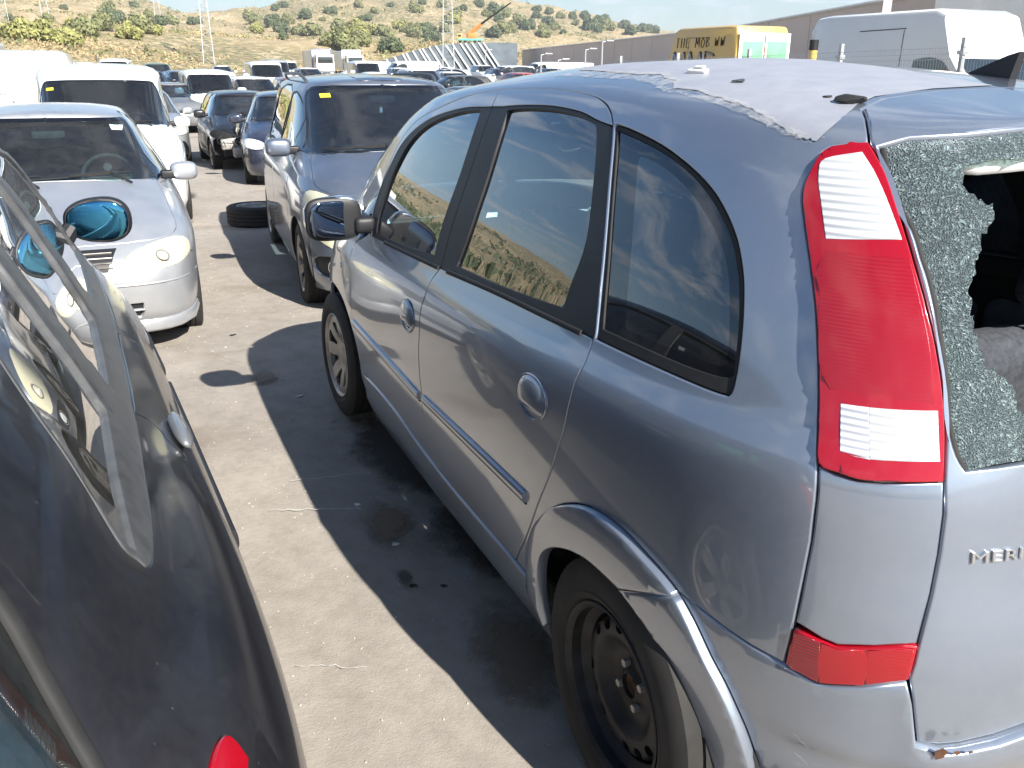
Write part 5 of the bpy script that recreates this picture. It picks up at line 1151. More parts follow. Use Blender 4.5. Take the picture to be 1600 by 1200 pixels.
def extras_people_carrier():
    S = S_P; F = None
    s_, v_ = S.front(.70, .405)
    for sg in (1, -1):
        F = frame_at(S, *S.front(.70*sg, .405), -.008); m = MB(); m.lathe([(0, .012), (.035, .012), (.045, .004), (.048, -.01)], 24, F); m.build('fog_lamp', 'lens_clear', PPL)
        F2 = frame_at(S, *S.front(.70*sg, .405), -.006); m = MB(); m.lathe([(.052, -.01), (.056, .006), (.062, .006), (.066, -.01)], 24, F2); m.build('fog_lamp_bezel', 'chrome', PPL)
    # dark band along the middle of the roof, standing proud
    b = [(0., 9.1), (.30, 9.12), (.36, 9.6), (.48, 10.5), (.75, 11.1), (1.1, 11.28), (2.8, 11.28), (2.8, 12.), (0, 12.)]
    for q in (b, mir(b)): panel('roof_band', S, q, 'paint_navy', PPL, off=.004, gap=0, rim=.003, lip=.01, res=.06)
    for sg in (1, -1):
        path = [(1.30, 9.15), (1.5, 9.25), (1.9, 9.3), (2.4, 9.3), (2.8, 9.25), (2.92, 9.1)]; P = [S.pt(a*sg, v, .045 if 0 < i < 5 else .0) for i, (a, v) in enumerate(path)]
        m = MB(); m.tube(smooth_poly([tuple(p) for p in P], False, 5), .014, 8); m.build('roof_rail', 'grey_trim', PPL)
    g = []
    st = panel('windscreen_sticker', S, [S.front(y, z) for y, z in [(-.52, 1.50), (-.44, 1.505), (-.44, 1.475), (-.52, 1.47)]], 'sticker_yellow', PPL, off=-.002, gap=0, rim=0, lip=0)
    lip_ = [S.front(y, z) for y, z in [(.86, .30), (.70, .255), (.35, .235), (0, .23), (-.35, .235), (-.7, .255), (-.86, .30), (-.86, .24), (-.5, .20), (0, .19), (.5, .20), (.86, .24)]]
    # papers lying on the dashboard and a charm hanging from the mirror
    L_ = PPL.location
    pp = MB(); Mt = Matrix.Translation((5.42, -.12, L_.z+1.085)) @ Matrix.Rotation(R(25), 4, 'Z') @ Matrix.Rotation(R(12), 4, 'X')
    for k in range(3): pp.box((-.10, -.15, .004*k), (.10, .15, .004*k+.002), Mt @ Matrix.Rotation(R(9*k), 4, 'Z'))
    tag(pp.build('paper_sheets', 'paper', None, 0), 'white paper sheets lying behind the windscreen of the grey-blue people carrier', 'papers')
    ch = MB(); x0 = 6.14; y0 = -.42
    ch.tube([(x0, y0-.012, L_.z+1.50), (x0, y0, L_.z+1.40)], .003, 5); ch.tube([(x0, y0+.012, L_.z+1.50), (x0, y0, L_.z+1.40)], .003, 5); ch.rbox((x0-.012, y0-.014, L_.z+1.34), (x0+.012, y0+.014, L_.z+1.40), .006)
    tag(ch.build('hanging_charm', 'plastic_white', None, 30), 'small charm hanging on strings from the mirror of the grey-blue people carrier', 'charm')
extras_people_carrier()
def extras_silver():
    S = S_A
    panel('windscreen_sticker', S, [S.front(y, z) for y, z in [(.50, 1.285), (.41, 1.295), (.42, 1.262), (.49, 1.255)]], 'paper', AST, off=-.001, gap=0, rim=0, lip=0)
    ribbon('bumper_crease', S, [S.front(y, .50) for y in np.linspace(-.80, .80, 24)], .012, 'paint_silver', AST, off=0, h=.006)
    # lower lip hanging slightly loose
    lp = MB(); pts = [S.pt(*S.front(y, .245), .012) for y in np.linspace(-.80, .80, 24)]
    lp.tube(pts, .028, 8, ry=.045); lp.build('bumper_lip', 'paint_silver', AST)
extras_silver()
for CAR_, S_, y_, z_, r_ in ((AST, S_A, .60, .645, .040), (PPL, S_P, .68, .70, .060)):
    for sg in (1, -1):
        F = frame_at(S_, *S_.front(y_*sg, z_), .008); m = MB(); m.lathe([(r_*.80, .0), (r_*.86, .003), (r_, .003), (r_*1.04, 0)], 28, F); m.build('lamp_ring', 'alloy', CAR_)
        m = MB(); m.lathe([(0, .003), (r_*.35, .0025), (r_*.4, .0)], 20, F); m.build('lamp_bulb', 'plastic_white', CAR_)
# --- white small van behind the silver hatchback
lv = levels(3.40, -.75, .86, 1.84, belt=1.10, hood=.98, nose=.82, cowl=2.72, wst=1.85, rrt=-.72, wr=.70, nf=6, roofcrown=.08)
VAN, S_V = make_car('parked_van', 'white small van with wide dark windscreen behind the silver hatchback', 'van', at(12.75, 1.74), R(180), lv, 'paint_white',
    [[(2.30, 1.14), (1.80, 1.58), (1.32, 1.62), (1.30, 1.12)]], [[(2.3, 1.08), (2.3, .3), (1.3, .3), (1.26, 1.08)]],
    [(.0, 1.63), (.5, 1.62), (.62, 1.57), (.68, 1.35), (.735, 1.12), (.45, 1.085), (.0, 1.07)], None,
    [(.50, .75), (.52, .86), (.66, .95), (.80, .96), (.82, .80), (.66, .72)], 2.69, wheelkind='cap', glassmat='glass_dark', mirrors=(2.2, .76, 1.14, .8), seats=(1.1, None), res=.06, grille=[[(-.4, .8), (.4, .8), (.36, .7), (-.36, .7)]], intake=[[(-.5, .42), (.5, .42), (.5, .3), (-.5, .3)]])
panel('windscreen_sticker', S_V, [S_V.front(y, z) for y, z in [(-.58, 1.535), (-.50, 1.545), (-.50, 1.515), (-.58, 1.505)]], 'sticker_yellow', VAN, off=-.001, gap=0, rim=0, lip=0)
an = MB(); an.prism([(.0, 0), (.10, 0), (.09, .08), (.075, .08)], -.008, .008, 'y'); ao_ = an.build('roof_aerial', 'black_trim', VAN, 0); ao_.location = (1.35, .0, 1.83); ao_.rotation_euler = (0, 0, R(0))
# --- black small hatchback with its front torn off
lv = levels(3.30, -.62, .84, 1.43, belt=.97, hood=.84, nose=.72, cowl=2.35, wst=1.62, rrt=-.35, wr=.57, nf=5.5)
IBZ, S_I = make_car('wrecked_car', 'black hatchback with its front torn away, bare engine parts showing', 'car', at(19.3, -.80), R(180), lv, 'paint_black',
    [[(2.08, .99), (1.45, 1.34), (1.08, 1.36), (1.1, .98)], [(1.02, .98), (.98, 1.36), (.35, 1.34), (.08, 1.0)]],
    [[(2.15, .95), (2.2, .6), (2.1, .24), (1.08, .24), (1.06, .94)], [(1.04, .94), (1.06, .24), (.42, .26), (.30, .60), (.12, .72), (.06, .94)]],
    [(.0, 1.36), (.42, 1.355), (.54, 1.32), (.62, 1.12), (.695, .985), (.45, .965), (.0, .955)], None,
    [(.45, .66), (.5, .74), (.66, .78), (.78, .76), (.80, .66), (.62, .62)], 2.46, headmat='dark_cavity', wheelkind='alloy5', grille=[], intake=[[(-.55, .74), (.55, .74), (.62, .26), (-.62, .26)]], mirrors=(1.95, .80, 1.03, .95), res=.06)
def wreck_front():
    rr = random.Random(5); L_ = IBZ.location; m = MB(); f = lambda x, y, z: (x, y, z)
    def pipe(n, r): 
        p = Vector((3.22+rr.uniform(0, .2), rr.uniform(-.5, .6), rr.uniform(.3, .7))); pts = [p]
        for _ in range(n): pts.append(pts[-1]+Vector((rr.uniform(-.06, .1), rr.uniform(-.2, .2), rr.uniform(-.15, .12))))
        return smooth_poly([tuple(q) for q in pts], False, 4), r
    for k in range(16): p, r = pipe(5, rr.uniform(.006, .014)); q = MB(); q.tube(p, r, 6); q.build('engine_hose' if k % 2 else 'wiring_loom', ('rubber', 'metal_bare', 'paint_grey')[k % 3], IBZ)
    for k in range(7):
        c = Vector((3.25+rr.uniform(-.1, .12), -.1+rr.uniform(-.45, .45), .35+rr.uniform(0, .3))); h = Vector((rr.uniform(.05, .12), rr.uniform(.08, .16), rr.uniform(.05, .1)))
        q = MB(); q.rbox(tuple(c-h), tuple(c+h), .03, M=Matrix.Rotation(R(rr.uniform(-12, 12)), 4, 'X')); q.build('engine_part', ('metal_bare', 'steel_black', 'metal_bare', 'black_trim')[k % 4], IBZ)
    q = MB(); q.tube([(3.1, -.62, .58), (3.3, -.2, .60), (3.33, .2, .59), (3.15, .68, .56)], .03, 6); q.build('crash_beam', 'metal_bare', IBZ)
    q = MB(); q.tube([(3.15, -.35, .62), (3.3, -.38, .80), (3.35, -.36, .98), (3.30, -.30, 1.06)], .03, 8); q.build('air_intake_pipe', 'metal_bare', IBZ)
    q = MB(); q.rbox((3.30, -.18, .16), (3.52, .22, .40), .08, M=Matrix.Rotation(R(8), 4, 'X')); q.build('gearbox', 'metal_bare', IBZ)
wreck_front()
for ch in list(IBZ.children):
    if ch.name.startswith('front_bumper'):
        for g in list(ch.children): bpy.data.objects.remove(g)
        bpy.data.objects.remove(ch)
_m = MB(); _m.rbox((2.9, -.62, .3), (3.02, .62, .78), .03); _m.build('radiator', 'steel_black', IBZ)
# --- dark blue hatchback in front of it
lv = levels(3.30, -.65, .85, 1.44, belt=.96, hood=.84, nose=.70, cowl=2.4, wst=1.62, rrt=-.3, wr=.57, nf=5.5)
NVY, S_N = make_car('parked_car', 'dark blue hatchback between the grey-blue people carrier and the wrecked black hatchback', 'car', at(16.25, -1.38), R(180-8), lv, 'paint_navy',
    [[(2.12, .99), (1.45, 1.34), (1.08, 1.36), (1.1, .98)], [(1.02, .98), (.98, 1.36), (.35, 1.34), (.02, 1.0)]],
    [[(2.15, .95), (2.2, .6), (2.1, .24), (1.08, .24), (1.06, .94)], [(1.04, .94), (1.06, .24), (.42, .26), (.30, .60), (.12, .72), (.0, .94)]],
    [(.0, 1.37), (.42, 1.365), (.54, 1.33), (.62, 1.12), (.695, .985), (.45, .965), (.0, .955)], None,
    [(.45, .66), (.5, .74), (.66, .78), (.78, .76), (.80, .66), (.62, .62)], 2.5, wheelkind='alloy5', mirrors=(1.98, .80, 1.03, .95), grille=[[(-.3, .72), (.3, .72), (.26, .62), (-.26, .62)]], intake=[[(-.5, .4), (.5, .4), (.5, .3), (-.5, .3)]], res=.06)
# --- pale silver estate between van and wreck
lv = levels(3.50, -.80, .86, 1.46, belt=.97, hood=.84, nose=.70, cowl=2.45, wst=1.65, rrt=-.55, wr=.58, nf=5.5)
SIL, S_S = make_car('parked_car', 'pale silver car between the white small van and the wrecked black hatchback', 'car', at(21.6, 1.05), R(180), lv, 'paint_silver',
    [[(2.12, .99), (1.45, 1.36), (1.08, 1.38), (1.1, .98)], [(1.02, .98), (.98, 1.38), (.35, 1.37), (.02, 1.0)]], [[(2.15, .95), (2.2, .6), (2.1, .24), (1.08, .24), (1.06, .94)]],
    [(.0, 1.39), (.42, 1.385), (.54, 1.35), (.62, 1.12), (.695, .99), (.45, .97), (.0, .96)], None, [(.45, .66), (.5, .74), (.66, .78), (.78, .76), (.80, .66), (.62, .62)], 2.6, mirrors=(1.98, .80, 1.03, .95), res=.07, screenmat='glass_clear')
# ---------------- the rows of scrap vehicles further off ----------------
def proto(name, lv, mat, sw, dr, sc, hd, wb, **k): return make_car(name, 'x', 'car', (0, 0, -60), 0, lv, mat, sw, dr, sc, k.pop('rs', None), hd, wb, res=.14, cabin=True, wiper=False, lipd=.01, **k)[0]
HB = proto('scrap_car', levels(3.3, -.65, .84, 1.44, belt=.96, hood=.84, cowl=2.4, wst=1.62, rrt=-.3, wr=.57, nf=5.5), 'paint_white', [[(2.12, .99), (1.45, 1.34), (1.08, 1.36), (1.1, .98)], [(1.02, .98), (.98, 1.36), (.35, 1.34), (.02, 1.0)]], [[(2.15, .95), (2.1, .24), (1.08, .24), (1.06, .94)]], [(.0, 1.37), (.42, 1.365), (.54, 1.33), (.62, 1.12), (.695, .985), (.45, .965), (.0, .955)], [(.45, .66), (.5, .74), (.66, .78), (.78, .76), (.80, .66), (.62, .62)], 2.5, mirrors=(1.98, .80, 1.03, .95), rs=[(.0, 1.33), (.45, 1.3), (.6, 1.05), (0, 1.02)])
MV = proto('scrap_car', levels(3.4, -.75, .87, 1.64, belt=1.03, hood=.92, nose=.76, cowl=2.6, wst=1.75, rrt=-.6, wr=.62, nf=5.5, roofcrown=.07), 'paint_white', [[(2.18, 1.06), (1.7, 1.46), (1.22, 1.50), (1.22, 1.05)], [(1.14, 1.05), (1.14, 1.51), (-.4, 1.48), (-.5, 1.08)]], [[(2.2, 1.02), (2.16, .26), (1.20, .26), (1.18, 1.02)]], [(.0, 1.54), (.44, 1.535), (.58, 1.5), (.66, 1.3), (.735, 1.08), (.45, 1.05), (.0, 1.04)], [(.5, .68), (.56, .8), (.74, .86), (.82, .82), (.80, .68), (.62, .64)], 2.66, mirrors=(2.1, .84, 1.1, 1.0), rs=[(.0, 1.5), (.5, 1.46), (.62, 1.1), (0, 1.08)])
VN = proto('scrap_van', levels(3.4, -.95, .88, 1.86, belt=1.08, hood=.97, nose=.82, cowl=2.75, wst=2.0, rrt=-.9, wr=.74, nf=6, roofcrown=.07), 'paint_white', [[(2.35, 1.14), (1.95, 1.58), (1.45, 1.62), (1.42, 1.12)]], [[(2.3, 1.08), (2.3, .3), (1.42, .3), (1.38, 1.08)]], [(.0, 1.69), (.5, 1.68), (.64, 1.63), (.70, 1.35), (.745, 1.12), (.45, 1.085), (.0, 1.07)], [(.50, .75), (.52, .86), (.66, .95), (.80, .96), (.82, .80), (.66, .72)], 2.75, mirrors=(2.2, .85, 1.2, 1.2), seats=(1.1, None), rs=[(.0, 1.6), (.5, 1.58), (.6, 1.15), (0, 1.12)])
def make_truck():
    t = thing('scrap_truck', 'x', 'truck', (0, 0, -60)); 
    m = MB(); m.rbox((2.0, -1.15, .9), (4.2, 1.15, 2.9), .12, taper=.94); c = m.build('cab', 'paint_white', t)
    g = MB(); g.rbox((4.13, -.95, 1.85), (4.19, .95, 2.6), .03); g.build('windscreen', 'glass_dark', c)
    w = MB(); w.rbox((2.6, -1.17, 1.9), (3.7, -1.12, 2.55), .03); w.build('side_window', 'glass_dark', c); w = MB(); w.rbox((2.6, 1.12, 1.9), (3.7, 1.17, 2.55), .03); w.build('side_window', 'glass_dark', c)
    b = MB(); b.rbox((4.1, -1.15, .5), (4.35, 1.15, .95), .06); b.build('front_bumper', 'grey_trim', c)
    for s in (1, -1): h = MB(); h.rbox((4.3, .7*s-.18, .6), (4.37, .7*s+.18, .8), .03); h.build('headlight', 'lens_clear', c)
    q = MB(); q.rbox((-4.0, -1.22, 1.1), (1.9, 1.22, 3.4), .05); q.build('load_box', 'paint_white', t)
    f = MB(); f.tube([(1.94, -1.2, 1.1), (1.94, -1.2, 3.5), (1.94, 1.2, 3.5), (1.94, 1.2, 1.1)], .06, 6); f.build('box_frame', 'paint_blue', t)
    ch = MB(); ch.box((-4.0, -.5, .7), (4.0, .5, .9)); ch.build('chassis', 'steel_black', t, 0)
    for x in (-3.0, 3.1):
        for s in (1, -1): add_wheel(t, 'steel', (x, 1.0*s, .48), s, Rr=.48, W=.28)
    return t
TK = make_truck()
def tree_copy(o, parent=None):
    c = o.copy(); C.objects.link(c)
    if parent is not None: c.parent = parent
    for ch in list(o.children): tree_copy(ch, c)
    return c
def recolour(o, mat):
    for ch in [o]+list(o.children):
        if ch.type == 'MESH' and ch.name.split('.')[0] in ('body', 'bonnet', 'front_door', 'rear_door', 'front_bumper', 'door_mirror', 'cab') and len(ch.material_slots):
            ch.material_slots[0].link = 'OBJECT'; ch.material_slots[0].material = MATS[mat]
ORD = ['first', 'second', 'third', 'fourth', 'fifth', 'sixth', 'seventh', 'eighth', 'ninth', 'tenth', 'eleventh', 'twelfth', 'thirteenth', 'fourteenth', 'fifteenth', 'sixteenth', 'seventeenth', 'eighteenth']
CN = {'paint_white': 'white', 'paint_silver': 'silver', 'paint_charcoal': 'dark grey', 'paint_red': 'red', 'paint_maroon': 'maroon', 'paint_grey': 'grey', 'paint_navy': 'navy blue', 'paint_blue': 'blue', 'paint_green': 'dark green', 'paint_black': 'black', 'paint_greyblue': 'slate blue'}
def az_xy(px, x):
    """where the sight line of an image column meets a given distance x down the yard (used to lay the rows out)"""
    a = R(CAM['yaw'])-math.atan2(px-800, CAM['f']*math.cos(R(CAM['pitch'])) + 495*math.sin(-R(CAM['pitch'])))
    return (x, CAM['loc'][1]+(x-CAM['loc'][0])*math.tan(a))
ROWS = [
 ('nearest', 'scrap cars in the nearest row beyond the wreck', [(-40, 20.5, HB, 'paint_charcoal', 186), (90, 33, MV, 'paint_silver', 180), (205, 30, HB, 'paint_charcoal', 174), (252, 31, HB, 'paint_grey', 185), (312, 31.5, VN, 'paint_white', 180), (377, 32, MV, 'paint_white', 182), (452, 31, MV, 'paint_maroon', 178), (720, 24.5, HB, 'paint_charcoal', 181)]),
 ('second', 'scrap cars in the second row', [(160, 41, MV, 'paint_charcoal', 186), (225, 43, HB, 'paint_black', 182), (268, 44, HB, 'paint_greyblue', 190), (350, 37, HB, 'paint_red', 0), (405, 45, VN, 'paint_white', 178), (520, 40, HB, 'paint_grey', 180), (575, 42, HB, 'paint_white', 176), (640, 41, MV, 'paint_white', 183), (690, 44, HB, 'paint_white', 180), (745, 38, HB, 'paint_charcoal', 96), (800, 42, HB, 'paint_red', 182)]),
 ('third', 'scrap cars in the third row', [(60, 52, VN, 'paint_white', 180), (180, 54, VN, 'paint_white', 175), (240, 55, MV, 'paint_green', 180), (420, 56, VN, 'paint_silver', 180), (470, 54, HB, 'paint_white', 184), (560, 55, VN, 'paint_white', 178), (612, 56, HB, 'paint_white', 186), (660, 57, VN, 'paint_white', 90), (720, 53, HB, 'paint_silver', 95), (770, 56, HB, 'paint_grey', 180), (815, 55, MV, 'paint_white', 94), (850, 57, HB, 'paint_navy', 180)]),
 ('farthest', 'scrap cars in the farthest row', [(130, 70, MV, 'paint_white', 180), (340, 72, HB, 'paint_white', 180), (390, 75, HB, 'paint_silver', 180), (440, 76, VN, 'paint_white', 180), (590, 74, VN, 'paint_white', 90), (640, 76, VN, 'paint_white', 180), (700, 75, HB, 'paint_white', 90), (745, 77, MV, 'paint_white', 180), (870, 62, VN, 'paint_white', 90), (905, 64, VN, 'paint_white', 90), (940, 66, HB, 'paint_silver', 95)])]
used = set()
for rn, grp, items in ROWS:
    for i, (px, x, pr, col, rz) in enumerate(sorted(items, key=lambda t: t[0])):
        xx, yy = az_xy(px, x); o = pr if pr not in used else tree_copy(pr); used.add(pr)
        o.location = (xx, yy, gz(xx)); o.rotation_euler = (0, 0, R(rz)); o['group'] = grp
        kind = {HB: 'hatchback', MV: 'people carrier', VN: 'small van'}[pr] if pr in (HB, MV, VN) else 'car'
        o['label'] = '%s %s, %s from the left in the %s row beyond the wreck' % (CN[col], kind, ORD[i], rn)
        o['category'] = 'van' if pr is VN else 'car'; recolour(o, col)
for px, x, H_, lab in ((495, 118, 0, 'box lorry with a blue-framed load box at the foot of the golden slope'), (541, 121, 1, 'all-white lorry right of the blue-framed lorry at the foot of the slope')):
    o = TK if H_ == 0 else tree_copy(TK); xx, yy = az_xy(px, x); o.location = (xx, yy, gz(xx)-.1); o.rotation_euler = (0, 0, R(180)); o['label'] = lab; o['group'] = 'lorries at the foot of the slope'
    if H_:
        for ch in o.children:
            if ch.name.startswith('box_frame'): ch.material_slots[0].link = 'OBJECT'; ch.material_slots[0].material = MATS['paint_white']
o = tree_copy(TK); o.location = (18.4, -25.5, gz(18)); o.rotation_euler = (0, 0, R(180)); o.scale = (1, 1.1, 1.35); o['label'] = 'tall white lorry body at the right edge behind the white high-roof van'
if 'group' in o: del o['group']
# far left: dark hatchback cabin, motorhome and big white van
o = tree_copy(HB); o.location = at(15.0, 3.85); o.rotation_euler = (0, 0, R(-6)); recolour(o, 'paint_navy'); o['label'] = 'navy hatchback at the left edge behind the silver hatchback roof'; o['category'] = 'car'
if 'group' in o: del o['group']
def box_van(name, label, cat, loc, rz, L, W, H, mat, nosel=.9, group=None, win=True, rear=True):
    t = thing(name, label, cat, loc, rz, group); w = W/2
    def pr(y, k): 
        # side outline (x forward, z up) with sloping nose and rounded roof
        return [(-L/2, .35), (-L/2-.02, 1.2), (-L/2+.03, H-.25), (-L/2+.16, H-.03), (-L/2+.5, H), (L/2-nosel-1.25, H), (L/2-nosel-1.02, H-.09), (L/2-nosel-.74, min(2.02, H-.16)), (L/2-nosel-.15, 1.38), (L/2-nosel+.10, 1.2), (L/2-.12, 1.08), (L/2, .9), (L/2+.02, .35)]
    P = pr(0, 0); n = len(P); V = []; ys = [-w, -w+.03, -w+.14, w-.14, w-.03, w]; 
    for j, y in enumerate(ys):
        e = {0: 1, 5: 1, 1: .4, 4: .4}.get(j, 0)
        for x, z in P:
            f = max(0, (z-1.3)/(H-1.3)); yy = y*(1-.09*f); V.append((x*(1-.012*e), yy, z-(.10*e if z > H-.3 else 0)))
    F = []
    for j in range(5):
        for i in range(n): F.append((j*n+i, j*n+(i+1) % n, (j+1)*n+(i+1) % n, (j+1)*n+i))
    F += [tuple(range(n))[::-1], tuple(range(5*n, 6*n))]
    b = MB().add(V, F).build('body', mat, t, 35)
    x0, z0 = P[7]; x1, z1 = P[8]
    g = MB(); q = lambda t_: (x1+(x0-x1)*t_, z1+(z0-z1)*t_); nx, nz = (z0-z1), (x1-x0); l = math.hypot(nx, nz); nx /= l; nz /= l
    A = []
    for t_, yy in ((.06, .86), (.92, .80)):
        x, z = q(t_); f = max(0, (z-1.3)/(H-1.3))
        for s in (1, -1): A.append((x+nx*.015, s*w*yy*(1-.05*f), z+nz*.015))
    B_ = [(a-nx*.03, y, c-nz*.03) for a, y, c in A]
    g.add(A+B_, [(0, 1, 3, 2), (4, 6, 7, 5), (0, 2, 6, 4), (1, 5, 7, 3), (0, 4, 5, 1), (2, 3, 7, 6)]); g.build('windscreen', 'glass_dark', t, 0)
    if win:
        for s in (1, -1):
            xa = L/2-nosel-.45; m = MB(); zt = min(2.0, H-.15); pts = smooth_poly([(xa+.1, 1.32), (xa-.32, zt-.16), (xa-.55, zt-.03), (xa-.8, zt), (xa-1.1, zt-.04), (xa-1.16, 1.35)], True, 4, (0, 4, 5)); 
            f = lambda z: w*(1-.09*max(0, (z-1.3)/(H-1.3)))
            V2 = [(x, s*(f(z)+.006), z) for x, z in pts]+[(x, s*(f(z)-.02), z) for x, z in pts]; k = len(pts)
            m.add(V2, [tuple(range(k)), tuple(range(2*k-1, k-1, -1))]+[(i, i+k, (i+1) % k+k, (i+1) % k) for i in range(k)]); m.build('side_window', 'glass_dark', t, 0)
            sm_ = MB(); f2 = lambda z: s*(f(z)+.001)
            for xs in (xa-1.42, xa-.02): sm_.tube([(xs, f2(.5), .5), (xs, f2(1.3), 1.3), (xs-.04 if xs < xa-1 else xs-.5, f2(H-.35), H-.35 if xs < xa-1 else 1.9)], .006, 4)
            sm_.tube([(xa-1.42, f2(H-.32), H-.32), (xa-2.6, f2(H-.34), H-.34)], .008, 4)
            sm_.build('door_seam', 'rubber', t, 0)
    for x in (-L/2+.95, L/2-.95):
        for s in (1, -1): add_wheel(t, 'steel', (x, (w-.12)*s, .33), s, Rr=.33)
    for s in (1, -1):
        h = MB(); h.rbox((L/2-.30, s*(w-.30)-.14, .82), (L/2+.02, s*(w-.30)+.14, 1.04), .05); h.build('headlight', 'lens_clear', t)
        h = MB(); h.rbox((L/2-nosel-.35, s*(w+.14)-.10, 1.35), (L/2-nosel-.22, s*(w+.14)+.10, 1.72), .04); h.build('door_mirror', 'black_trim', t)
    gm = MB(); gm.rbox((L/2-.02, -.45, .62), (L/2+.035, .45, .82), .02); gm.build('grille', 'black_trim', t)
    bm_ = MB(); bm_.rbox((L/2-.1, -w+.04, .34), (L/2+.09, w-.04, .58), .05); bm_.build('front_bumper', 'grey_trim', t)
    return t
box_van('parked_van', 'large white high-roof van behind the mesh fence at the right', 'van', at(12.1, -13.3), R(180), 5.2, 2.1, 2.84, 'paint_white', nosel=.70)
box_van('parked_van', 'large white panel van at the left edge behind the silver hatchback', 'van', at(19.5, 3.15), 0, 4.9, 1.95, 2.15, 'paint_white', nosel=.8)
def motorhome():
    t = thing('motorhome', 'white motorhome body with side hatch at the far left', 'motorhome', at(27.5, 5.6), R(176))
    m = MB(); m.rbox((-2.9, -1.1, .5), (2.6, 1.1, 2.55), .12); m.build('body', 'paint_white', t)
    h = MB(); h.rbox((-.9, 1.07, 1.1), (.3, 1.12, 2.1), .04); h.build('side_hatch', 'plastic_white', t)
    w = MB(); w.rbox((.9, 1.08, 1.5), (1.3, 1.12, 1.8), .04); w.build('side_window', 'glass_dark', t)
    w = MB(); w.rbox((2.55, -.6, 1.5), (2.62, .6, 2.1), .04); w.build('rear_window', 'glass_dark', t)
    for x in (-1.9, 1.6):
        for s in (1, -1): add_wheel(t, 'steel', (x, .95*s, .33), s, Rr=.33)
motorhome()
def yellow_van():
    t = box_van('parked_van', 'yellow high-roof van with black graffiti on its side beyond the fence', 'van', at(24.9, -17.1), 0, 5.4, 2.15, 3.22, 'paint_yellow', nosel=.9)
    # rear doors, pale inside a yellow edge
    L = 5.4; H = 3.22; w = 2.15/2
    d = MB()
    for s in (1, -1):
        d = MB(); d.rbox((-L/2-.05, .02 if s > 0 else -w*.90, .55), (-L/2-.012, w*.90 if s > 0 else -.02, H-.22), .03, 3); dr = d.build('rear_door', 'paint_white', t)
        g = MB(); g.rbox((-L/2-.062, .08 if s > 0 else -w*.78, 1.75), (-L/2-.045, w*.78 if s > 0 else -.08, 2.75), .02, 3); g.build('window_glass', 'paint_teal' if False else 'glass_green', dr)
        q = MB(); q.rbox((-L/2-.060, .06 if s > 0 else -w*.84, .75), (-L/2-.046, w*.84 if s > 0 else -.06, 1.80), .005, 2); q.build('teal_panel', 'paint_teal', dr)
    # graffiti: drawn letters standing a hair off the paint
    plain('spray_black', (.02, .02, .025), rough=.6, var=.1); plain('spray_pale', (.62, .62, .60), rough=.7)
    f = lambda z: w*(1-.09*max(0, (z-1.3)/(H-1.3)))
    def stroke(pts, r, mat, nm): 
        m = MB(); m.tube([(x, f(z)+.006, z) for x, z in smooth_poly(pts, False, 5)], r, 6, ry=.004); return m.build(nm, mat, t)
    G = {'T': [[(0, 1), (.7, 1)], [(.35, 1), (.3, 0)]], 'H': [[(0, 1), (0, 0)], [(.6, 1), (.6, 0)], [(0, .5), (.6, .5)]], 'E': [[(.6, 1), (0, .95), (0, .05), (.6, 0)], [(0, .5), (.5, .52)]],
         'M': [[(0, 0), (.1, 1), (.4, .3), (.7, 1), (.8, 0)]], 'O': [[(.35, 1), (.05, .6), (.15, .05), (.5, 0), (.7, .5), (.35, 1)]], 'B': [[(0, 1), (0, 0)], [(0, 1), (.5, .85), (.1, .55), (.6, .3), (0, 0)]], '.': [[(.1, .05), (.18, .05)]], 'w': [[(0, .9), (.1, .1), (.35, .7), (.45, .1), (.7, 1)]]}
    # seen from +y with x to the right of the picture falling: mirror x so the words read correctly
    x = .62
    for ch in 'THE MOB.ww':
        if ch == ' ': x -= .22; continue
        for s in G[ch]:
            stroke([(x-p*.26, 2.60+q*.30) for p, q in s], .018, 'spray_black', 'graffiti_letter')
        x -= .16 if ch == '.' else .30
    x = .75
    for ch in 'mMB':
        k = G['M' if ch == 'm' else ch]
        V = None
        for s in k: stroke([(x-p*.95, 1.70+q*.72) for p, q in s], .085, 'spray_pale', 'graffiti_outline')
        for s in k: stroke([(x-p*.95-.02, 1.72+q*.76) for p, q in s], .035, 'spray_black', 'graffiti_letter')
        x -= .92
yellow_van()
# loose wheel lying in the lane
tw = link('loose_tyre', wheel_meshes('steel', .345, .22)['tyre'], None); tw.location = (9.25, .25, gz(9.25)+.11); tw.rotation_euler = (R(0), R(-90), R(20)); tag(tw, 'loose black tyre lying flat in the lane beside the people carrier', 'tyre')
rw_ = link('rim', wheel_meshes('steel', .345, .22)['rim'], tw); rw_.data = rw_.data.copy(); rw_.data.materials[0] = MATS['metal_bare']
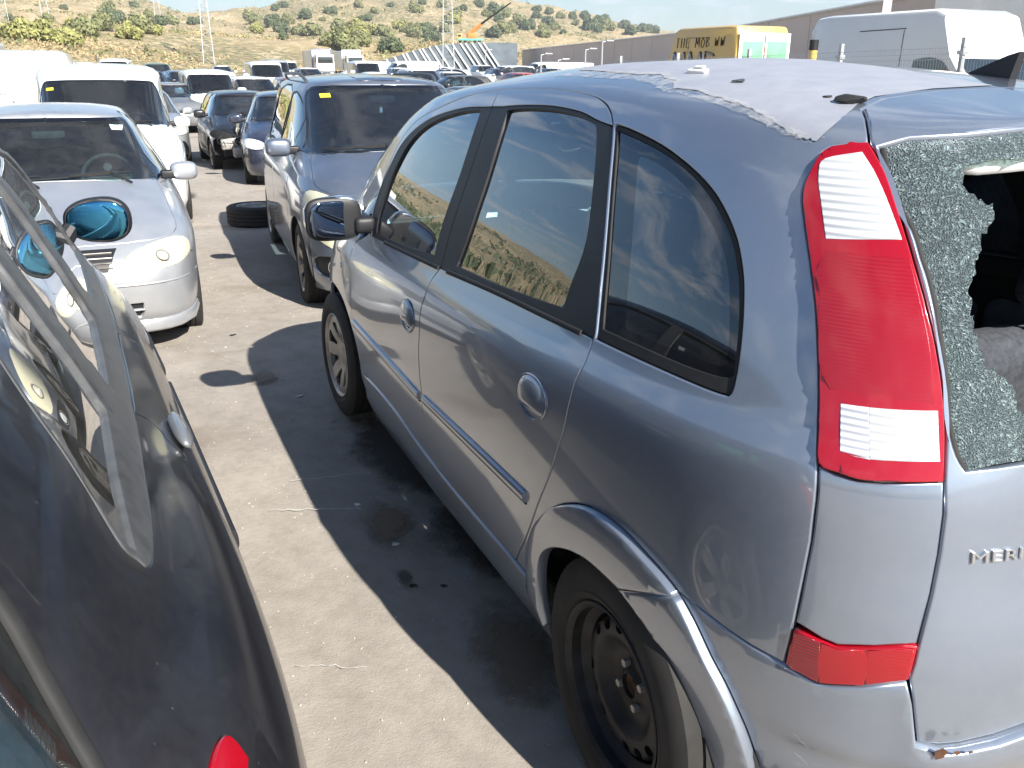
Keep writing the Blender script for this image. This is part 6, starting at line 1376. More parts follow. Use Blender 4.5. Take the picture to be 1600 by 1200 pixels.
# ---------------- ground, hills, plants, walls, fence ----------------
from mathutils import noise
def fbm(x, y, s, o=4): return noise.fractal(Vector((x*s, y*s, 3.7)), .9, 2.1, o)
def ground_mat():
    m, nt, b = _new('yard_ground'); N = nt.nodes; L = nt.links
    tc = N.new('ShaderNodeTexCoord')
    n1 = _noise(nt, .55, 8, .6); n2 = _noise(nt, 9, 8, .72); n3 = _noise(nt, 140, 4, .7)
    c1 = _ramp(nt, n1.outputs['Fac'], [(.3, (.27, .24, .205)), (.5, (.335, .30, .26)), (.72, (.40, .36, .31))])
    c2 = _ramp(nt, n2.outputs['Fac'], [(.3, (.70, .69, .68)), (.6, (1, 1, 1)), (.8, (1.0, .97, .93))])
    mu = N.new('ShaderNodeMixRGB'); mu.blend_type = 'MULTIPLY'; mu.inputs[0].default_value = .75; L.new(c1.outputs[0], mu.inputs[1]); L.new(c2.outputs[0], mu.inputs[2])
    # grit: pale and dark specks
    vo = N.new('ShaderNodeTexVoronoi'); vo.inputs['Scale'].default_value = 55; L.new(tc.outputs['Object'], vo.inputs['Vector'])
    sp = _ramp(nt, vo.outputs['Distance'], [(.0, 1), (.09, 0)]); sep = N.new('ShaderNodeSeparateXYZ'); L.new(vo.outputs['Color'], sep.inputs[0])
    gt = _ramp(nt, sep.outputs[0], [(.86, 0), (.9, 1)]); mm = N.new('ShaderNodeMath'); mm.operation = 'MULTIPLY'; L.new(sp.outputs[0], mm.inputs[0]); L.new(gt.outputs[0], mm.inputs[1])
    gc = _ramp(nt, sep.outputs[1], [(.5, (.06, .055, .05)), (.55, (.62, .58, .52))])
    m2 = N.new('ShaderNodeMixRGB'); L.new(mm.outputs[0], m2.inputs[0]); L.new(mu.outputs[0], m2.inputs[1]); L.new(gc.outputs[0], m2.inputs[2])
    # old oil and dirt stains with edges of their own, mostly where cars stand
    n4 = _noise(nt, .9, 5, .55); st = _ramp(nt, n4.outputs['Fac'], [(.56, 0), (.66, 1)])
    m3 = N.new('ShaderNodeMixRGB'); m3.blend_type = 'MULTIPLY'; m3.inputs[2].default_value = (.62, .56, .50, 1); f = N.new('ShaderNodeMath'); f.operation = 'MULTIPLY'; f.inputs[1].default_value = .55; L.new(st.outputs[0], f.inputs[0]); L.new(f.outputs[0], m3.inputs[0]); L.new(m2.outputs[0], m3.inputs[1])
    L.new(m3.outputs[0], b.inputs['Base Color']); b.inputs['Roughness'].default_value = .93
    ad = N.new('ShaderNodeMath'); ad.operation = 'MULTIPLY_ADD'; ad.inputs[1].default_value = .35; L.new(n3.outputs['Fac'], ad.inputs[0]); L.new(n2.outputs['Fac'], ad.inputs[2])
    _bump(nt, b, ad.outputs[0], .55, .012)
ground_mat()
def hill_mat():
    m, nt, b = _new('hill_soil'); N = nt.nodes; L = nt.links
    n1 = _noise(nt, .02, 9, .62); n2 = _noise(nt, .16, 8, .7); n3 = _noise(nt, .7, 6, .7)
    c1 = _ramp(nt, n2.outputs['Fac'], [(.32, (.24, .18, .10)), (.48, (.42, .32, .18)), (.62, (.54, .43, .27)), (.8, (.62, .52, .36))])
    g = _ramp(nt, n3.outputs['Fac'], [(.44, 0), (.54, 1)]); g1 = _ramp(nt, n1.outputs['Fac'], [(.34, 0), (.58, 1)]); mm = N.new('ShaderNodeMath'); mm.operation = 'MULTIPLY'; L.new(g.outputs[0], mm.inputs[0]); L.new(g1.outputs[0], mm.inputs[1])
    mx = N.new('ShaderNodeMixRGB'); mx.inputs[2].default_value = (.13, .135, .06, 1); L.new(mm.outputs[0], mx.inputs[0]); L.new(c1.outputs[0], mx.inputs[1])
    L.new(mx.outputs[0], b.inputs['Base Color']); b.inputs['Roughness'].default_value = .95; _bump(nt, b, n3.outputs['Fac'], .9, .6)
hill_mat()
# yard: one sheet out to where the slopes start
def yard():
    xs = list(np.arange(-60, -4, 4.))+list(np.arange(-4, 14, .25))+list(np.arange(14, 160, 3.)); ys = list(np.arange(-170, -8, 6.))+list(np.arange(-8, 8, .25))+list(np.arange(8, 130, 6.))
    V = []; F = []; ny = len(ys)
    for x in xs:
        for y in ys: V.append((x, y, gz(x)+(.010*fbm(x, y, .35)+.004*fbm(x, y, 1.7) if abs(y) < 10 and -5 < x < 30 else 0)))
    for i in range(len(xs)-1):
        for j in range(ny-1): F.append((i*ny+j, (i+1)*ny+j, (i+1)*ny+j+1, i*ny+j+1))
    o = link('ground', mesh_from('ground', V, F, 'yard_ground')); o['kind'] = 'structure'
yard()
# skyline of the hills: (azimuth deg, elevation deg)
SKY = [(-180, 3), (-120, 1.5), (-80, 1.2), (-50, 1.6), (-42, 2.0), (-34, 1.9), (-31.5, 2.35), (-29, 2.75), (-26, 3.35), (-23.5, 3.9), (-21, 4.4), (-18, 4.9), (-14, 4.75), (-12, 4.3), (-10.3, 3.7), (-9, 3.2), (-7.8, 2.72), (-6, 2.75), (-4.6, 2.75), (-3.2, 3.2), (-1.5, 3.9), (0, 4.5), (2, 4.9), (6, 4.6), (12, 5.0), (30, 5.0), (60, 5.6), (90, 6.2), (120, 6.0), (150, 5), (180, 3)]
EMB = [(-180, 1.2), (-60, .0), (-30, .0), (-24, .6), (-20, 1.3), (-17.5, 1.25), (-15, 1.3), (-10, 1.6), (-5.5, 1.9), (0, 2.1), (5, 2.1), (40, 2.4), (90, 3.), (180, 1.2)]
def terrain_z(az, r):
    e = np.interp(az, [a for a, _ in SKY], [b for _, b in SKY]); m = np.interp(az, [a for a, _ in EMB], [b for _, b in EMB]); z0 = gz(150)
    side = np.interp(abs(az-70), [0, 50, 80], [1, .6, 0])            # the left-hand slope stands closer
    r0 = 130-60*side; r1 = 210-90*side; r2 = 330-100*side; r3 = 760-330*side
    zm = max(0, r1*math.tan(R(m))+1.3); ze = r3*math.tan(R(e))+1.6
    x = az; a = R(az); px_, py_ = r*math.cos(a), r*math.sin(a)
    if r < r0: z = z0*min(1, max(0, (px_)/150))-.3
    elif r < r1: t = (r-r0)/(r1-r0); t = t*t*(3-2*t); z = z0+(zm-z0)*t
    elif r < r2: z = zm+(r-r1)/(r2-r1)*max(0, (r2*math.tan(R(m*.9))+1-zm))
    else:
        zz = zm+max(0, (r2*math.tan(R(m*.9))+1-zm)); t = min(1, (r-r2)/(r3-r2)); t = t**.9; z = zz+(ze-zz)*t
        if r > r3: z = ze-(r-r3)*.12
    n = fbm(px_, py_, .02, 6); n2 = fbm(px_+50, py_, .075, 5)
    k = min(1, max(0, (r-r0)/40)); fall = max(0, min(1, (r3-r)/120)) if r < r3 else 0
    z += k*(n*(.4+(r-r0)*.012)*(.35+.65*fall)+n2*.35*min(2.5, 1+(r-r0)*.004))
    return z
def hills():
    rs = list(np.linspace(95, 240, 40))+list(np.linspace(248, 800, 75))+[850, 950, 1200]; az = list(np.arange(-180, -45, 3.))+list(np.arange(-45, 12, .33))+list(np.arange(12, 181, 2.))
    V = []; F = []; n = len(rs)
    for a in az:
        for r in rs: V.append((r*math.cos(R(a))+CAM['loc'][0], r*math.sin(R(a))+CAM['loc'][1], terrain_z(a, r)))
    for i in range(len(az)-1):
        for j in range(n-1): F.append((i*n+j, i*n+j+1, (i+1)*n+j+1, (i+1)*n+j))
    o = link('hills', mesh_from('hills', V, F, 'hill_soil')); o['kind'] = 'structure'; return V, F
HV, HF = hills(); HB_T = BVHTree.FromPolygons([Vector(v) for v in HV], HF)
# bushes
plain('leaf_olive', (.19, .20, .085), rough=.85, var=.45, scale=3.5); plain('leaf_dark', (.10, .125, .06), rough=.85, var=.5, scale=3.5); plain('leaf_yellow', (.27, .27, .09), rough=.85, var=.4, scale=3.5); plain('bark', (.12, .09, .06), rough=.9); plain('dry_grass', (.38, .30, .16), rough=.95, var=.4, scale=1.)
def crown_mesh(seed, mat, n=2600, flat=.72, leaf=.085, blobs=14):
    """foliage of about unit radius: leaf-sized faces gathered in clumps"""
    rr = np.random.RandomState(seed); cs = rr.normal(size=(blobs, 3)); cs /= np.linalg.norm(cs, axis=1, keepdims=True); cs *= rr.uniform(.25, .72, (blobs, 1)); cs[:, 2] = np.abs(cs[:, 2])*flat+.28
    V = []; F = []
    for i in range(n):
        c = cs[rr.randint(blobs)]; d = rr.normal(size=3); d /= np.linalg.norm(d); p = c+d*rr.uniform(.18, .40)*np.array([1, 1, .8]); p[2] = max(p[2], .06+rr.uniform(0, .1))
        u = rr.normal(size=3); u /= np.linalg.norm(u); w = np.cross(u, d); w /= np.linalg.norm(w)+1e-6; s = leaf*rr.uniform(.6, 1.5); b = len(V)
        V += [p+u*s, p+w*s*.7, p-u*s, p-w*s*.7]; F.append((b, b+1, b+2, b+3))
    return mesh_from('crown', V, F, mat, smooth=False)
CR = {k: [crown_mesh(i*7+j, 'leaf_'+k) for j in range(2)] for i, k in enumerate(('olive', 'dark', 'yellow'))}
tm_ = MB(); tm_.tube([(0, 0, -.5), (.03, 0, .2), (-.02, .03, .6)], [.09, .07, .03], 6); tm_.tube([(.0, 0, .15), (.2, .1, .5)], [.05, .02], 5); to_ = tm_.build('x', 'bark'); TRUNK = to_.data; bpy.data.objects.remove(to_)
def ray_px(u, w): r_, u_, f_ = cam_axes(); return f_+r_*((u-800)/CAM['f'])-u_*((w-600)/CAM['f'])
bush_n = [0]; BUSH = []
def bush(px, py, rad_px, kind, rz=None):
    """a bush whose foot stands on the hillside"""
    hit = HB_T.ray_cast(Vector(CAM['loc']), ray_px(px, py+rad_px*.75).normalized())
    if hit[0] is None: 
        hit = HB_T.ray_cast(Vector(CAM['loc']), ray_px(px, py+rad_px*.75+6).normalized())
        if hit[0] is None: return
    p = hit[0]; d = (p-Vector(CAM['loc'])).length; r = rad_px*d/CAM['f']*1.75
    i = bush_n[0]; bush_n[0] += 1
    t = thing('round_bush', '', 'bush', (p.x, p.y, p.z-.12*r), rnd.uniform(0, 6.28), 'bushes scattered over the dry hills'); s = r; sy = rnd.uniform(1.05, 1.4); t.scale = (s*rnd.uniform(.9, 1.15), s*rnd.uniform(.9, 1.15), s*sy)
    BUSH.append((px, py, kind, rad_px, t))
    link('crown', CR[kind][i % 2], t); link('trunk', TRUNK, t)
BL = [(137,44,16,'olive'),(160,38,12,'olive'),(180,28,11,'dark'),(170,18,9,'olive'),(120,42,10,'yellow'),(222,40,14,'olive'),(240,46,10,'yellow'),(250,34,7,'dark'),(268,32,8,'olive'),(205,52,12,'yellow'),(60,48,16,'yellow'),(30,52,14,'yellow'),(95,58,14,'yellow'),
 (300,34,5,'dark'),(312,32,5,'olive'),(392,28,9,'olive'),(428,34,10,'dark'),(440,46,8,'dark'),(448,32,7,'olive'),(402,46,8,'yellow'),(470,47,9,'olive'),(490,48,10,'olive'),(443,58,6,'dark'),(478,24,7,'dark'),(517,18,6,'dark'),(443,8,5,'dark'),(430,12,5,'dark'),
 (528,62,14,'olive'),(548,56,13,'yellow'),(540,72,12,'olive'),(565,62,13,'olive'),(556,40,11,'yellow'),(580,46,11,'yellow'),(600,50,9,'olive'),(610,62,8,'olive'),(609,72,13,'dark'),(625,40,9,'yellow'),(640,45,8,'olive'),(650,52,10,'olive'),(665,44,9,'dark'),(675,58,9,'dark'),(530,42,8,'olive'),
 (570,28,6,'dark'),(648,14,7,'olive'),(610,8,4,'dark'),(705,30,9,'yellow'),(712,22,8,'olive'),(695,45,7,'olive'),(722,12,5,'dark'),(749,6,6,'dark'),(770,14,8,'dark'),(760,22,6,'olive'),(790,20,8,'olive'),(779,31,6,'dark'),(770,50,9,'dark'),(785,46,8,'olive'),(800,44,8,'olive'),(812,34,8,'olive'),(825,40,8,'dark'),(838,24,6,'dark'),(838,14,5,'dark'),(855,34,7,'dark'),(850,50,9,'olive'),(866,42,7,'olive'),(858,18,5,'dark'),(875,25,5,'olive'),(895,26,6,'dark'),(880,50,4,'dark'),
 (914,26,7,'dark'),(925,40,9,'dark'),(940,32,8,'dark'),(948,42,7,'olive'),(935,48,5,'dark'),(975,40,7,'dark'),(985,48,7,'dark'),(1003,45,6,'dark'),(1019,47,6,'dark'),(900,36,4,'olive'),
 (15,28,5,'dark'),(75,30,6,'olive'),(100,12,4,'dark'),(210,8,4,'dark'),(230,22,5,'olive'),(560,8,5,'olive'),(660,4,4,'dark'),(690,8,5,'olive'),(505,30,4,'olive'),(585,18,4,'olive')]
for b in BL: bush(*b)
ZN = [(110, 'on the far left hillside'), (205, 'high on the left hill'), (290, 'above the saddle'), (405, 'in the saddle'), (460, 'on the right hill foot'), (510, 'left of the lorries'), (570, 'just above the lorries'), (635, 'between the lorries and the crane'), (715, 'left of the crane on the hill'), (800, 'right of the crane'), (862, 'on the right flank'), (910, 'low on the right flank'), (2000, 'at the right end of the hill')]
lo_x = -1e9
for hi_x, where in ZN:
    L_ = sorted([b for b in BUSH if lo_x <= b[0] < hi_x], key=lambda b: b[0]); lo_x = hi_x
    for i, (px, py, kind, r, t) in enumerate(L_):
        t['label'] = '%s%s bush %s, %s from the left there' % ('large ' if r > 9 else '', {'olive': 'olive', 'dark': 'dark green', 'yellow': 'light green'}[kind], where, ORD[i])
LOCN = lambda k: k
def tufts(name, label, area, n, mat, size, seed):
    """low scrub and dry grass nobody could count"""
    rr = np.random.RandomState(seed); V = []; F = []
    for i in range(n):
        a = rr.uniform(*area[0]); r = area[1][0]+(area[1][1]-area[1][0])*rr.uniform()**1.3; x = r*math.cos(R(a))+CAM['loc'][0]; y = r*math.sin(R(a))+CAM['loc'][1]
        if fbm(x, y, .03, 3) < rr.uniform(-.5, .3): continue
        z = terrain_z(a, r); s = size*rr.uniform(.5, 1.6)*(1+r/400)
        for k in range(6):
            c = np.array([x, y, z])+rr.normal(size=3)*s*np.array([.5, .5, .2])+np.array([0, 0, s*.3]); u = rr.normal(size=3); u /= np.linalg.norm(u); w = rr.normal(size=3); w /= np.linalg.norm(w); b = len(V); q = s*.5
            V += [c+u*q, c+w*q, c-u*q*.6]; F.append((b, b+1, b+2))
    o = link(name, mesh_from(name, V, F, mat, smooth=False)); o['kind'] = 'stuff'; o['label'] = label; o['category'] = 'scrub'
tufts('dry_scrub', 'pale dry scrub covering the slopes', ((-30, 8), (135, 600)), 6500, 'dry_grass', .38, 3)
tufts('dry_scrub', 'golden dry brush on the near embankment', ((-24, 8), (128, 235)), 9000, 'dry_grass', .34, 11)
tufts('green_scrub', 'dark green scrub on the slopes behind and to the left', ((8, 178), (95, 420)), 12000, 'leaf_dark', 1.15, 15)
tufts('green_scrub', 'low olive scrub dotted over the slopes', ((-32, 8), (150, 740)), 3600, 'leaf_olive', .6, 5)
# dark sloping retaining wall with pale inclined struts
def at_az(az, r, z): return Vector((CAM['loc'][0]+r*math.cos(R(az)), CAM['loc'][1]+r*math.sin(R(az)), z))
plain('slope_net', (.10, .12, .135), rough=.8, var=.25, scale=.6); plain('concrete_pale', (.62, .60, .56), rough=.8, var=.1, scale=2.); plain('brown_wall', (.62, .53, .47), rough=.9, var=.07, scale=.15); plain('galvanised', (.50, .52, .53), rough=.45, metallic=.6, var=.15)
def retaining():
    t = thing('retaining_wall', 'dark netted retaining slope with pale slanting struts below the hill', 'wall')
    azs = np.linspace(-15.5, -23.85, 40); el = np.interp(-azs, [15.5, 16.3, 17.5, 18.7, 20, 21.5, 23.85], [.36, .56, .95, 1.22, 1.38, 1.44, 1.44]); r = 128
    V = []; F = []
    for a, e in zip(azs, el): V += [tuple(at_az(a, r, -.5)), tuple(at_az(a, r+6, 1.6+(r+6)*math.tan(R(e)))), tuple(at_az(a, r+7, 1.6+(r+6)*math.tan(R(e)))), tuple(at_az(a, r+7, -.5))]
    for i in range(39): F += [(4*i+k, 4*i+4+k, 4*i+4+(k+1) % 4, 4*i+(k+1) % 4) for k in range(4)]
    F += [(0, 1, 2, 3), (4*39+3, 4*39+2, 4*39+1, 4*39)]
    link('wall_face', mesh_from('wall_face', V, F, 'slope_net', smooth=False), t)
    for a in (-15.9, -16.4, -16.9, -17.1, -17.5, -17.9, -18.1, -18.5, -18.9, -19.5, -19.9, -20.4, -20.7, -21.1, -21.5, -21.8):
        e = np.interp(-a, [15.5, 16.3, 17.5, 18.7, 20, 21.5, 23.85], [.36, .56, .95, 1.22, 1.38, 1.44, 1.44]); zt = 1.6+(r+6)*math.tan(R(e)); dz = e*1.05
        m = MB(); m.tube([at_az(a, r+5.8, zt-.05), at_az(a-dz, r-.2, 0)], .16, 4); m.build('strut', 'concrete_pale', t, 0)
retaining()
def brown_wall():
    P = [(302*.44, -133*.44), (114*.44, -84*.44), (67*.44, -64*.44), (48*.44, -57*.44)]; H = 1.6+6*.44
    t = MB(); V = []; F = []
    P2 = [Vector((x, y, 0)) for x, y in P]; n = len(P2)
    for p in P2: V += [(p.x, p.y, -.6), (p.x, p.y, H), (p.x+1, p.y-3, H), (p.x+1, p.y-3, -.6)]
    for i in range(n-1): F += [(4*i+k, 4*i+(k+1) % 4, 4*i+4+(k+1) % 4, 4*i+4+k) for k in range(4)]
    F += [(0, 3, 2, 1), (4*n-4, 4*n-3, 4*n-2, 4*n-1)]
    w = thing('long_wall', 'long plain brown wall running off behind the vans at the right', 'wall'); b = MB().add(V, F).build('wall_face', 'brown_wall', w, 0)
    for i in range(n-1):
        a, c = P2[i], P2[i+1]; L_ = (c-a).length; k = max(1, int(L_/6)); m = MB()
        for j in range(1, k): q = a.lerp(c, j/k); m.tube([(q.x, q.y+.01, -.5), (q.x, q.y+.01, H-.05)], .03, 4)
        m.build('wall_joints', 'concrete_pale' if False else 'brown_wall', w, 0)
    cp = MB(); cp.tube([(p.x-.05, p.y+.05, H) for p in P2], .08, 4); cp.build('coping', 'concrete_pale', w, 0)
brown_wall()
def lamp_post(az, r, top_el, label, arm=1):
    b = at_az(az, r, 0); g = gz(b.x); zt = 1.6+r*math.tan(R(top_el)); t = thing('street_lamp', label, 'lamp post', (b.x, b.y, g), 0, 'lamp posts along the brown wall')
    m = MB(); m.tube([(0, 0, 0), (0, 0, zt-g)], [.06, .045], 8); m.build('pole', 'galvanised', t)
    a = MB(); a.tube([(0, 0, zt-g), (-.1, -.45*arm, zt-g+.08)], .03, 6); a.build('arm', 'galvanised', t)
    h = MB(); h.rbox((-.2, -.45*arm-.25, zt-g+.04), (0, -.45*arm+.25, zt-g+.12), .03); h.build('lamp_head', 'galvanised', t)
for az, el, lab in ((-21.9, 1.0, 'lamp post before the dark retaining slope'), (-25.3, .75, 'lamp post by the brown wall, leftmost of three'), (-26.35, .45, 'short pole by the brown wall'), (-28.0, 1.05, 'lamp post in the middle of the brown wall'), (-29.0, 1.5, 'tallest lamp post by the brown wall')): lamp_post(az, 58 if az < -24 else 100, el, lab)
def pylon(az, r, z0, H, w, label, cross=True):
    b = at_az(az, r, z0); t = thing('lattice_pylon', label, 'pylon', tuple(b), R(az)); m = MB(); n = int(H/ (w*1.1)) if False else 16
    def c(k, i): f = k/n; q = w*(1-.72*f)/2; return Vector(((-q, q, q, -q)[i], (-q, -q, q, q)[i], H*f))
    for i in range(4): m.tube([c(0, i), c(n, i)], .07, 4)
    m.build('legs', 'galvanised', t, 0); m = MB()
    for k in range(n):
        for i in range(4): m.tube([c(k, i), c(k+1, (i+1) % 4)], .03, 3); 
        for i in range(4): m.tube([c(k+1, i), c(k+1, (i+1) % 4)], .028, 3)
    m.build('bracing', 'galvanised', t, 0)
    if cross:
        for z in (.78, .88):
            m = MB(); m.tube([(0, -H*.14, H*z), (0, H*.14, H*z)], .1, 4); m.tube([(0, -H*.14, H*z), (0, 0, H*(z+.04)), (0, H*.14, H*z)], .06, 4); m.build('cross_arm', 'galvanised', t, 0)
pylon(-5.6, 150, .3, 19, 1.7, 'white lattice pylon on the golden slope, left of the two tall ones'); pylon(-19.65, 118, .2, 22, 1.5, 'white lattice pylon before the dark retaining slope')
pylon(4.6, 300, 8, 26, 2.6, 'distant lattice pylon at the far left edge'); pylon(2.6, 320, 9, 26, 2.6, 'distant lattice pylon right of the leftmost one'); pylon(-3.1, 330, 9, 24, 2.4, 'faint distant pylon on the left hill')
def crane():
    p = at_az(-20.95, 150, 0); z = 1.6+150*math.tan(R(1.42)); t = thing('mobile_crane', 'yellow and orange mobile crane with long raised boom on top of the dark slope', 'crane', (p.x, p.y, z), R(69)); t.scale = (.45, .45, .45)
    m = MB(); m.rbox((-4.5, -1.2, .7), (4.2, 1.2, 1.4), .1); m.build('chassis', 'paint_teal', t)
    m = MB(); m.rbox((2.6, -1.2, 1.3), (4.5, 1.2, 3.0), .2); c = m.build('cab', 'paint_yellow', t); g = MB(); g.rbox((4.45, -.9, 2.0), (4.55, .9, 2.8), .04); g.build('windscreen', 'glass_dark', c); g = MB(); g.rbox((3.0, -1.25, 2.0), (4.1, 1.25, 2.7), .04); g.build('side_window', 'glass_dark', c)
    m = MB(); m.rbox((-2.8, -1.1, 1.4), (.8, 1.1, 3.3), .2); m.build('turntable', 'paint_orange', t)
    m = MB(); m.tube([(1.2, 0, 2.2), (-4.0, 0, 6.2)], [.75, .55], 4); b = m.build('boom', 'paint_orange', t, 0); m = MB(); m.tube([(-4.0, 0, 6.2), (-14.5, 0, 13.2)], [.36, .2], 4); m.build('boom_extension', 'steel_black', t, 0)
    for x in (-3.4, -1.8, 1.6, 3.4):
        for s in (1, -1): add_wheel(t, 'steel', (x, 1.05*s, .55), s, Rr=.55, W=.3)
    s = MB(); V = None
    q = MB(); q.rbox((-9, -4, -5), (30, 5, -.02), .5, 2); 
crane()
def fence():
    t = thing('mesh_fence', 'galvanised welded mesh fence with posts before the vans at the right', 'fence'); y = -10.; H = 2.06
    xs = [-1.3, 1.2, 3.7, 6.2, 8.7, 11.2, 13.7, 16.2, 18.7]
    for x in xs:
        g = gz(x); m = MB(); m.box((x-.03, y-.03, g), (x+.03, y+.03, g+H+.12)); p = m.build('fence_post', 'galvanised', t, 0); k = MB(); k.box((x-.055, y-.05, g+H-.12), (x+.055, y+.06, g+H-.06)); k.build('clamp', 'galvanised', p, 0)
    for a, b in zip(xs[:-1], xs[1:]):
        m = MB(); n = 48
        for i in range(n+1):
            x = a+(b-a)*i/n; g = gz(x); m.tube([(x, y+.035, g+.05), (x, y+.035, g+H-.18), (x, y+.085, g+H-.14), (x, y+.035, g+H-.10), (x, y+.035, g+H)], .0032, 3, caps=False)
        for z in (.1, .5, .9, 1.3, 1.7, H-.18, H-.10, H-.02): m.tube([(a, y+.035, gz(a)+z), (b, y+.035, gz(b)+z)], .0035, 3, caps=False)
        m.build('mesh_panel', 'galvanised', t, 0)
fence()
def poles():
    x, y = 12.35, -10.4; t = thing('marker_post', 'yellow round post with dark cap standing at the mesh fence', 'post', at(x, y)); m = MB(); m.tube([(0, 0, 0), (0, 0, 2.25)], .075, 16); m.build('post', 'paint_yellow', t)
    m = MB(); m.tube([(0, 0, 2.12), (0, 0, 2.30)], .082, 16); m.build('post_cap', 'steel_black', t)
    b = at_az(-44.95, 34, 0); t = thing('utility_pole', 'pale concrete utility pole rising above the white high-roof van', 'pole', (b.x, b.y, gz(b.x)), R(-45)); m = MB(); m.add([(-.16, -.16, 0), (.16, -.16, 0), (.16, .16, 0), (-.16, .16, 0), (-.1, -.1, 9), (.1, -.1, 9), (.1, .1, 9), (-.1, .1, 9)], [(0, 3, 2, 1), (4, 5, 6, 7), (0, 1, 5, 4), (1, 2, 6, 5), (2, 3, 7, 6), (3, 0, 4, 7)]); m.build('shaft', 'concrete_pale', t, 0)
    m = MB(); [m.tube([(-.17, 0, z), (-.12, 0, z)], .07, 10) for z in (3.1,)]; m.build('bolt_hole', 'dark_cavity', t, 0)
poles()
# litter on the foreground car roof and on the ground
def litter():
    s, v = (2.34, 10.5); M = frame_at(MER, s, v, .0)
    m = MB(); m.rbox((-.026, -.010, .0), (.026, .010, .010), .004, M=M); m.rbox((-.008, -.006, .010), (.020, .006, .017), .003, M=M); tag(m.build('plastic_clip', 'plastic_white'), 'small pale plastic clip lying on the grey peeling roof', 'clip')
    rr = random.Random(9)
    def chunk(s, v, r, name, mat, label, cat, seed):
        M = frame_at(MER, s, v, 0); q = random.Random(seed); pts = [M @ Vector((q.uniform(-1, 1)*r*1.6, q.uniform(-1, 1)*r, abs(q.uniform(0, 1))*r*.75)) for _ in range(26)]
        o = hull(pts, name, mat, None, r*.06); tag(o, label, cat)
    chunk(2.852, 10.219, .019, 'rubble_chunk', 'rubber', 'dark lump of rubber at the rear left corner of the roof', 'lump', 2)
    chunk(2.775, 10.306, .006, 'rubble_chunk', 'rubber', 'tiny dark crumb beside the dark lump on the roof', 'crumb', 3)
    chunk(2.514, 10.336, .010, 'glass_crumb', 'crazed_glass', 'green crumb of broken glass on the grey roof', 'glass crumb', 4)
    pl = lambda x, y: (x, y, gz(x)+.003)
    for i, (x, y, r, mat, lab) in enumerate([(1.65, .98, .012, 'paper', 'tiny white chip on the shaded ground by the sill'), (1.30, .93, .012, 'plastic_white', 'tiny pale crumb on the shaded ground, nearer the rear wheel'), (1.02, .95, .012, 'rubber', 'dark scrap on the shaded ground, left of a pair'), (.98, .86, .010, 'rubber', 'dark scrap on the shaded ground, right of a pair'), (4.35, 1.12, .02, 'rubber', 'bent dark scrap below the silver hatchback bumper'), (3.0, .95, .018, 'metal_bare', 'small stone in the shade near the front wheel')]):
        q = random.Random(20+i); g = gz(x); o = hull([Vector((x+q.uniform(-1, 1)*r, y+q.uniform(-1, 1)*r*1.3, g+abs(q.uniform(0, .5))*r)) for _ in range(14)], 'ground_scrap', mat, None, r*.05); tag(o, lab, 'scrap')
litter()
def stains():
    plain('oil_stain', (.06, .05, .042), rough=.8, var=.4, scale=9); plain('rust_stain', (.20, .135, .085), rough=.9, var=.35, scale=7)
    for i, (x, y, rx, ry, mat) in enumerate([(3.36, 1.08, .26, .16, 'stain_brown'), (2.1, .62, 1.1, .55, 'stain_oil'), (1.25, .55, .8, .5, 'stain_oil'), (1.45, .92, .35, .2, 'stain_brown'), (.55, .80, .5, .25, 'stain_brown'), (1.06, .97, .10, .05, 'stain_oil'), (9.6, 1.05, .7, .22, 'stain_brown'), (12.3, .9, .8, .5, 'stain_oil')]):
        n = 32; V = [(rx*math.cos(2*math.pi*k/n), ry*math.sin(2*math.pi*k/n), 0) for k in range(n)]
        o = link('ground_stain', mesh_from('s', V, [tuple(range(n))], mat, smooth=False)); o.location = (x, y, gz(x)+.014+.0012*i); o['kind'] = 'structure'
    for i, (x, y, rx, ry, mat, nm) in enumerate([]):
        q = random.Random(40+i); n = 60; pts = []; ph = [q.uniform(0, 6.28) for _ in range(7)]
        for k in range(n): a = 2*math.pi*k/n; f = 1+sum(math.sin((j+2)*a+ph[j])*.16/(j+1.3) for j in range(7)); pts.append((x+rx*f*math.cos(a), y+ry*f*math.sin(a), gz(x)+.012))
        o = link('ground_stain', mesh_from('s', pts, [tuple(range(n))], mat, smooth=False)); o['kind'] = 'structure'
stains()
def grit():
    rr = np.random.RandomState(21); V = []; F = []
    for i in range(5200):
        if i < 3600: x = rr.uniform(-.6, 6) ; y = rr.uniform(-.1, 2.0)
        else: x = rr.uniform(4, 16); y = rr.uniform(-.6, 2.2)
        r = .0018+.0035*rr.uniform()**3*(1 if i < 3600 else 2.2)
        if rr.uniform() < .012: r *= 2.2
        z = gz(x)+.010*fbm(x, y, .35)+.004*fbm(x, y, 1.7)+r*.2; b = len(V); a = rr.uniform(0, 6.28)
        for k in range(4): q = a+k*1.57+rr.uniform(-.3, .3); V.append((x+r*math.cos(q)*rr.uniform(.7, 1.3), y+r*math.sin(q)*rr.uniform(.7, 1.3), z))
        V.append((x, y, z+r*rr.uniform(.5, 1.0))); V.append((x, y, z-r))
        for k in range(4): F += [(b+k, b+(k+1) % 4, b+4), (b+(k+1) % 4, b+k, b+5)]
    plain('grit', (.36, .33, .29), rough=.9, var=.6, scale=70)
    o = link('gravel', mesh_from('gravel', V, F, 'grit', smooth=False)); o['kind'] = 'stuff'; o['label'] = 'fine grit and small stones lying on the yard'; o['category'] = 'gravel'
grit()
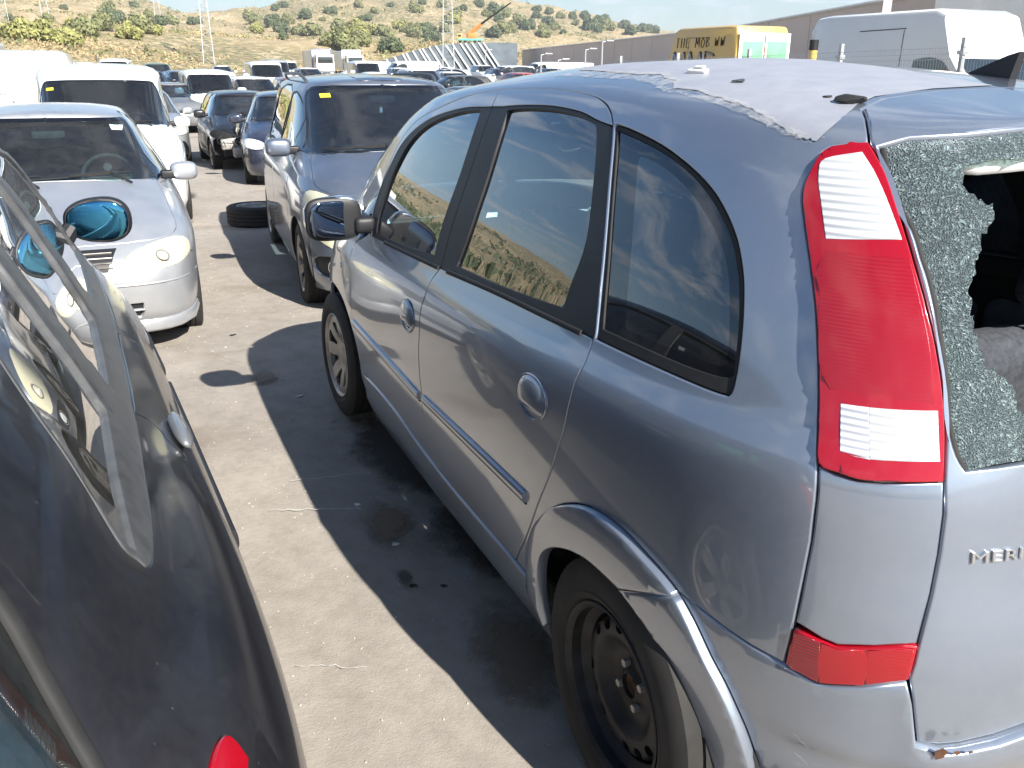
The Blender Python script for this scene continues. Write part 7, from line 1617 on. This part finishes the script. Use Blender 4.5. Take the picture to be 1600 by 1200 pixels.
def cracks():
    rr = random.Random(8)
    for i, (x0, y0, x1, y1, w) in enumerate([(1.72, 1.30, 1.60, .98, .006), (1.95, 1.18, 1.9, .86, .004), (3.9, 1.3, 3.3, .95, .004), (.75, 1.38, .66, 1.2, .003)]):
        m = MB(); n = 14; pts = [Vector((x0+(x1-x0)*k/n+rr.uniform(-.008, .008), y0+(y1-y0)*k/n, gz(x0)+.0125)) for k in range(n+1)]; V = []; F = []
        for k, p in enumerate(pts): q = w*rr.uniform(.3, 1)/2; V += [(p.x-q, p.y, p.z), (p.x+q, p.y, p.z)]
        for k in range(n): F.append((2*k, 2*k+1, 2*k+3, 2*k+2))
        o = link('ground_crack', mesh_from('c', V, F, 'concrete_pale', smooth=False)); o['kind'] = 'structure'
cracks()
def wear():
    # scrapes on the bumper corner, chips on the tailgate edge and a few scratches on the black car
    rr = random.Random(12)
    def scr(S, s0, v0, s1, v1, w, mat, par, off): 
        n = 6; P = [(s0+(s1-s0)*k/n+rr.uniform(-.002, .002), v0+(v1-v0)*k/n+rr.uniform(-.01, .01)) for k in range(n+1)]; V = []; F = []
        for k, (a, b) in enumerate(P): p = S.pt(a, b, off); u = S.pt(a+.002, b, off)-p; u = (u.normalized()).cross(Vector(S.N(a, b))); q = w*(math.sin(math.pi*(k+.3)/(n+.6)))/2; V += [p+u*q, p-u*q]
        for k in range(n): F.append((2*k, 2*k+1, 2*k+3, 2*k+2))
        return link('scratch', mesh_from('scratch', V, F, mat, smooth=False), par)
    for k in range(16):
        s = 3.10+rr.uniform(-.02, .05); v = 2.28-rr.uniform(0, .75); scr(MER, s, v, s+rr.uniform(.012, .04), v-rr.uniform(.02, .10), rr.uniform(.001, .004), 'flaking_lacquer', MPV, .004*np.clip((s-2.95)/.2, 0, 1)-.016*0+.0015)
    for pts in ([(3.335, 2.47), (3.35, 2.50), (3.362, 2.46), (3.355, 2.40), (3.34, 2.38)], [(3.37, 2.46), (3.38, 2.47), (3.39, 2.44), (3.38, 2.42)], [(3.40, 2.455), (3.41, 2.46), (3.415, 2.44), (3.405, 2.43)]):
        panel('paint_chip', MER, pts, 'rust', MPV, off=.0205, gap=0, rim=0, lip=0)
wear()

def haze():
    m = bpy.data.materials.new('haze_air'); m.use_nodes = True; nt = m.node_tree; nt.nodes.clear(); out = nt.nodes.new('ShaderNodeOutputMaterial'); v = nt.nodes.new('ShaderNodeVolumePrincipled')
    v.inputs['Color'].default_value = (.86, .92, 1, 1); v.inputs['Density'].default_value = .00045; v.inputs['Anisotropy'].default_value = .25; nt.links.new(v.outputs[0], out.inputs['Volume']); MATS['haze_air'] = m
    b = MB(); b.box((-900, -1000, -4), (1250, 1000, 120)); o = b.build('haze', 'haze_air', None, 0); o['kind'] = 'stuff'; o['label'] = 'thin pale haze over the yard and hills'; o['category'] = 'haze'
haze()
